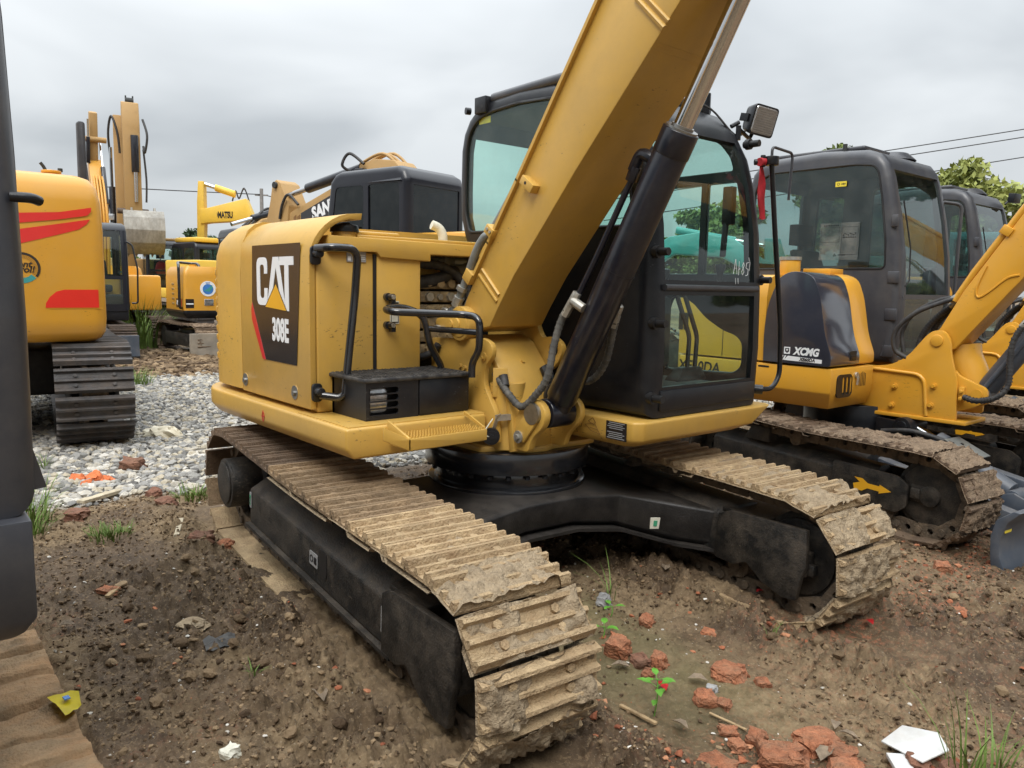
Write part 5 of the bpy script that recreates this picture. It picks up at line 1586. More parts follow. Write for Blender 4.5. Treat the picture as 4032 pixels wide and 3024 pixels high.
    part('boom_bracket', b, XYEL, root, bevel=.006)
    b = B()
    b.tube(fillet([(.42, -.278, .945), (.80, -.278, .93), (.835, -.278, .64)], .08), .014, 8)
    part('stiffener_bead', b, XYEL, fp, smooth=60)
    b = B(); b.box(.2, 1.10, -.29, .09, .605, .632)
    part('base_plate', b, XYEL, root, bevel=.005)
    b = B(); b.tube(smooth_path([(.94, -.05, 1.15), (.96, -.05, 1.05), (1.02, -.05, .92), (1.06, -.05, .8)], 4), .13, 14)
    part('neck_plate', b, XYEL, root, smooth=60)
    for x, z in ((.60, .83), (.59, .69), (.87, .86), (.86, .72)):
        b = B(); b.disc((x, -.276, z), (0, -1, 0), .022, .01, 12); b.disc((x, -.285, z), (0, -1, 0), .014, .018, 6)
        part('frame_bolt', b, XYEL, fp)
    b = B(); b.disc((.865, -.275, 1.18), (0, -1, 0), .042, .012, 24)
    part('boom_pin', b, XYEL, fp, bevel=.004)
    for y0_, y1_ in ((-.235, -.195), (-.03, .01)):
        b = B(); b.prism(rpoly([(.98, .68), (1.10, .72), (1.20, .78), (1.20, .87), (1.12, .90), (1.02, .94), (.98, .98)], [0, .03, .05, .05, .05, .03, 0]), 'y', y0_, y1_)
        part('cylinder_lug', b, XYEL, root, bevel=.006)
    b = B(); b.disc((1.135, -.236, .825), (0, -1, 0), .036, .008, 20)
    part('cylinder_pin', b, XYEL, root)
    b = B(); b.box(1.03, 1.065, -.27, -.235, .77, .87); b.disc((1.05, -.27, .84), (0, -1, 0), .014, .02, 8); b.disc((1.05, -.27, .79), (0, -1, 0), .014, .02, 8)
    part('hose_block', b, XYEL, root, bevel=.004)
    if boom:
        bt = [(.78, 1.16), (.86, 1.27), (.99, 1.53), (1.32, 2.06), (2.1, 3.25), (2.5, 3.5)]
        bb = [(.90, 1.09), (.97, 1.13), (1.25, 1.50), (1.42, 1.72), (2.25, 2.85), (2.6, 3.2)]
        b = B(); b.prism(bb + bt[::-1], 'y', -.225, .03)
        bo = part('boom', b, XYEL, root, bevel=.008)
        b = B(); b.tube([(.93, -.20, 1.46), (1.04, -.20, 1.66), (1.34, -.2, 2.13), (2.1, -.2, 3.3)], .024, 12)
        part('boom_pipe', b, XYEL, bo, smooth=60)
        b = B(); b.tube([(.93, -.13, 1.46), (1.04, -.13, 1.66), (1.34, -.13, 2.13), (2.1, -.13, 3.3)], .016, 10)
        part('boom_pipe', b, XYEL, bo, smooth=60)
        b = B(); b.tube(smooth_path([(1.12, -.227, 1.70), (1.07, -.227, 1.55), (1.085, -.227, 1.49), (1.15, -.227, 1.53), (1.25, -.227, 1.62), (1.32, -.227, 1.64)], 5), .008, 6)
        part('weld_seam', b, XYEL, bo, smooth=60)
        b = B(); b.obox((1.22, -.205, 1.93), (.53, 0, .85), (0, 1, 0), (-.85, 0, .53), .03, .035, .035)
        part('pipe_clamp', b, XYEL, bo, bevel=.004)
        P0, P1 = Vector((1.135, -.11, .825)), Vector((1.78, -.11, 1.85))
        d = (P1 - P0).normalized(); nn = Vector((-d.z, 0, d.x))
        b = B(); b.cyl(P0 + d * .05, P1, .068, n=28)
        cy = part('boom_cylinder', b, BLUEG, root, smooth=50, bevel=.004)
        b = B(); b.cyl((P0.x, -.185, P0.z), (P0.x, -.035, P0.z), .062, n=24)
        part('cylinder_eye', b, BLUEG, cy)
        b = B(); b.cyl(P0 + d * .06 - nn * .0 + Vector((0, -.075, 0)), P0 + d * .9 + Vector((0, -.08, 0)), .016, n=10)
        part('cylinder_pipe', b, BLUEG, cy)
        b = B(); b.cyl(P1, P1 + d * .6, .035, n=24)
        part('cylinder_rod', b, CHROME, root)
        for pts, r_ in (([(1.07, -.28, .805), (1.16, -.30, .79), (1.28, -.30, .83), (1.33, -.27, .92), (1.32, -.25, 1.10), (1.33, -.24, 1.22), (1.38, -.22, 1.33)], .018),
                        ([(.95, -.20, 1.48), (.86, -.22, 1.45), (.70, -.26, 1.37), (.58, -.28, 1.24), (.58, -.28, 1.10), (.66, -.26, 1.04)], .017), ([(.95, -.17, 1.49), (.82, -.19, 1.46), (.66, -.20, 1.36), (.60, -.22, 1.22), (.62, -.22, 1.08)], .016),
                        ([(.93, -.13, 1.44), (.84, -.14, 1.38), (.74, -.15, 1.26), (.70, -.16, 1.14), (.72, -.16, 1.04)], .02), ([(.92, -.10, 1.42), (.82, -.10, 1.34), (.76, -.10, 1.22), (.76, -.1, 1.08)], .02)):
            pp = smooth_path(pts, 8)
            b = B(); b.tube(pp, r_, 10)
            h = part('hose', b, HOSE, root, smooth=60)
            if r_ >= .018:
                b = B(); acc = 0
                for i in range(1, len(pp) - 1):
                    acc += (pp[i] - pp[i - 1]).length
                    if acc > .016:
                        acc = 0; t = (pp[i + 1] - pp[i]).normalized(); b.cyl(pp[i] - t * .004, pp[i] + t * .004, r_ * 1.22, n=10)
                part('hose_sleeve', b, HOSE, h, kind='stuff')
        for p in (((.90, -.2, 1.46), (.965, -.2, 1.51)), ((.88, -.15, 1.42), (.95, -.14, 1.48)), ((1.36, -.225, 1.30), (1.41, -.215, 1.38))):
            b = B(); b.cyl(*p, .021, n=10)
            part('hose_fitting', b, ZINC, root, bevel=.002)
    # ---- cab
    o = [(-.85, .975), (.47, .975), (.50, 1.25), (.505, 1.5), (.48, 1.8), (.43, 2.1), (.365, 2.38), (.325, 2.49), (.27, 2.56), (.16, 2.60), (-.2, 2.625), (-.62, 2.61), (-.76, 2.575), (-.83, 2.50), (-.865, 2.35), (-.87, 1.3)]
    rh = [(-.78, 1.69), (.375, 1.69), (.365, 1.9), (.32, 2.2), (.275, 2.42), (.24, 2.47), (.1, 2.49), (-.64, 2.49), (-.74, 2.44), (-.785, 2.33)]
    rh = rpoly(rh, .04)[::-1]
    lh = rpoly([(-.22, 1.10), (.36, 1.10), (.36, 1.9), (.28, 2.32), (.15, 2.42), (-.22, 2.42)], .05)[::-1]
    lh2 = rpoly([(-.76, 1.74), (-.49, 1.74), (-.47, 2.37), (-.73, 2.37)], .04)[::-1]
    sh = cab(root, o, -.09, .925 if rail else .90, .07, [rh], [lh, lh2], [(1.02, 1.465), (1.495, 2.44)], [(1.75, 2.4)], GREY, GLASS, fm=.03, thick=.03, side_glass=GLASSD)
    b = B(); b.box(-.70, .10, .02, .82, 2.612, 2.65)
    part('roof_panel', b, GREY, sh, bevel=.015, seg=3)
    b = B(); b.loft([[(.16, .12, 2.61), (.16, .70, 2.61), (-.08, .70, 2.66), (-.08, .12, 2.66)], [(.20, .16, 2.60), (.20, .66, 2.60), (-.06, .66, 2.655), (-.06, .16, 2.655)]])
    b = B(); b.cyl((.02, .60, 2.59), (.02, .60, 2.655), .22, .15, n=28)
    part('roof_hatch', b, GREY, sh, bevel=.01)
    b = B(); b.cyl((-.05, -.0, 2.60), (-.05, -.0, 2.67), .018, n=10)
    part('roof_stub', b, TRIMM, sh)
    b = B(); b.cyl((.44, -.03, 1.48), (.505, -.03, 1.48), .012, n=6); b.box(.49, .502, .0, .82, 1.462, 1.498)
    part('window_bar', b, GREY, sh)
    for z in (1.02, 1.30, 1.58, 2.0):
        b = B(); b.box(.40, .49 if z < 1.9 else .45, -.098, -.075, z, z + .09)
        part('pillar_bracket', b, GREY, sh, bevel=.008)
    seat(sh, -.25, .40, 1.25)
    for y in (.10, .70):
        b = B(); b.box(-.30, .08, y - .08, y + .08, 1.05, 1.44)
        part('console', b, TRIMM, sh, bevel=.03)
        b = B(); b.tube([(.04, y, 1.44), (.05, y, 1.52), (.05, y, 1.6)], [.012, .014, .024], 8)
        part('joystick', b, BLK, sh)
    b = B(); b.box(-.8, .2, .0, .80, 2.50, 2.56)
    part('headliner', b, TRIMM, sh)
    b = B(); b.box(-.8, .40, .0, .80, .99, 1.04)
    part('cab_floor', b, TRIMM, sh)
    b = B(); b.box(-.80, .3, -.06, -.045, 1.05, 1.62)
    part('side_trim', b, TRIMM, sh)
    b = B(); b.loft([[(.36, .60, 1.5), (.42, .60, 1.5), (.41, .66, 1.72), (.35, .66, 1.72)], [(.36, .78, 1.5), (.42, .78, 1.5), (.41, .78, 1.72), (.35, .78, 1.72)]])
    part('monitor', b, BLK, sh, bevel=.01)
    if lettered:
        b = B(); b.prism(rrect(-.16, .16, 1.76, 2.05, .004), 'y', -.0935, -.0925)
        ps = part('instruction_sheet', b, glass_mat('clear_sticker', (.80, .84, .84), .6, .10), sh)
        b = B()
        for k in range(9): b.box(-.13 + k * .014, -.122 + k * .014, -.0945, -.0938, 2.025, 2.035)
        for x0, x1, z0, z1 in ((-.15, .0, 1.90, 2.015), (.02, .15, 1.80, 2.015)):
            for q in ((x0, x1, z0, z0 + .0015), (x0, x1, z1, z1 + .0015), (x0, x0 + .0015, z0, z1), (x1, x1 + .0015, z0, z1)): b.box(q[0], q[1], -.0945, -.0938, q[2], q[3])
        for k in range(16):
            x = .03 + (k % 8) * .014; z = 1.93 if k < 8 else 1.96 - .006 * (k % 3)
            b.box(x, x + .007, -.0945, -.0938, z, z + .010)
        b.prism([(-.04, 1.79), (-.015, 1.79), (-.0275, 1.812)], 'y', -.0945, -.0938, [[(-.034, 1.793), (-.021, 1.793), (-.0275, 1.806)][::-1]])
        for k in range(5): b.box(.0 + k * .012, .008 + k * .012, -.0945, -.0938, 1.795, 1.803)
        part('sheet_print', b, BLK, sh, kind='stuff')
        b = B(); b.prism(rrect(-.06, .03, 2.33, 2.37, .004), 'y', -.0935, -.0925)
        yp = part('sticker', b, YSTK, sh)
        b = B()
        b.prism(circ(-.035, 2.35, .011, 10), 'y', -.0945, -.0938, [circ(-.035, 2.35, .008, 10)[::-1]])
        for k in range(3): b.box(-.01 + k * .012, -.003 + k * .012, -.0945, -.0938, 2.343, 2.357)
        part('sticker_print', b, BLK, yp, kind='stuff')
    # wiper
    b = B(); b.tube([(.515, -.04, 1.56), (.525, .0, 1.60), (.49, .06, 1.85), (.43, .02, 2.2)], .006, 6)
    part('wiper_arm', b, RUBB, sh)
    b = B() if not rail else None
    if not rail: b.tube(fillet([(.42, .95, 1.25), (.47, 1.02, 1.25), (.47, 1.02, 2.25), (.36, .93, 2.27)], .05), .014, 8)
    if not rail: part('door_rail', b, GREY, sh, smooth=60)
    if mirror:
        b = B(); b.cyl((.34, .86, 2.50), (.36, .95, 2.56), .012, n=8); b.obox((.39, .97, 2.57), (.95, -.1, -.1), (.1, .95, 0), (.1, 0, .95), .035, .075, .05)
        part('work_lamp', b, BLK, sh, bevel=.01)
    if rail:
        b = B(); b.tube(fillet([(.47, .90, 1.80), (.48, .945, 1.80), (.46, .965, 1.795)], .02), .013, 10)
        part('door_handle', b, BLK, sh, smooth=60)
    return root
build_grey('excavator', 'slate grey and orange mini excavator with a white lettered dark hood, beside the black cab', (0, 3.49, 0), XYEL, (.35, -.20, -6), 5, mirror=False)
build_grey('excavator', 'grey cabbed excavator at the far right, mostly behind the orange boom', (-.40, 6.27, 0), XYEL, (.35, -.20, -6), 9, lettered=False)
build_grey('excavator', 'dark slate cab corner of an excavator cut off by the left edge', (.29, -3.186, -.10), GREY, (.05, -.36, 0), 15, lettered=False, boom=True, blade=False, rail=True, mirror=False)

# ================================================================== machines standing further back
def far_cab(root, x0, x1, y0, y1, z0, z1, mt, glass, slope=.12, name='cab', int_=True, gl2=None):
    h = z1 - z0
    o = [(x0, z0), (x1, z0), (x1, z0 + .35 * h), (x1 - slope * .3, z0 + .7 * h), (x1 - slope, z1 - .12), (x1 - slope - .1, z1 - .03), (x1 - slope - .2, z1), (x0 + .15, z1), (x0 + .04, z1 - .06), (x0, z1 - .16)]
    zb = z0 + .42 * h; zt = z1 - .20
    a = rpoly([(x0 + .12, zb), (x0 + .45 * (x1 - x0), zb), (x0 + .45 * (x1 - x0), zt), (x0 + .12, zt)], .06)[::-1]
    c = rpoly([(x0 + .5 * (x1 - x0), z0 + .16 * h), (x1 - .11, z0 + .16 * h), (x1 - .12, z0 + .5 * h), (x1 - slope - .13, zt), (x0 + .5 * (x1 - x0), zt)], .06)[::-1]
    sh = cab(root, o, y0, y1, .08, [a, c], [list(a), list(c)], [(z0 + .08 * h, z0 + .36 * h), (z0 + .40 * h, z1 - .15)], [(zb, z1 - .22)], mt, glass, fm=.04, thick=.03, gasket=False, side_glass=gl2)
    if int_:
        seat(sh, (x0 + x1) / 2 - .15, (y0 + y1) / 2, z0 + .35)
        b = B(); b.box(x0 + .1, x1 - .2, y0 + .08, y1 - .08, z0 + .02, z0 + .30)
        part('cab_floor', b, TRIMM, sh)
    return sh
def arm_plate(root, name, pts, y0, y1, mt, bevel=.02):
    b = B(); b.prism(pts, 'y', y0, y1)
    return part(name, b, mt, root, bevel=bevel)
def ram(root, p, q, r_, frac, y, mt=CYLB, nm='cylinder'):
    P, Q = Vector((p[0], y, p[1])), Vector((q[0], y, q[1]))
    m = P.lerp(Q, frac)
    b = B(); b.cyl(P, m, r_, n=16)
    c = part(nm, b, mt, root, bevel=.005, smooth=50)
    b = B(); b.cyl(m, Q, r_ * .55, n=14)
    part('cylinder_rod', b, CHROME, c, smooth=60)
    return c
def bucket(root, x, z, w, s, ang, mt, y=0):
    pr = [(0, 0), (.18, .16), (.55, .10), (.86, -.20), (.92, -.62), (.70, -1.0), (.35, -1.2), (-.10, -1.22), (.30, -1.0), (.46, -.7), (.42, -.35), (.2, -.12)]
    ca, sa = math.cos(ang), math.sin(ang)
    pr = [((a * ca - c * sa) * s + x, (a * sa + c * ca) * s + z) for a, c in pr]
    b = B(); b.prism(pr, 'y', y - w / 2, y + w / 2)
    bk = part('bucket', b, mt, root, bevel=.01)
    for q in range(5):
        yy = y - w / 2 + w * (q + .5) / 5
        t = Vector((pr[7][0], yy, pr[7][1])); d = Vector((-.95 * ca + .25 * sa, 0, -.95 * sa - .25 * ca)) * .16 * s
        b = B(); b.cyl(t - d * .3, t + d, .05 * s, .02 * s, n=6)
        part('tooth', b, mt, bk)
    return bk
def simple_gear(root, yaw, Lh, g, w, rp, n, mats, oz=.0, mud=None, seed=1, joined=True, links=False, ox=0, oy=0):
    M = Matrix.Translation((ox, oy, rp + .075 + oz)) @ Euler((0, 0, yaw)).to_matrix().to_4x4()
    running_gear(root, M, Lh, g, w, rp, .06, n, mats, gr=.026, sag=.02, bolts=not joined, links=links, joined=joined, mud=mud, mudmat=CLAYD, seed=seed)
    for s in (-1, 1):
        b = B(); b.box(-Lh * .85, Lh * .85, s * g - w * .36, s * g + w * .36, -rp * .62, rp * .45)
        part('track_frame', b, DIRTB, root, M, bevel=.02)
        for e in (-1, 1):
            b = B(); b.cyl((e * Lh, s * g - w * .3, 0), (e * Lh, s * g + w * .3, 0), rp * .92, n=26)
            part('idler_wheel' if e > 0 else 'drive_sprocket', b, DIRTB, root, M, bevel=.01)
    b = B(); b.box(-Lh * .4, Lh * .4, -g, g, -rp * .2, rp * .7)
    part('carbody', b, BLKT, root, M, bevel=.02)
    return M

# ---- big amber machine at the left, tail towards us
A = thing('excavator', 'large amber excavator seen from its red striped rear end, steel tracks on gravel', 'excavator', (-6.3, -2.12, 0), 0, 'excavators parked in the yard')
MA = Matrix.Translation((-.02, .30, .50)) @ Euler((0, 0, R(-9))).to_matrix().to_4x4()
running_gear(A, MA, 1.62, 1.08, .60, .33, .075, 42, [DARKS], gr=.03, sag=.03, seed=21)
wheels(A, MA, 1.62, 1.08, .60, .31, BLKT, rollers=6, drum=False)
for s in (-1, 1):
    b = B(); b.box(-1.35, 1.3, s * 1.08 - .19, s * 1.08 + .19, -.22, .17)
    part('track_frame', b, BLKT, A, MA, bevel=.02)
    b = B(); b.box(1.2, 1.62, s * 1.08 - .21, s * 1.08 - .17, -.2, .2); b.box(1.2, 1.62, s * 1.08 + .17, s * 1.08 + .21, -.2, .2)
    part('idler_guard', b, BLKT, A, MA, bevel=.01, kind='stuff')
b = B(); b.box(-.8, .8, -.85, .85, -.12, .32)
part('carbody', b, BLKT, A, MA, bevel=.04)
b = B(); b.cyl((0, 0, .75), (0, 0, 1.0), .6, n=40)
part('swing_ring', b, BLK, A)
XA = 1.90                                        # rear face, towards us
pl = rpoly([(XA, -1.26), (XA, 1.235), (.85, 1.27), (.85, -1.30)], [.16, .12, .02, .02], 8)
b = B()
L_ = []
def insetp(k): return [(x - (k if x > .9 else 0), y * (1 - k * .6)) for x, y in pl]
for z, k in ((.955, .10), (.985, .045), (1.04, .012), (1.15, 0), (1.9, .0), (2.15, .012), (2.27, .04), (2.345, .10), (2.375, .18)):
    L_.append([(x, y, z) for x, y in insetp(k)])
b.loft(L_)
cwA = part('counterweight', b, SYEL, A, smooth=50)
b = B(); b.box(-1.6, .86, -1.2, 1.2, 1.0, 2.22)
part('house', b, SYEL, A, bevel=.06, seg=3)
# stripes and lettering on the rear face (given in the yard's own Y and Z)
def on_tail(poly, nm, m_, d=.002):
    b = B(); b.prism([(y + 2.12, z) for y, z in poly], 'x', XA + .001, XA + .001 + d)
    return part(nm, b, m_, cwA)
on_tail([(-1.95, 1.98), (-1.23, 2.045), (-.985, 2.10), (-.99, 2.065), (-1.02, 2.03), (-1.23, 1.985), (-1.95, 1.87)], 'red_stripe', REDS)
on_tail([(-1.95, 1.80), (-1.23, 1.95), (-1.0, 2.0), (-1.03, 1.955), (-1.09, 1.91), (-1.24, 1.86), (-1.95, 1.64)], 'red_stripe', REDS)
on_tail([(-1.365, 1.25), (-.96, 1.25), (-.96, 1.405), (-1.22, 1.402), (-1.28, 1.385), (-1.33, 1.34), (-1.36, 1.29)], 'red_stripe', REDS)
lettering('lettering', 'Intelligent', .072, DECAL, cwA, (XA + .0015, -1.60 + 2.12, 1.605), (0, 1, 0), bold=.0022, shear=.22, sx=1.05)
lettering('lettering', 'Control!', .072, DECAL, cwA, (XA + .0015, -1.565 + 2.12, 1.562), (0, 1, 0), bold=.0022, shear=.22, sx=1.05)
def arcp(cy, cz, r0, r1, a0, a1, n=14): return [(cy + r0 * math.cos(R(a0 + (a1 - a0) * k / n)), cz + r0 * .95 * math.sin(R(a0 + (a1 - a0) * k / n))) for k in range(n + 1)] + [(cy + r1 * math.cos(R(a1 - (a1 - a0) * k / n)), cz + r1 * .95 * math.sin(R(a1 - (a1 - a0) * k / n))) for k in range(n + 1)]
on_tail(arcp(-1.52, 1.575, .135, .115, -35, 115), 'logo_arc', DECAL)
on_tail(arcp(-1.52, 1.575, .130, .085, -130, -40), 'logo_arc', TEALP)
b = B()
for k in range(60):
    a = R(-30 + 140 * (k % 20) / 20); r_ = .088 + .009 * (k // 20)
    y, z = -1.52 + 2.12 + r_ * math.cos(a), 1.575 + r_ * .95 * math.sin(a)
    b.prism(circ(y, z, .0028, 5), 'x', XA + .001, XA + .003)
part('logo_dots', b, BRN, cwA, kind='stuff')
b = B(); b.box(XA - .001, XA + .004, .78, 1.19, 1.243, 1.247)
part('molded_line', b, SYEL, cwA)
b = B(); b.cyl((1.5, .92, 2.30), (1.5, .92, 2.40), .07, n=18); b.cyl((1.5, .92, 2.40), (1.5, .92, 2.425), .078, n=18)
lg = part('lifting_cap', b, SYEL, A, bevel=.006)
b = B(); b.tube(fillet([(1.5, .88, 2.42), (1.5, .86, 2.46), (1.5, .84, 2.485)], .02), .014, 8); b.disc((1.5, .99, 2.42), (0, 0, 1), .02, .03, 8)
part('cap_handle', b, TRIMM, lg)
b = B(); b.box(1.2, 1.6, .45, 1.05, 2.29, 2.325)
part('hatch_plate', b, SYEL, A, bevel=.01)
b = B(); b.tube(fillet([(1.2, .5, 2.30), (1.2, .5, 2.50), (1.2, .62, 2.44), (1.2, .64, 2.36)], .06), .05, 12)
part('exhaust_elbow', b, STEEL, A, smooth=60)
b = B(); b.tube(fillet([(.95, 1.26, 1.9), (.95, 1.27, 2.95)], .02), .03, 8); b.prism(rrect(1.245, 1.315, 2.10, 2.97, .03), 'x', .92, .98)
part('mast', b, GREY, A, bevel=.012)
b = B(); b.tube(fillet([(XA, -.55 + .03, 1.985), (XA + .03, -.5 + .03, 1.985), (XA + .03, -.40 + .03, 1.985)], .02), .012, 8)
# ---- excavator with a dark cab and a blade behind it
def yard(name, label, loc, rz): return thing(name, label, 'excavator', loc, rz, 'excavators parked in the yard')
Bx = yard('excavator', 'small excavator with dark cab and black dozer blade, half hidden behind the striped machine', (-13.7, .55, 0), R(-6))
simple_gear(Bx, 0, .95, .78, .45, .24, 34, [RUSTY], seed=31)
b = B(); b.prism([(1.30, .10), (1.38, .02), (1.46, .10), (1.40, .30), (1.43, .48), (1.36, .48), (1.31, .3)], 'y', -1.0, 1.0)
part('blade', b, BLUEG, Bx, bevel=.01)
for s in (-.4, .4):
    b = B(); b.box(.5, 1.34, s - .05, s + .05, .2, .34)
    part('blade_arm', b, BLUEG, Bx, bevel=.01)
b = B(); b.loft([[(x, y, z) for x, y in ((.7, -.95), (.7, .95), (-.9, .95), (-1.2, .5), (-1.2, -.5), (-.9, -.95))] for z in (.72, .92)])
part('deck_skirt', b, BLK, Bx, bevel=.02)
b = B(); b.box(-1.2, -.1, -.95, .95, .92, 1.55); b.box(-.1, .68, -.95, -.42, .92, 1.5)
part('house', b, SYEL, Bx, bevel=.06, seg=3)
far_cab(Bx, -.55, .72, .06, .98, .90, 2.55, NAVY, GLASS, int_=True)
b = B(); b.tube(fillet([(.75, 1.0, 1.05), (.78, 1.1, 1.05), (.76, 1.12, 1.7), (.68, 1.05, 2.15), (.66, .95, 2.2)], .06), .016, 8)
part('door_rail', b, BLK, Bx, smooth=60)
arm_plate(Bx, 'boom', [(.5, 1.0), (.75, 1.05), (.95, 1.9), (1.5, 2.35), (2.2, 2.2), (2.1, 2.0), (1.5, 2.1), (1.15, 1.8), (.8, 1.2)], -.36, -.08, SYEL)
arm_plate(Bx, 'stick', [(2.05, 2.25), (2.25, 2.2), (2.1, 1.0), (1.9, .6), (1.8, .7)], -.32, -.14, SYEL)
Kb = yard('excavator', 'amber boom with pipes and thin stick rising behind the amber machine and its dark mast', (-16.5, 1.95, 0), R(-6))
arm_plate(Kb, 'boom', [(.6, 1.0), (.75, 1.1), (1.05, 2.5), (.85, 3.2), (.3, 4.1), (.12, 4.05), (.45, 3.1), (.6, 2.4)], -.36, -.08, SYEL)
for y in (-.30, -.25, -.19, -.13):
    b = B(); b.tube(smooth_path([(.80, y, 1.2), (1.08, y, 2.5), (.92, y, 3.2), (.6, y, 3.7)], 6), .022, 8)
    part('boom_pipe', b, SYEL, Kb, smooth=60)
arm_plate(Kb, 'stick', [(.1, 3.95), (.32, 4.05), (.42, 4.5), (.5, 5.05), (.36, 5.1), (.2, 4.6)], -.32, -.16, OLDY)
ram(Kb, (.85, 3.1), (.25, 4.45), .05, .6, -.1)
ram(Kb, (.35, 4.0), (.55, 4.9), .04, .6, -.36)
b = B(); b.tube(smooth_path([(.9, -.42, 3.2), (.7, -.5, 3.8), (.5, -.5, 4.2), (.4, -.42, 4.0), (.5, -.4, 3.6)], 6), .018, 6)
part('hose', b, HOSE, Kb, smooth=60)
b = B(); b.cyl((.42, -.48, 4.5), (.42, 0.0, 4.5), .06, n=12)
part('stick_pin', b, OLDY, Kb)
b = B(); b.box(-1.6, .5, -1.0, 1.0, .8, 1.6)
part('house', b, SYEL, Kb, bevel=.06)
simple_gear(Kb, 0, 1.1, .85, .45, .26, 34, [RUSTY], seed=33)
# ---- yellow tail with a red band, farther
D = yard('excavator', 'distant amber excavator tail with a short red band and oval logo', (-19.3, 2.1, 0), R(172))
simple_gear(D, 0, 1.4, .95, .5, .26, 34, [DARKS], seed=37)
pl = rpoly([(-1.6, -1.1), (-1.6, 1.1), (.3, 1.1), (.3, -1.1)][::-1], [.02, .02, .25, .25], 6)
b = B(); b.loft([[(x, y * k, z) for x, y in pl] for z, k in ((.74, .95), (.82, 1), (1.6, 1), (1.76, .97), (1.82, .92))])
dcw = part('counterweight', b, SYEL, D, smooth=50)
b = B(); b.prism(rrect(-1.0, -.45, .98, 1.12, .02), 'x', -1.606, -1.602)
part('red_stripe', b, REDS, dcw)
b = B(); b.prism(circ(-.62, 1.52, .17, 20), 'x', -1.606, -1.602, [circ(-.62, 1.53, .13, 20)[::-1]])
part('logo_arc', b, TEALP, dcw)
lettering('lettering', 'Control', .10, DECAL, dcw, (-1.603, -.62, 1.52), (0, -1, 0), bold=.002, shear=.2)
b = B(); b.box(.3, 1.4, -1.1, 1.1, .85, 1.75)
part('house', b, SYEL, D, bevel=.05)
far_cab(D, .2, 1.5, -.05, .95, .9, 2.7, NAVY, GLASSD, int_=False)
# ---- tall machine with hanging bucket
Cx = yard('excavator', 'tall old excavator far back with raised boom, upright stick and grey bucket hanging', (-25.15, 5.10, 0), R(-12))
simple_gear(Cx, 0, 1.7, 1.05, .6, .34, 36, [RUSTY], seed=41)
b = B(); b.box(-2.2, 1.2, -1.35, 1.35, 1.0, 1.3); b.box(-2.3, -.3, -1.35, 1.35, 1.3, 2.2); b.box(-.3, 1.1, -1.35, -.9, 1.3, 1.9)
part('house', b, OLDY, Cx, bevel=.05)
csh = far_cab(Cx, -.3, 1.35, -.08, .97, 1.2, 2.78, NAVY, GLASS)
b = B(); b.box(-.3, 1.05, -.06, .95, 2.77, 2.86)
part('roof_panel', b, OLDY, csh, bevel=.03)
b = B(); b.loft([[(.25 + .02 * math.sin(t), .85 + .16 * k * math.cos(t), z) for t in np.linspace(0, 2 * PI, 10, endpoint=False)] if False else [(.2 + .12 * k * math.cos(t), .45 + .2 * k * math.sin(t), z) for t in np.linspace(0, 2 * PI, 10, endpoint=False)] for z, k in ((1.6, .9), (1.85, 1), (2.05, .75), (2.12, .3))])
part('seat_cover', b, RIB, csh, smooth=60)
arm_plate(Cx, 'boom', [(.5, 1.5), (.9, 1.6), (1.25, 4.2), (1.15, 6.6), (.85, 6.6), (.7, 4.2)], -.85, -.35, OLDY)
arm_plate(Cx, 'stick', [(.95, 6.3), (1.3, 7.0), (1.75, 6.9), (1.95, 6.2), (1.75, 3.6), (1.45, 3.6), (1.45, 5.8)], -.62, -.14, OLDY)
ram(Cx, (1.95, 5.9), (1.8, 3.9), .11, .55, -.30)
ram(Cx, (.9, 2.6), (1.1, 5.6), .09, .6, -.95)
b = B(); b.cyl((1.6, -.85, 3.62), (1.6, .05, 3.62), .09, n=14); b.box(1.5, 1.75, -.6, -.5, 3.0, 3.65); b.box(1.5, 1.75, -.3, -.2, 3.0, 3.65)
part('bucket_link', b, RUSTY, Cx, bevel=.02)
bkc = mat('worn_bucket_steel', (0.30, 0.285, 0.25), .7, var=.25, vs=3, dust=.5, dcol=(.12, .085, .06), ds=3, streak=.5)
bucket(Cx, 1.45, 3.45, 1.15, .95, R(10), bkc, y=-.12)
b = B()
for s in (-1, 1):
    b.prism([(1.45, 3.25), (1.55, 3.75), (1.75, 3.75), (2.0, 3.3)], 'y', -.12 + s * .33 - .03, -.12 + s * .33 + .03)
part('bucket_ears', b, bkc, Cx, bevel=.01, kind='stuff')
for pts, r_ in (([(1.0, -.95, 5.2), (1.2, -1.0, 6.0), (1.4, -.9, 6.5), (1.5, -.75, 6.0), (1.4, -.7, 5.4)], .035), ([(1.9, -.05, 6.4), (2.1, .05, 5.9), (2.0, -.02, 5.4), (1.85, -.05, 5.6)], .035), ([(.95, -.95, 1.9), (1.1, -.95, 4.0), (1.1, -.95, 5.4)], .03), ([(1.9, -.06, 5.5), (1.85, 0, 4.6), (1.8, -.02, 3.9)], .03), ([(.9, -1.0, 2.2), (1.0, -1.1, 3.1), (1.0, -1.05, 4.0)], .03)):
    b = B(); b.tube(smooth_path(pts, 6), r_, 7)
    part('hose', b, HOSE, Cx, smooth=60)
b = B(); b.box(1.0, 1.1, -1.12, -.92, 3.35, 3.55); b.cyl((1.0, -1.0, 3.3), (1.0, -.9, 3.1), .03, n=8)
part('work_lamp', b, LENS, Cx, bevel=.01)
b = B(); b.cyl((1.45, -.5, 7.0), (1.45, -.26, 7.0), .10, n=14); b.box(1.38, 1.5, -.5, -.46, 6.85, 7.15); b.box(1.38, 1.5, -.3, -.26, 6.85, 7.15)
part('stick_top_pin', b, TRIMM, Cx)
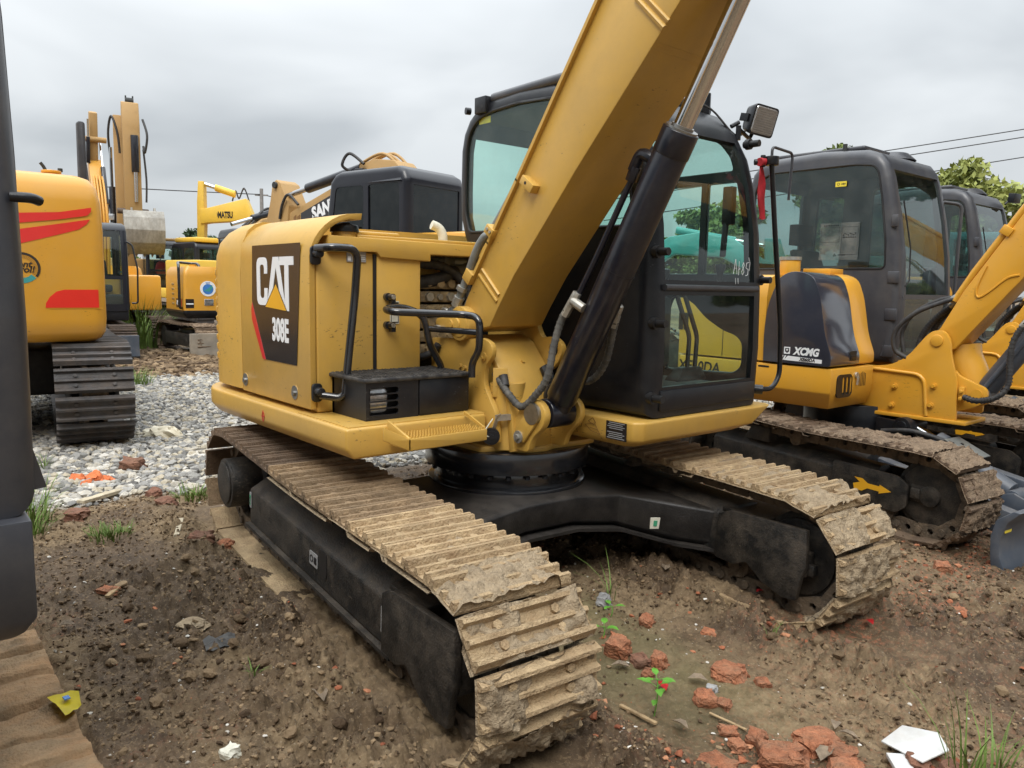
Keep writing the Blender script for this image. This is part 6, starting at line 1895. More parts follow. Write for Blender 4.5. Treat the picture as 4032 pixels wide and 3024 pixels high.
# ---- compact one with round blue sticker
E_ = yard('excavator', 'compact old-yellow excavator with round blue sticker and muddy tracks, just left of the main machine', (-13.63, 3.51, 0), R(-4))
def mudE(fx, z, side, i): return (.66, .03) if z > -.1 else (0, 0)
simple_gear(E_, R(4), 1.05, .82, .45, .24, 34, [TANR], seed=43, joined=False, mud=mudE)
b = B(); b.prism([(1.36, .02), (1.46, .02), (1.42, .22), (1.46, .48), (1.38, .48), (1.34, .25)], 'y', -1.08, 1.08)
part('blade', b, mat('muddy_blade_steel', (.24, .21, .17), .8, var=.2, dust=.4), E_, bevel=.01)
for s in (-.45, .45):
    b = B(); b.box(.5, 1.38, s - .05, s + .05, .2, .36)
    part('blade_arm', b, DIRTB, E_, bevel=.01)
plan = rpoly([(.68, -1.0), (.68, -.2), (-.3, -.2), (-.3, 1.0), (-1.15, .9), (-1.35, 0), (-1.1, -.85), (-.9, -1.0)], [.08, .02, .02, .02, .2, .3, .2, .1], 4)
b = B(); b.loft([[(x * k, y * k, z) for x, y in plan] for z, k in ((.74, .93), (.84, 1.0), (.90, 1.0))])
part('deck_skirt', b, BLK, E_, bevel=.01)
b = B(); b.loft([[(x * k, y * k, z) for x, y in plan] for z, k in ((.90, .99), (1.58, .985), (1.70, .96), (1.78, .90))])
eh = part('house', b, SYEL, E_, smooth=45)
b = B()
b.prism(circ(-.52, 1.34, .155, 24), 'x', .672, .677)
rs = part('round_sticker', b, WHITE, eh)
b = B(); b.prism(circ(-.52, 1.33, .105, 20), 'x', .678, .680)
part('sticker_print', b, BLU, rs)
b = B(); b.prism([(-.60, 1.30), (-.50, 1.36), (-.44, 1.42), (-.43, 1.36), (-.50, 1.28)], 'x', .681, .683)
part('sticker_print', b, TEALP, rs)
lettering('lettering', 'SANY', .035, BLU, rs, (.679, -.52, 1.455), (0, 1, 0), bold=.001)
b = B(); b.box(.672, .685, -.60, -.42, 1.0, 1.13)
hl = part('headlight', b, LENS, eh, bevel=.01)
b = B()
for k in range(4): b.box(.685, .69, -.59, -.43, 1.015 + k * .03, 1.025 + k * .03)
part('lamp_grille', b, BLK, hl, kind='stuff')
b = B(); b.prism(rrect(-.62, .30, .93, 1.13, .01), 'y', -.995, -.990)
b = B(); b.prism([(.05, .95), (.52, .95), (.52, 1.13), (.05, 1.13)], 'y', -.992, -.988)
dp = part('model_plate', b, DECAL, eh)
lettering('lettering', 'SY75C', .125, WHITE, dp, (.24, -.9925, 1.04), (1, 0, 0), bold=.005, sx=.8)
b = B(); b.prism([(.44, .955), (.52, .955), (.52, 1.125), (.48, 1.125)], 'y', -.994, -.9925)
part('red_corner', b, REDD, dp)
b = B(); b.prism([(.675, .0), (.685, 0), (.685, .2), (.675, .2)], 'y', -1, -.99) if False else b.prism(rrect(-.96, -.80, .95, 1.13, .01), 'x', .672, .677)
sp = part('side_plate', b, DECAL, eh)
b = B(); b.box(.678, .68, -.95, -.81, 1.02, 1.045)
part('plate_print', b, WHITE, sp)
b = B(); b.prism([(.18, 1.50), (.38, 1.52), (.36, 1.36), (.28, 1.22), (.22, 1.28)], 'y', -.9905, -.987)
part('worn_emblem', b, CREAM, eh)
for k in range(5):
    b = B(); b.box(-.30, -.10, -.994, -.98, 1.0 + k * .10, 1.045 + k * .10)
    part('vent_slot', b, OLDY, eh, bevel=.004)
b = B(); b.tube(fillet([(.55, -1.0, .95), (.62, -1.06, .95), (.62, -1.06, 1.80), (.30, -1.0, 1.86), (.20, -.7, 1.84), (.4, -.62, 1.84), (.5, -.62, 1.66)], .09), .028, 10)
part('grab_rail', b, BLKG, E_, smooth=60)
b = B(); b.cyl((.35, -.72, 1.62), (.35, -.72, 1.82), .07, n=14)
part('filler_neck', b, XYEL, E_)
far_cab(E_, -.6, .72, .05, .98, .90, 2.6, NAVY, GLASSD, int_=False)
# ---- lemon yellow machine with lettered boom
Fx = yard('excavator', 'lemon yellow excavator far back with dark lettering on its level boom', (-22.6, 6.0, 0), R(-168))
simple_gear(Fx, 0, 1.6, 1.0, .55, .32, 34, [DARKS], seed=47)
b = B(); b.box(-2.0, 1.2, -1.3, 1.3, .95, 1.25); b.box(-2.1, -.3, -1.3, 1.3, 1.25, 2.1)
part('house', b, KYEL, Fx, bevel=.05)
fsh = far_cab(Fx, -.35, 1.25, -.75, .3, 1.2, 2.72, NAVY, GLASSD)
b = B(); b.box(-.35, .95, -.73, .28, 2.71, 2.86)
part('roof_panel', b, KYEL, fsh, bevel=.05)
b = B(); b.tube(fillet([(1.2, -.8, 1.3), (1.35, -.85, 1.3), (1.35, -.85, 2.3), (1.2, -.8, 2.3)], .1), .03, 8); b.box(1.3, 1.4, -1.0, -.72, 1.7, 2.25)
part('mirror', b, BLK, Fx, bevel=.01)
Fb = thing('excavator', 'boom and stick of a lemon yellow excavator behind the dark cab, with maker name lettering', 'excavator', (-24.6, 7.45, 0), R(-125), 'excavators parked in the yard')
Fb.scale = (.58, 1, 1)
arm_plate(Fb, 'boom', [(-1.6, 3.6), (.55, 3.5), (1.05, 3.45), (1.05, 3.95), (.6, 4.0), (-1.6, 4.35), (-2.4, 3.2), (-2.1, 2.4)], -.25, .25, KYEL)
lettering('lettering', 'KOMATSU', .30, BLK, Fb, (-.2, -.253, 3.76), (1, 0, -.03), bold=.012, sx=1.0)
lettering('lettering', 'KOMATSU', .30, BLK, Fb, (-.2, .253, 3.76), (-1, 0, .03), bold=.012, sx=.9)
arm_plate(Fb, 'stick', [(.85, 4.9), (1.15, 4.9), (1.25, 4.2), (1.35, 1.2), (1.05, 1.2), (.85, 3.4)], -.2, .2, KYEL)
ram(Fb, (-.9, 4.5), (1.0, 4.85), .12, .6, 0, KYEL)
simple_gear(Fb, R(100), 1.6, 1.0, .55, .32, 34, [DARKS], seed=48, ox=-3.0)
b = B(); b.box(-4.6, -1.7, -1.3, 1.3, .95, 2.2)
part('house', b, KYEL, Fb, bevel=.05)
b = B(); b.tube(smooth_path([(-1.6, -.28, 4.3), (-1.3, -.3, 4.75), (-1.0, -.28, 4.4), (-.8, -.28, 4.65), (-.6, -.28, 4.3)], 5), .04, 6)
part('hose', b, HOSE, Fb, smooth=60)
# ---- black-cabbed machine just behind, boom coming down to the left
H = yard('excavator', 'black cabbed excavator behind the main machine, its lettered tan boom reaching down to the left', (-6.05, 3.45, 0), R(193))
simple_gear(H, R(-6), 1.7, 1.05, .6, .34, 36, [RUSTY], seed=53)
b = B(); b.box(-2.2, 1.0, -1.3, 1.3, 1.0, 1.3); b.box(-2.3, -1.0, -1.3, 1.3, 1.3, 2.1)
part('house', b, SYEL, H, bevel=.06)
hs = far_cab(H, -.97, .50, .18, 1.25, 1.15, 2.90, NAVY, GLASST, slope=.10)
b = B(); b.box(-.33, -.25, 1.243, 1.262, 1.35, 2.68)
part('door_pillar', b, NAVY, hs)
b = B(); b.box(-.16, -.12, 1.255, 1.285, 1.98, 2.2)
part('door_handle', b, BLK, hs, bevel=.006)
arm_plate(H, 'boom', [(.3, 1.5), (.7, 1.5), (.62, 2.3), (.75, 2.55), (1.1, 2.62), (3.0, 2.18), (3.1, 2.42), (2.75, 2.60), (1.6, 2.97), (1.2, 3.2), (.86, 3.27), (.45, 3.22), (.15, 2.95), (.1, 2.4)], -.35, .05, OLDY)
b = B(); b.prism([(1.45, 2.60), (2.48, 2.36), (2.48, 2.57), (1.45, 2.92)], 'y', .052, .058)
hd = part('boom_decal', b, DECAL, H)
for x0 in (2.51, 2.60):
    b = B(); b.prism([(x0, 2.40), (x0 + .06, 2.385), (x0 + .06, 2.52), (x0, 2.55)], 'y', .052, .058)
    part('boom_decal', b, BRN, H)
lettering('lettering', 'SANY', .25, WHITE, hd, (1.94, .0585, 2.61), (-1, 0, .27), (.27, 0, 1), bold=.012, shear=.1, sx=.9)
ram(H, (1.15, 3.16), (3.0, 2.84), .075, .66, .0, CYLB)
arm_plate(H, 'stick', [(2.95, 3.06), (3.06, 3.12), (3.16, 3.06), (3.22, 2.8), (3.38, 2.3), (3.1, .9), (2.85, .9), (2.8, 2.3), (2.75, 2.7)], -.30, .08, OLDY)
b = B(); b.cyl((3.06, -.34, 3.03), (3.06, .12, 3.03), .05, n=14)
part('stick_pin', b, TRIMM, H)
bucket(H, 2.9, .95, 1.0, .6, R(200), RUSTY, y=-.1)
for pts in ([(1.0, .1, 3.2), (1.25, .15, 3.36), (1.35, .2, 3.2), (1.3, .1, 3.12)], [(.4, -.1, 3.15), (.75, -.1, 3.34), (1.2, -.1, 3.22)], [(.3, -.2, 3.05), (.7, -.2, 3.36), (1.2, -.2, 3.25)], [(.35, .0, 3.1), (.7, .02, 3.33), (1.15, .03, 3.22)], [(2.5, .09, 2.70), (2.7, .12, 2.86), (2.85, .12, 2.72), (2.95, .1, 2.5)]):
    b = B(); b.tube(smooth_path(pts, 6), .022, 8)
    part('hose', b, HOSE if pts[0][1] > .08 else OLDY, H, smooth=60)
b = B(); b.box(.98, 1.16, -.02, .16, 3.0, 3.14)
part('work_lamp', b, BLK, hs, bevel=.02)
b = B(); b.tube(fillet([(.5, 1.0, 1.4), (.62, 1.2, 1.4), (.62, 1.2, 2.2), (.5, 1.15, 2.25)], .08), .018, 8); b.box(.60, .66, 1.1, 1.3, 1.95, 2.35)
part('mirror', b, BLK, H, bevel=.01)
# ---- brown gooseneck of one more machine
G = yard('excavator', 'tan excavator boom with curved gooseneck and hoses, between the main hood and lettered boom', (-12.6, 4.2, 0), R(-75))
arm_plate(G, 'boom', [(-1.0, .9), (-.6, .9), (-.55, 1.8), (-.15, 2.35), (.35, 2.42), (.9, 2.2), (1.0, 2.35), (.45, 2.75), (.0, 2.88), (-.35, 2.78), (-.65, 2.45), (-.9, 1.9)], -.22, .22, OLDY, .03)
ram(G, (-.1, 2.98), (1.1, 2.6), .07, .6, .1, CYLB)
for k in range(3):
    b = B(); b.tube(smooth_path([(-.7, -.15 + .12 * k, 2.5), (-.35, -.15 + .12 * k, 2.86), (0, -.15 + .12 * k, 2.98), (.35, -.1 + .12 * k, 2.85 + .05 * k), (.7, -.1 + .12 * k, 2.6)], 5), .02, 6)
    part('hose', b, HOSE, G, smooth=60)
b = B(); b.box(-2.6, -.3, -.9, .9, .8, 1.7)
part('house', b, OLDY, G, bevel=.06)
simple_gear(G, 0, 1.1, .85, .45, .26, 34, [RUSTY], seed=57, ox=-1.3)
far_cab(G, -1.6, -.4, .1, .95, .9, 2.5, NAVY, GLASSD, int_=False)
# ---- teal machine seen through the cab glass
T = yard('excavator', 'teal excavator with arched boom seen through the glass of the black cab', (-7.1, 8.0, 0), R(35))
simple_gear(T, R(10), 1.5, 1.0, .5, .3, 34, [DARKS], seed=59)
b = B(); b.box(-1.8, 1.0, -1.2, 1.2, .95, 1.2); b.box(-1.9, -.4, -1.2, 1.2, 1.2, 2.0)
part('house', b, TEAL, T, bevel=.06)
far_cab(T, -.4, 1.05, .2, 1.15, 1.1, 2.6, GREY, GLASS, int_=True)
arm_plate(T, 'boom', [(.4, 1.2), (.8, 1.2), (1.0, 1.75), (1.5, 2.12), (2.3, 2.08), (3.1, 1.65), (3.3, 1.85), (2.5, 2.38), (1.9, 2.5), (1.4, 2.42), (.8, 2.05)], -.5, -.15, TEAL, .03)
ram(T, (1.5, 2.55), (3.2, 2.25), .06, .6, -.3, TEAL)
arm_plate(T, 'stick', [(3.0, 2.4), (3.25, 2.4), (3.5, 1.6), (3.3, .6), (3.1, .6), (3.05, 1.6)], -.45, -.2, TEAL)
T2 = yard('excavator', 'teal excavator farther behind, seen through the glass of the slate grey cab', (-3.4, 13.4, 0), R(-60))
simple_gear(T2, R(-8), 1.5, 1.0, .5, .3, 34, [DARKS], seed=61)
b = B(); b.box(-1.9, .9, -1.2, 1.2, .95, 1.95); b.box(-.2, .9, -1.2, -.2, 1.2, 2.2)
part('house', b, TEAL, T2, bevel=.08)
far_cab(T2, -.3, 1.05, .2, 1.15, 1.1, 2.65, TEAL, GLASS, int_=True)
arm_plate(T2, 'boom', [(.3, 1.3), (.7, 1.3), (.95, 2.1), (1.6, 2.7), (3.0, 2.5), (3.0, 2.8), (1.5, 3.1), (.7, 2.5)], -.5, -.15, TEAL, .03)

# ================================================================== trees, pole, wires
LEAF = mat('tree_leaves', (0.10, 0.145, 0.04), .7, var=.4, vs=.8, col2=(0.17, 0.21, 0.06), rnd=.15, spec=.25)
LEAFY = mat('pale_tree_leaves', (0.20, 0.235, 0.06), .7, var=.35, vs=1.2, col2=(0.28, 0.30, 0.09), rnd=.15, spec=.25)
LEAFD = mat('dark_tree_leaves', (0.06, 0.10, 0.045), .7, var=.4, vs=.8, rnd=.15, spec=.25)
BARK = mat('tree_bark', (0.10, 0.075, 0.05), .9, var=.3, vs=8, bump=.4, bs=30)
def crown_mesh(seed, rx, rz, n, leaf, m_, cl=46):
    rng = np.random.default_rng(seed)
    c = rng.normal(size=(cl, 3)); c /= np.linalg.norm(c, axis=1)[:, None]
    c *= (rng.random(cl) ** .45)[:, None]
    c[:, 2] = c[:, 2] * .95
    c *= np.array([rx, rx, rz]) * (.75 + .35 * rng.random((cl, 1)))
    cr = (.20 + .22 * rng.random(cl)) * rx
    k = rng.integers(0, cl, n)
    d = rng.normal(size=(n, 3)); d /= np.linalg.norm(d, axis=1)[:, None]
    p = c[k] + d * (cr[k] * (.45 + .6 * rng.random(n)))[:, None] * np.array([1, 1, .75])
    a = rng.normal(size=(n, 3)); a /= np.linalg.norm(a, axis=1)[:, None]
    b_ = np.cross(a, rng.normal(size=(n, 3))); b_ /= np.linalg.norm(b_, axis=1)[:, None]
    s = leaf * (.6 + .8 * rng.random(n))[:, None]
    V = np.stack([p - a * s, p + b_ * s * .5, p + a * s, p - b_ * s * .5], 1).reshape(-1, 3)
    F = np.arange(n * 4).reshape(n, 4)
    return npmesh('crown', V, F, m_), c
def trunk_mesh(h, r_, c, cz):
    b = B(); b.tube(smooth_path([(0, 0, -.2), (.06, .03, h * .3), (-.05, .05, h * .6), (.03, 0, h)], 4), [r_ * (1 - .6 * i / 12) for i in range(13)], 9)
    for q in c[:9]:
        b.tube(smooth_path([(0, 0, h * .55), (q[0] * .4, q[1] * .4, h * .7 + (q[2] + cz - h * .7) * .4), (q[0], q[1], cz + q[2])], 4), [r_ * .4 * (1 - .8 * i / 8) for i in range(9)], 6)
    return finish(b, BARK, smooth=60, name='trunk')
KIND = []
for i, (m_, rx, rz, n, lf, h, r_) in enumerate(((LEAF, 2.3, 2.2, 9000, .17, 4.2, .16), (LEAFY, 1.9, 1.7, 6500, .15, 3.8, .13), (LEAFD, 3.0, 2.6, 9000, .22, 5.0, .2))):
    cm, c = crown_mesh(100 + i, rx, rz, n, lf, m_)
    KIND.append((cm, trunk_mesh(h, r_, c, h + rz * .35), h + rz * .35))
def tree(x, y, k, s, label, rz=0.0, sz=None):
    t = thing('tree', label, 'tree', (x, y, 0), rz, 'trees around the yard')
    t.scale = (s, s, sz or s)
    cm, tm, cz = KIND[k]
    link('crown', cm, t, Matrix.Translation((0, 0, cz)))
    link('trunk', tm, t)
    return t
tree(-12.2, 39.4, 1, 1.28, 'pale green round tree behind the grey cab at the right')
tree(-15.0, 41.0, 1, 1.05, 'lower pale tree touching the roof of the grey cab at the right', 2.0)
tree(-20.0, 30.5, 0, 1.0, 'bushy green tree seen through the black cab, right of the window divider', .5, .82)
tree(-24.5, 30.0, 0, .92, 'green tree seen through the black cab, left of the window divider', 1.7, .62)
tree(-15.5, 34.5, 0, 1.15, 'green tree seen through the glass between the two front cabs', 2.6)
for x, y, k, s, lb in ((-58, 17.5, 2, .62, 'dark tree rising over the far cabs at the left'), (-64, 20.5, 2, .60, 'dark tree half hidden by the lemon yellow cab'), (-66, 14.0, 2, .48, 'low dark treetop left of the far cab roof'),
                       (-52, 28.0, 2, .8, 'dark tree hidden behind the black cabbed excavator')):
    tree(x, y, k, s, lb, x * .37)
def treeline(name, rows, m_):
    V, F = [], []; n0 = 0
    for x, y, k, s_, rz in rows:
        me = KIND[k][0]
        v = np.empty(len(me.vertices) * 3, np.float32); me.vertices.foreach_get('co', v); v = v.reshape(-1, 3) * s_
        c, sn = math.cos(rz), math.sin(rz)
        v = np.stack([v[:, 0] * c - v[:, 1] * sn + x, v[:, 0] * sn + v[:, 1] * c + y, v[:, 2] + KIND[k][2] * s_], 1)
        V.append(v); F.append(np.arange(len(v)).reshape(-1, 4) + n0); n0 += len(v)
    return link(name, npmesh(name, np.concatenate(V), np.concatenate(F), m_), kind='stuff')
rng_ = random.Random(4)
rows = []
for i in range(15):
    a = R(-95 + i * 13.5); d = rng_.uniform(13, 17)
    rows.append((3.1 + d * math.cos(a), -2.6 + d * math.sin(a), (0, 2, 2)[i % 3], rng_.uniform(1.35, 1.75), rng_.uniform(0, 6)))
treeline('near_treeline', rows, LEAFD)
rows = []
for i in range(22):
    x = -75 + i * 5.2 + rng_.uniform(-1.5, 1.5); y = 46 + .35 * (x + 20) * (1 if x < -20 else .1) + rng_.uniform(-2, 4)
    rows.append((x, y, rng_.choice((0, 2, 2)), rng_.uniform(.5, .7), rng_.uniform(0, 6)))
for i in range(9):
    rows.append((-82 + rng_.uniform(-6, 6), -34 + i * 7.5, 2, rng_.uniform(.5, .7), rng_.uniform(0, 6)))
treeline('distant_treeline', rows, LEAF)
CONC = mat('weathered_pole', (.22, .21, .20), .85, var=.2, vs=4)
WIRE = mat('cable_black', (.03, .03, .032), .6)
up_ = thing('utility_pole', 'grey utility pole with a short crossarm against the sky, above the curved boom', 'pole', (-51.1, 20.0, 0))
b = B(); b.cyl((0, 0, 0), (0, 0, 8.0), .17, .12, n=12)
part('pole_shaft', b, CONC, up_)
b = B(); b.obox((0, 0, 7.55), (.6, .75, 0), (-.75, .6, 0), (0, 0, 1), .45, .05, .05)
part('crossarm', b, CONC, up_)
def wire(pts, label):
    P, Q = Vector(pts[0]), Vector(pts[1])
    pp = []
    for i in range(25):
        t = i / 24; q = P.lerp(Q, t); q.z -= pts[2] * 4 * t * (1 - t); pp.append(q)
    b = B(); b.tube(pp, pts[3], 5)
    return tag(part('power_line', b, WIRE, smooth=60), label, 'cable', 'overhead power lines')
wire(((-51.1, 20.0, 7.6), (-60, -48, 8.6), .9, .035), 'thin black cable from the utility pole to the left across the sky')
wire(((-51.1, 20.0, 7.6), (-40, 60, 5.2), 1.0, .035), 'thin black cable running down from the utility pole to the right')
for dz, lb in ((0, 'upper one of three thin cables over the grey cabs'), (-.45, 'middle one of three thin cables over the grey cabs'), (-1.6, 'lowest of three thin cables over the grey cabs')):
    wire(((-28.5, 31.0, 7.0 + dz), (-3, 63, 14.2 + dz), .15, .03), lb)

# ================================================================== loose stones, clods, rubble
def tone_mat(name, stops, rough=.9, bump=.6, bs=90, spec=.25):
    m = bpy.data.materials.new(name); m.use_nodes = True
    t = m.node_tree; N = t.nodes; L = t.links.new; p = N['Principled BSDF']
    at = N.new('ShaderNodeAttribute'); at.attribute_name = 'tone'
    rp = N.new('ShaderNodeValToRGB'); e = rp.color_ramp.elements
    e[0].position = stops[0][0]; e[0].color = (*stops[0][1], 1); e[1].position = stops[-1][0]; e[1].color = (*stops[-1][1], 1)
    for pos, c in stops[1:-1]:
        q = e.new(pos); q.color = (*c, 1)
    geo = N.new('ShaderNodeNewGeometry'); n = N.new('ShaderNodeTexNoise'); n.inputs['Scale'].default_value = bs; n.inputs['Detail'].default_value = 6
    L(geo.outputs['Position'], n.inputs['Vector'])
    ad = N.new('ShaderNodeMath'); ad.operation = 'MULTIPLY_ADD'; ad.inputs[1].default_value = .35; ad.inputs[2].default_value = -.17
    L(n.outputs['Fac'], ad.inputs[0])
    a2 = N.new('ShaderNodeMath'); a2.operation = 'ADD'; L(ad.outputs[0], a2.inputs[0]); L(at.outputs['Fac'], a2.inputs[1])
    L(a2.outputs[0], rp.inputs[0]); L(rp.outputs[0], p.inputs['Base Color'])
    bp = N.new('ShaderNodeBump'); bp.inputs['Strength'].default_value = bump; bp.inputs['Distance'].default_value = .01
    L(n.outputs['Fac'], bp.inputs['Height']); L(bp.outputs[0], p.inputs['Normal'])
    p.inputs['Roughness'].default_value = rough; p.inputs['Specular IOR Level'].default_value = spec
    return m
def ico(sub):
    bm = bmesh.new(); bmesh.ops.create_icosphere(bm, subdivisions=sub, radius=1)
    V = np.array([v.co[:] for v in bm.verts]); F = np.array([[v.index for v in f.verts] for f in bm.faces]); bm.free()
    return V, F
def scatter(name, P, S, m_, seed, sub=1, jag=.28, flat=.7, tone=None, sink=.25, smooth=False):
    """many small stones in one mesh; P (n,2) places, S (n) radii"""
    rng = np.random.default_rng(seed)
    V0, F0 = ico(sub); n = len(P); nv = len(V0)
    r = 1 + jag * (rng.random((n, nv, 1)) * 2 - 1)
    V = V0[None] * r
    sc = np.stack([.8 + .6 * rng.random(n), .7 + .4 * rng.random(n), flat * (.6 + .6 * rng.random(n))], 1)
    V = V * sc[:, None] * S[:, None, None]
    a = rng.random(n) * 2 * PI; ti = (rng.random(n) - .5) * .9
    ca, sa = np.cos(a)[:, None], np.sin(a)[:, None]; ct, st = np.cos(ti)[:, None], np.sin(ti)[:, None]
    x, y, z = V[..., 0], V[..., 1], V[..., 2]
    y, z = y * ct - z * st, y * st + z * ct
    x, y = x * ca - y * sa, x * sa + y * ca
    Z0 = ground_z(P[:, 0], P[:, 1]) + S * flat * (1 - sink * 2) * .8
    V = np.stack([x + P[:, :1], y + P[:, 1:2], z + Z0[:, None]], -1).reshape(-1, 3)
    F = (F0[None] + (np.arange(n) * nv)[:, None, None]).reshape(-1, 3)
    me = npmesh(name, V, F, m_, smooth)
    tn = rng.random(n) if tone is None else tone
    at = me.attributes.new('tone', 'FLOAT', 'POINT'); at.data.foreach_set('value', np.repeat(tn, nv).astype(np.float32))
    return link(name, me, kind='stuff')
STONE = tone_mat('crushed_stone', [(0, (.11, .105, .10)), (.3, (.24, .235, .22)), (.55, (.34, .33, .31)), (.75, (.38, .33, .24)), (1, (.52, .50, .46))], .85, .5, 70)
CLODM = tone_mat('mud_clods', [(0, (.055, .034, .019)), (.5, (.14, .094, .054)), (1, (.29, .205, .12))], .85, 1.0, 60)
CRUMB = tone_mat('brick_crumbs', [(0, (.20, .065, .035)), (.6, (.36, .13, .065)), (1, (.45, .22, .12))], .9, .6, 80)
CHIP = tone_mat('pale_chips', [(0, (.35, .32, .27)), (1, (.75, .72, .66))], .8, .3, 80)
def sector(P, half=41, dmin=.0):
    d = P - np.array([3.1, -2.61]); a = np.arctan2(d[:, 1], d[:, 0]); mid = math.atan2(0.643, -0.756)
    return (np.abs((a - mid + PI) % (2 * PI) - PI) < R(half)) & (np.hypot(d[:, 0], d[:, 1]) > dmin)
rng = np.random.default_rng(12)
gx, gy = np.meshgrid(np.arange(-10.2, -1.9, .047), np.arange(-5.5, 7.5, .047), indexing='ij')
P = np.stack([gx.ravel(), gy.ravel()], 1) + (rng.random((gx.size, 2)) - .5) * .05
P = P[sector(P, 39)]
gm = gravel_mask(P[:, 0], P[:, 1])
far = np.hypot(P[:, 0] - 3.1, P[:, 1] + 2.61)
keep = (rng.random(len(P)) < gm * 1.05) & ((P[:, 1] < 1.6) | (rng.random(len(P)) < .45)) & ~((np.abs(P[:, 0] + 4.0) < 1.6) & (P[:, 1] > .3) & (P[:, 1] < 1.6) & (rng.random(len(P)) < .7))
P = P[keep]; far = far[keep]
S = .021 + .022 * rng.random(len(P)) ** 1.6
scatter('gravel', P, S, STONE, 1, 1, .26, .75, sink=.12)
n = 190000
P = np.stack([rng.uniform(-3.4, 3.2, n), rng.uniform(-3.4, 5.0, n)], 1)
P = P[sector(P, 40, .8)]
gm = gravel_mask(P[:, 0], P[:, 1])
lm = sstep(.40, .62, fbm(P[:, 0], P[:, 1], .8, 3, 11)) * .75 + .25 * fbm(P[:, 0], P[:, 1], 3, 2, 4)
c_, s_ = math.cos(-.0746), math.sin(-.0746)
lx = (P[:, 0] - .148) * c_ + (P[:, 1] + .095) * s_; ly = -(P[:, 0] - .148) * s_ + (P[:, 1] + .095) * c_
inx = np.abs(lx) < 1.75
d1 = np.abs(np.abs(ly) - .907)
und = inx & (d1 < .24)
boost = np.exp(-((d1 - .36) / .1) ** 2) * inx
lane = (np.abs(ly + .15) < .25) & (lx > .4)
keep = (rng.random(len(P)) < np.clip(lm * .9 + boost, 0, 1) * (1 - gm)) & ~und & (~lane | (rng.random(len(P)) < .12))
keep &= P[:, 1] > -2.1
P = P[keep]
S = .0022 + .0085 * rng.random(len(P)) ** 3.0
scatter('mud_clods', P, S, CLODM, 2, 1, .45, .8, sink=.2)
Q = np.stack([rng.uniform(-1.2, 3.0, 2600), rng.uniform(-2.08, 2.6, 2600)], 1)
Q = Q[sector(Q, 40, .8)]
def ga2(cx, cy, rx, ry): return np.exp(-((Q[:, 0] - cx) / rx) ** 2 - ((Q[:, 1] - cy) / ry) ** 2)
hv = np.clip(1.2 * ga2(.35, -1.6, .8, .33) + ga2(1.6, .75, .45, .4) + ga2(.7, .55, 1.0, .2) + .8 * ga2(1.9, 1.5, .8, .6) + .7 * ga2(-.4, -1.55, .5, .3) + .8 * ga2(1.2, -1.35, .5, .25), 0, 1)
lx = (Q[:, 0] - .148) * c_ + (Q[:, 1] + .095) * s_; ly = -(Q[:, 0] - .148) * s_ + (Q[:, 1] + .095) * c_
Q = Q[(rng.random(len(Q)) < hv * .8) & ~((np.abs(lx) < 1.75) & (np.abs(np.abs(ly) - .907) < .25))]
scatter('mud_lumps', Q, .008 + .020 * rng.random(len(Q)) ** 2.5, CLODM, 6, 2, .16, .75, sink=.3)
n = 9500
P = np.stack([rng.uniform(-.6, 3.0, n), rng.uniform(-3.0, 2.6, n)], 1); P = P[sector(P, 40, .9)]
bm_ = sstep(.50, .64, fbm(P[:, 0], P[:, 1], 1.5, 4, 61)) * sstep(.5, 1.5, P[:, 0]) * sstep(-2.2, -1.0, P[:, 1])
lx = (P[:, 0] - .148) * c_ + (P[:, 1] + .095) * s_; ly = -(P[:, 0] - .148) * s_ + (P[:, 1] + .095) * c_
P = P[(rng.random(len(P)) < bm_ * .8 + .07) & ~((np.abs(lx) < 1.7) & (np.abs(np.abs(ly) - .907) < .26))]
scatter('brick_crumbs', P, .003 + .016 * rng.random(len(P)) ** 3, CRUMB, 3, 1, .35, .6, sink=.2)
n = 4200
P = np.stack([rng.uniform(-2.5, 3.0, n), rng.uniform(-3.0, 3.4, n)], 1); P = P[sector(P, 40, .9)]
lx = (P[:, 0] - .148) * c_ + (P[:, 1] + .095) * s_; ly = -(P[:, 0] - .148) * s_ + (P[:, 1] + .095) * c_
P = P[~((np.abs(lx) < 1.7) & (np.abs(np.abs(ly) - .907) < .26))]
P = P[rng.random(len(P)) < .6]
scatter('pale_chips', P, .002 + .007 * rng.random(len(P)) ** 3, CHIP, 4, 1, .35, .6, sink=.1)
n = 9000
P = np.stack([rng.uniform(-14, -9.2, n), rng.uniform(-1, 5, n)], 1); P = P[sector(P, 33)]
scatter('far_mud_clods', P, .02 + .07 * rng.random(len(P)) ** 3, CLODM, 5, 1, .4, .6, sink=.3)

# ---- strip of earth printed by track plates, bottom left
xs = np.arange(-1.35, 1.75, .0085); ys = np.concatenate([np.arange(-2.70, -2.135, .010), [-2.132, -2.128, -2.122]])
GX, GY = np.meshgrid(xs, ys, indexing='ij')
wob = .012 * (fbm(GX, GX * 0, 4, 3, 301) - .5)
br = ((GX * 5.0 + .06 * (fbm(GX, GY, 3, 2, 302) - .5)) % 1.0)
cr = ((GX * 15.0) % 1.0)
gz_ = np.where(br < .93, .042 + .014 * br, .020) + .007 * np.clip(1 - np.abs(cr - .5) * 6, 0, 1) + .012 * (fbm(GX, GY, 14, 3, 303) - .5) + .010 * cells(GX, GY, 36, 305) * sstep(.45, .6, fbm(GX, GY, 4, 3, 304)) - .025 * sstep(.55, .75, fbm(GX, GY, 3.5, 3, 306))
edge = np.clip((-2.122 - GY) / .010, 0, 1)
zz = ground_z(GX, GY) + .012 + gz_ * edge - .03 * (1 - edge)
ni, nj = GX.shape
i = np.arange(ni - 1)[:, None] * nj; j = np.arange(nj - 1)[None]
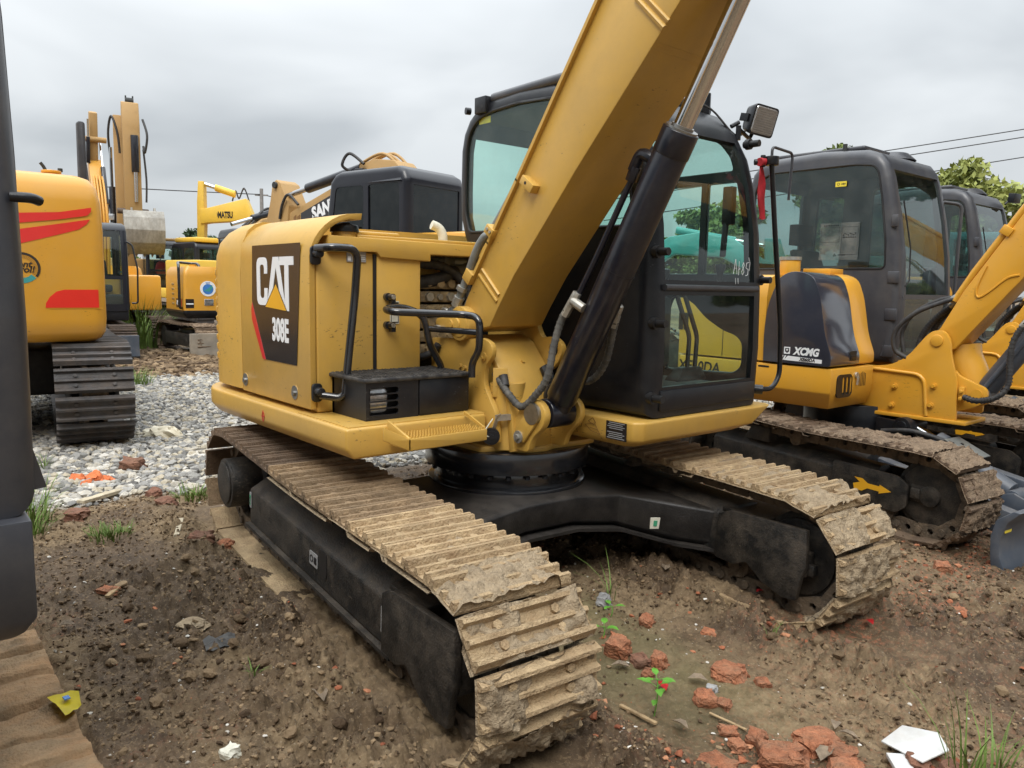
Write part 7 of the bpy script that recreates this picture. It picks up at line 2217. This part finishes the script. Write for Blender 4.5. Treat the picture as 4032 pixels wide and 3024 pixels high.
PRT = mat('printed_clay', (.27, .185, .105), .9, var=.35, vs=9, bump=.5, bs=90, dust=.75, dcol=(.42, .225, .10), ds=5)
link('track_print', npmesh('track_print', np.stack([GX, GY + wob, zz], -1).reshape(-1, 3), np.stack([i + j, i + nj + j, i + nj + j + 1, i + j + 1], -1).reshape(-1, 4), PRT, True), kind='stuff')
# ---- single pieces one can point to
BRICK = mat('broken_brick', (.36, .135, .065), .92, var=.35, vs=30, bump=1.0, bs=90, dust=.55, dcol=(.26, .18, .11), ds=14, rnd=.2)
BRICKO = mat('fresh_orange_brick', (.56, .15, .05), .9, var=.2, vs=26, bump=.5, bs=70)
BRICKD = mat('brown_brick', (.17, .075, .045), .9, var=.3, vs=22, bump=.7, bs=60, dust=.4, dcol=(.2, .14, .09), ds=9)
WOOD = mat('pale_old_wood', (.45, .39, .28), .85, var=.3, vs=12, bump=.4, bs=60)
BARKD = mat('dry_stick', (.34, .24, .13), .9, var=.35, vs=16)
PLAS = mat('white_plastic', (.60, .60, .59), .5, var=.08, vs=12, dust=.35, dcol=(.38, .31, .23), ds=9)
BAGM = mat('cream_plastic_bag', (.62, .56, .42), .45, var=.12, vs=10, dust=.3, dcol=(.4, .32, .2), ds=12)
WRAPM = mat('yellow_wrapper', (.80, .68, .02), .35, var=.06, vs=20)
GREYC = mat('grey_plastic_scrap', (.13, .125, .12), .5, var=.3, vs=14)
DLEAF = mat('dead_leaf', (.36, .28, .20), .8, var=.3, vs=30)
RLEAF = mat('red_leaf', (.62, .03, .035), .6, var=.2, vs=30)
GLEAF = mat('fresh_leaf', (.11, .30, .035), .5, var=.25, vs=30)
GRASS = mat('grass_blade', (.13, .20, .045), .6, var=.4, vs=9, spec=.3)
SLATE = mat('grey_stone', (.26, .255, .25), .85, var=.25, vs=18, bump=.5)
def chunk(name, label, cat_, x, y, sx, sy, sz, m_, seed, rz=0, tilt=0, group=None, jit=.16, sink=.25):
    rd = random.Random(seed)
    bm = bmesh.new()
    bmesh.ops.create_cube(bm, size=2)
    bmesh.ops.subdivide_edges(bm, edges=bm.edges[:], cuts=4, use_grid_fill=True)
    for v in bm.verts:
        q = v.co.copy()
        v.co += Vector((math.sin(q.y * 2.3 + seed) + .5 * math.sin(q.z * 5 + q.y * 4 + seed), math.sin(q.z * 2.1 + seed * 2) + .5 * math.sin(q.x * 5.5 + seed), math.sin(q.x * 2.2 + seed * 3) + .4 * math.sin(q.y * 6 + seed))) * jit * .75
        v.co += Vector((rd.uniform(-1, 1), rd.uniform(-1, 1), rd.uniform(-1, 1))) * jit * .5
        if abs(q.x) > .9 and abs(q.y) > .9 or abs(q.y) > .9 and abs(q.z) > .9 or abs(q.x) > .9 and abs(q.z) > .9: v.co *= .93
        # one broken end
        if q.x > .5: v.co.x -= rd.uniform(0, .22) + .3 * (math.sin(q.y * 3 + seed) + 1) * .5 + .15 * (q.z + 1)
        v.co = Vector((v.co.x * sx / 2, v.co.y * sy / 2, v.co.z * sz / 2))
    b = B(); b.bm.free(); b.bm = bm
    o = part(name, b, m_, smooth=0)
    o.location = (x, y, gz(x, y) + sz * (.5 - sink)); o.rotation_euler = (tilt, tilt * .6, rz)
    return tag(o, label, cat_, group)
BR = 'loose broken bricks on the mud'
bricks = [
    ('large broken red brick standing on edge beside the near track front', 1.05, -.24, .12, .085, .10, BRICK, 1, .5, .25),
    ('brown chunk of brick leaning on the big one beside the near track', 1.15, -.22, .085, .06, .05, BRICKD, 2, 1.2, .1),
    ('blocky orange-red brick lump right of the brown chunk', 1.20, -.165, .075, .06, .055, BRICK, 3, .2, .1),
    ('flat red brick chip in front of the blocky lump', 1.22, -.255, .07, .05, .03, BRICK, 4, 2.0, .1),
    ('angular red brick between plant and speckled brick', 1.49, -.23, .11, .075, .055, BRICK, 5, .9, .15),
    ('speckled half-buried brick slab above the angular red brick', 1.46, -.03, .15, .10, .05, BRICK, 6, .3, .05),
    ('small red brick at the right end of the speckled slab', 1.57, .02, .075, .05, .035, BRICK, 7, 1.0, .1),
    ('biggest half brick with a flat tan top at the bottom edge', 1.88, -.34, .19, .115, .075, BRICK, 8, .62, .0),
    ('long crumbling orange brick behind the white tile', 1.90, -.15, .20, .09, .07, BRICK, 9, 1.3, .1),
    ('red brick end right of the big half brick', 2.0, -.19, .10, .08, .05, BRICK, 10, .2, .1),
    ('rounded orange brick lump cut by the bottom edge below the white slab', 2.06, -.25, .15, .10, .07, BRICK, 11, .8, .1),
    ('brown-red brick slab at the bottom edge, left of the big half brick', 1.80, -.59, .15, .09, .05, BRICK, 12, .1, .05),
    ('rounded orange lump lying in front of the grey machine track', 1.53, 1.86, .11, .09, .08, BRICK, 13, .6, .1),
    ('small dark red fragment on the churned mud in the middle right', 1.65, .53, .04, .03, .03, BRICKD, 14, .3, .2),
    ('red brick half sunk in mud at the right', 1.79, 1.39, .09, .07, .04, BRICK, 15, .7, .1),
    ('dark red brick lump against the white plastic tile', 2.19, -.065, .09, .06, .05, BRICKD, 16, .5, .2),
    ('brown broken brick in the grass right of the white tile', 2.26, .0, .10, .06, .05, BRICKD, 17, 1.4, .2),
    ('small orange brick near the moss green strip', .96, .05, .07, .06, .045, BRICK, 18, .3, .2),
    ('thin orange brick flake lying on the moss edge', 1.18, .21, .075, .045, .02, BRICK, 19, .5, .2),
    ('red fragment beside the pale stick', 1.66, -.34, .085, .055, .035, BRICK, 20, .9, .1),
    ('two-toned red fragment above the biggest half brick', 1.75, -.31, .08, .06, .05, BRICK, 21, .2, .2),
    ('low red fragment left of the biggest half brick', 1.73, -.39, .07, .05, .03, BRICK, 22, 1.2, .1),
    ('tan-red fragment under the angular red brick', 1.55, -.21, .065, .05, .03, BRICK, 23, .2, .1),
    ('dull red patch of brick by the track shoes at the left', -.91, -1.16, .10, .07, .04, BRICK, 24, .4, .1),
    ('earthy brown brick beside the dull red one at the left', -.88, -1.29, .14, .09, .05, BRICKD, 25, 1.0, .1),
    ('flat bright red shard in the mud at the left', -.66, -1.79, .11, .06, .02, BRICK, 26, .7, .05),
    ('brown-red wedge of brick on the gravel below the amber tail', -3.22, -1.02, .20, .12, .12, BRICKD, 27, 1.0, .2),
    ('brown brick chip on the gravel left of the rear track shoes', -2.21, -1.16, .11, .08, .06, BRICKD, 28, .5, .2),
    ('flat brown brick at the near gravel edge', -1.93, -1.66, .15, .11, .06, BRICKD, 29, .9, .05),
    ('dark brick slab at the gravel edge left of the rear track', -1.90, -1.17, .16, .09, .04, BRICKD, 30, .3, .1),
]
for lb, x, y, sx, sy, sz, m_, sd, rz, ti in bricks:
    chunk('broken_brick', lb, 'brick', x, y, sx, sy, sz, m_, sd, rz, ti, BR)
for k, (dx, dy, s, lb) in enumerate(((0, 0, .13, 'largest shard of the bright orange heap on the gravel'), (-.09, -.08, .11, 'left shard of the bright orange heap on the gravel'), (.06, .08, .10, 'right shard of the bright orange heap on the gravel'),
                                   (-.08, .06, .08, 'shard at the back of the bright orange heap'), (.07, -.07, .09, 'front shard of the bright orange heap'), (-.03, .13, .06, 'smallest upright shard of the bright orange heap'))):
    chunk('brick_shard', lb, 'brick', -2.95 + dx, -1.36 + dy, s, s * .75, s * .5, BRICKO, 60 + k, k * 1.1, .4, 'heap of bright orange brick shards', sink=.05)
chunk('stone', 'white crumbly stone in the mud at the bottom edge, left', 'stone', .84, -1.80, .055, .05, .04, CREAM, 71, .3, .1)
chunk('stone', 'pale grey stone beside the thin grass near the track front', 'stone', .71, .03, .075, .06, .05, SLATE, 72, .3, .1)
chunk('stone', 'dark grey pebble right of the angular red brick', 'stone', 1.45, -.15, .05, .035, .025, SLATE, 73, .3, .1)
chunk('mud_flake', 'tan flat flake of dried mud at the left', 'mud', -.12, -1.59, .13, .09, .02, CLAY, 74, .5, .05)
# plank, sticks
def stick(name, label, cat_, p, q, w, t, m_, z0=.02):
    P_, Q_ = Vector((p[0], p[1], gz(*p) + z0)), Vector((q[0], q[1], gz(*q) + z0))
    d = (Q_ - P_).normalized(); sd = d.cross(Vector((0, 0, 1))).normalized(); up = sd.cross(d)
    b = B(); L_ = []
    rd = random.Random(int(p[0] * 997))
    for k in range(7):
        c = P_.lerp(Q_, k / 6); ww = w * (1 + rd.uniform(-.12, .12)); tt = t * (1 + rd.uniform(-.15, .15))
        L_.append([c + sd * ww / 2 + up * tt / 2, c - sd * ww / 2 + up * tt / 2 * rd.uniform(.6, 1), c - sd * ww / 2 - up * tt / 2, c + sd * ww / 2 - up * tt / 2])
    b.loft(L_)
    return tag(part(name, b, m_, smooth=0, bevel=.002, seg=1), label, cat_)
stick('plank', 'pale grooved plank lying across the gravel at the left', 'plank', (-2.25, -1.59), (-2.46, -1.31), .062, .022, WOOD, .035)
stick('stick', 'weathered pale stick on the mud left of the rear track', 'stick', (-1.18, -1.34), (-1.42, -1.24), .028, .02, WOOD, .015)
stick('stick', 'tan split stick below the small green plant', 'stick', (1.31, -.53), (1.48, -.53), .016, .012, BARKD, .015)
stick('stick', 'thin straw coloured stick above the bottom bricks', 'stick', (1.54, -.30), (1.69, -.29), .010, .008, BARKD, .015)
stick('stick', 'short dark twig in the mud at the left', 'stick', (-.66, -1.76), (-.60, -1.82), .02, .015, BARKD, .01)
# plastic
def sheet(name, label, cat_, pts, m_, z0, amp=.01, n=7, seed=0, th=.0015, lift=0.0):
    """crumpled quad sheet laid on the ground; pts four ground corners"""
    rd = np.random.default_rng(seed)
    c = [Vector((p[0], p[1], 0)) for p in pts]
    V = []
    for i in range(n):
        for j in range(n):
            u, v = i / (n - 1), j / (n - 1)
            q = (c[0] * (1 - u) + c[1] * u) * (1 - v) + (c[3] * (1 - u) + c[2] * u) * v
            V.append((q.x, q.y, gz(q.x, q.y) * .3 + gz(c[0].x, c[0].y) * .7 + z0 + amp * rd.uniform(-1, 1) + lift * (u if lift else 0)))
    b = B()
    vv = [b.bm.verts.new(p) for p in V]
    for i in range(n - 1):
        for j in range(n - 1):
            b.bm.faces.new((vv[i * n + j], vv[(i + 1) * n + j], vv[(i + 1) * n + j + 1], vv[i * n + j + 1]))
    bmesh.ops.solidify(b.bm, geom=b.bm.faces[:], thickness=th)
    return tag(part(name, b, m_, smooth=50), label, cat_)
def slab(name, label, cat_, pts, th, m_, z0, tilt):
    cx_ = sum(p[0] for p in pts) / len(pts); cy_ = sum(p[1] for p in pts) / len(pts)
    b = B(); b.prism([(x - cx_, y - cy_) for x, y in pts], 'z', 0, th)
    o = part(name, b, m_, bevel=.002, smooth=30)
    o.location = (cx_, cy_, gz(cx_, cy_) + z0); o.rotation_euler = tilt
    return tag(o, label, cat_)
slab('plastic_tile', 'white five-cornered plastic tile lying among the bricks at bottom right', 'plastic scrap', [(2.05, -.05), (2.20, -.09), (2.235, .03), (2.17, .115), (2.06, .09)], .006, PLAS, .045, (.06, -.12, 0))
slab('plastic_strip', 'narrow white plastic slab below the five-cornered tile', 'plastic scrap', [(2.09, -.10), (2.135, -.06), (2.235, -.16), (2.20, -.205)], .016, PLAS, .025, (.1, .05, 0))
b = B()
rd = random.Random(5)
bm = bmesh.new(); bmesh.ops.create_icosphere(bm, subdivisions=3, radius=1)
for v in bm.verts:
    a = math.sin(v.co.x * 9 + v.co.z * 6) * .14 + math.sin(v.co.y * 11 - v.co.x * 7) * .12
    v.co = Vector((v.co.x * .17, v.co.y * .11, max(-.02, v.co.z * .075))) * (1 + a + rd.uniform(-.05, .05))
b.bm.free(); b.bm = bm
bg = part('plastic_bag', b, BAGM, smooth=25); bg.location = (-4.62, -.42, gz(-4.62, -.42) + .04); bg.rotation_euler = (0, 0, .9)
tag(bg, 'crumpled cream plastic bag on the gravel beside the amber machine track', 'plastic bag')
wr = sheet('wrapper', 'bright yellow torn wrapper on the mud at bottom left', 'wrapper', [(.21, -2.19), (.235, -2.10), (.36, -2.115), (.37, -2.165)], WRAPM, .075, .006, 5, 3)
b = B(); b.obox((.285, -2.145, gz(.29, -2.145) + .088), (1, .1, 0), (-.1, 1, 0), (0, 0, 1), .012, .009, .002)
part('wrapper_print', b, BLU, wr); wr.children[0].matrix_parent_inverse = Matrix.Identity(4)
sheet('plastic_scrap', 'dark grey crumpled plastic scrap on the mud at the left', 'plastic scrap', [(.05, -1.62), (.16, -1.64), (.17, -1.53), (.08, -1.50)], GREYC, .025, .012, 6, 8)
# leaves and plants
def leaf_geo(b, o, d, up, L_, W_, curl=.15):
    d = Vector(d).normalized(); up = Vector(up).normalized(); s = d.cross(up).normalized(); up = s.cross(d)
    o = Vector(o)
    L1 = [o, o + d * L_ * .3 + s * W_ * .45 + up * curl * W_, o + d * L_ * .65 + s * W_ * .4 + up * curl * W_, o + d * L_ - up * curl * L_ * .5, o + d * L_ * .65 - s * W_ * .4 + up * curl * W_, o + d * L_ * .3 - s * W_ * .45 + up * curl * W_]
    mid = [o + d * L_ * .3, o + d * L_ * .65]
    v = [b.bm.verts.new(p) for p in L1]; m_ = [b.bm.verts.new(p) for p in mid]
    for f in ((v[0], v[1], m_[0]), (v[1], v[2], m_[1], m_[0]), (v[2], v[3], m_[1]), (v[0], m_[0], v[5]), (m_[0], m_[1], v[4], v[5]), (m_[1], v[3], v[4])):
        b.bm.faces.new(f)
leaves = [('curled grey-brown dead leaf right of the split stick', 1.50, -.47, .075, DLEAF), ('big brown dead leaf right of the big half brick', 1.96, -.28, .10, DLEAF), ('curled dead leaf behind the white tile', 1.99, -.08, .07, DLEAF), ('long pale dead leaf on the mud, centre right', 1.88, -.02, .065, DLEAF),
          ('brown dead leaf right of the small green plant', 1.35, -.18, .08, DLEAF), ('tan folded leaf at the edge of the far track rut', .73, .45, .08, DLEAF), ('reddish brown leaf propped under the brick pile', 1.15, -.29, .08, DLEAF), ('pink fallen leaf in front of the far track', 1.60, .79, .06, RLEAF),
          ('small pink leaf below the far track guard', 1.14, .62, .045, RLEAF), ('bright red leaf beside the small green plant', 1.355, -.32, .075, RLEAF), ('pale dead leaf on the mud at the left', -.38, -1.99, .06, DLEAF), ('brown curved leaf stalk in the mud, left of the track guard', .70, -1.45, .10, DLEAF)]
for k, (lb, x, y, s, m_) in enumerate(leaves):
    b = B(); a = k * 1.7
    leaf_geo(b, (x, y, gz(x, y) + .022), (math.cos(a), math.sin(a), .15), (.2 * math.sin(a * 3), .2 * math.cos(a * 2), 1), s, s * .6, .22)
    bmesh.ops.solidify(b.bm, geom=b.bm.faces[:], thickness=.0008)
    tag(part('fallen_leaf', b, m_, smooth=60), lb, 'leaf', 'fallen leaves on the mud')
def plant(label, x, y, h, sets, lw):
    t = thing('small_plant', label, 'plant', (x, y, gz(x, y)), 0, 'small weeds in the mud')
    b = B(); b.tube(smooth_path([(0, 0, -.01), (.008, .005, h * .5), (.0, .012, h)], 4), .0022, 6)
    part('stem', b, GLEAF, t, smooth=60)
    for k, (z, a, l) in enumerate(sets):
        b = B(); a = R(a)
        b.tube([(.004, .004, h * z), (.004 + .3 * l * math.cos(a), .004 + .3 * l * math.sin(a), h * z + l * .15)], .0012, 5)
        leaf_geo(b, (.004 + .3 * l * math.cos(a), .004 + .3 * l * math.sin(a), h * z + l * .15), (math.cos(a), math.sin(a), .1), (0, 0, 1), l, l * lw, .12)
        part('leaf', b, GLEAF, t, smooth=60)
    return t
plant('bright green seedling with broad leaves beside the red leaf', 1.42, -.47, .14, [(1, 20, .055), (1, 140, .055), (1, 260, .05), (.8, 70, .06), (.8, 200, .06), (.75, 320, .06), (.5, 100, .05), (.45, 300, .05)], .5)
plant('low green weed against the near track front', .89, -.18, .05, [(1, 10, .06), (1, 130, .06), (1, 250, .055), (.7, 70, .05)], .55)
plant('small green weed behind the low one at the near track', .78, -.01, .05, [(1, 40, .05), (1, 160, .05), (1, 280, .05)], .55)
def tuft(label, x, y, n_, h, spread, seed, lean=.5, wd=.004):
    rd = random.Random(seed); b = B(); z0 = gz(x, y)
    for k in range(n_):
        a = rd.uniform(0, 2 * PI); r0 = spread * rd.random() ** .6
        bx_, by_ = x + r0 * math.cos(a), y + r0 * math.sin(a)
        hh = h * rd.uniform(.5, 1.1); le = lean * rd.uniform(.3, 1.2); a2 = a + rd.uniform(-.8, .8)
        dx, dy = math.cos(a2), math.sin(a2); sx, sy = -dy, dx; w = wd * rd.uniform(.6, 1.2)
        L_ = []
        for q in range(5):
            t = q / 4; ww = w * (1 - t ** 1.5) + .0004
            px, py, pz = bx_ + dx * le * hh * t * t, by_ + dy * le * hh * t * t, z0 - .01 + hh * (t - .35 * le * t * t)
            L_.append([(px + sx * ww, py + sy * ww, pz), (px, py, pz + ww * .5), (px - sx * ww, py - sy * ww, pz)])
        b.loft(L_, closed_loop=False, cap=False)
    o = part('grass_tuft', b, GRASS, smooth=70, recalc=False)
    return tag(o, label, 'grass', 'grass tufts in the yard')
tuft('short spreading grass tuft on bare mud at the left', -1.47, -1.60, 130, .09, .11, 1, .7)
tuft('long grass clump against the slate cab corner at the left edge', -2.05, -1.90, 90, .30, .12, 2, .7)
tuft('second grass clump at the left edge, lower and nearer', -1.80, -1.93, 70, .20, .10, 3, .7)
tuft('grass patch between gravel and rear track shoes', -1.98, -.97, 110, .11, .14, 4, .8)
tuft('green tuft at the far edge of the gravel', -8.59, .38, 110, .30, .22, 5, .6, .008)
tuft('single thin bent grass stalk near the near track front', .68, .10, 7, .26, .02, 6, .9, .003)
tuft('tall grass tuft at the bottom right, left one', 2.29, .01, 16, .34, .05, 7, .5, .004)
tuft('tall grass tuft at the bottom right corner, right one', 2.35, .10, 16, .26, .05, 8, .5, .004)
tuft('lone weed blades in the mud left of the track guard', .41, -1.55, 8, .08, .03, 9, .9, .003)
tuft('wisps of grass beside the upright amber track', -3.61, -1.56, 14, .2, .05, 10, .6, .004)
tuft('tall weeds in front of the distant amber tail', -16.0, 2.35, 160, 1.3, .7, 11, .5, .018)
tuft('tall weeds beside the compact excavator blade', -15.2, 2.2, 120, 1.0, .5, 12, .5, .016)
tuft('single grass sprig on the red rubble', 1.40, .33, 6, .09, .02, 13, .6, .003)
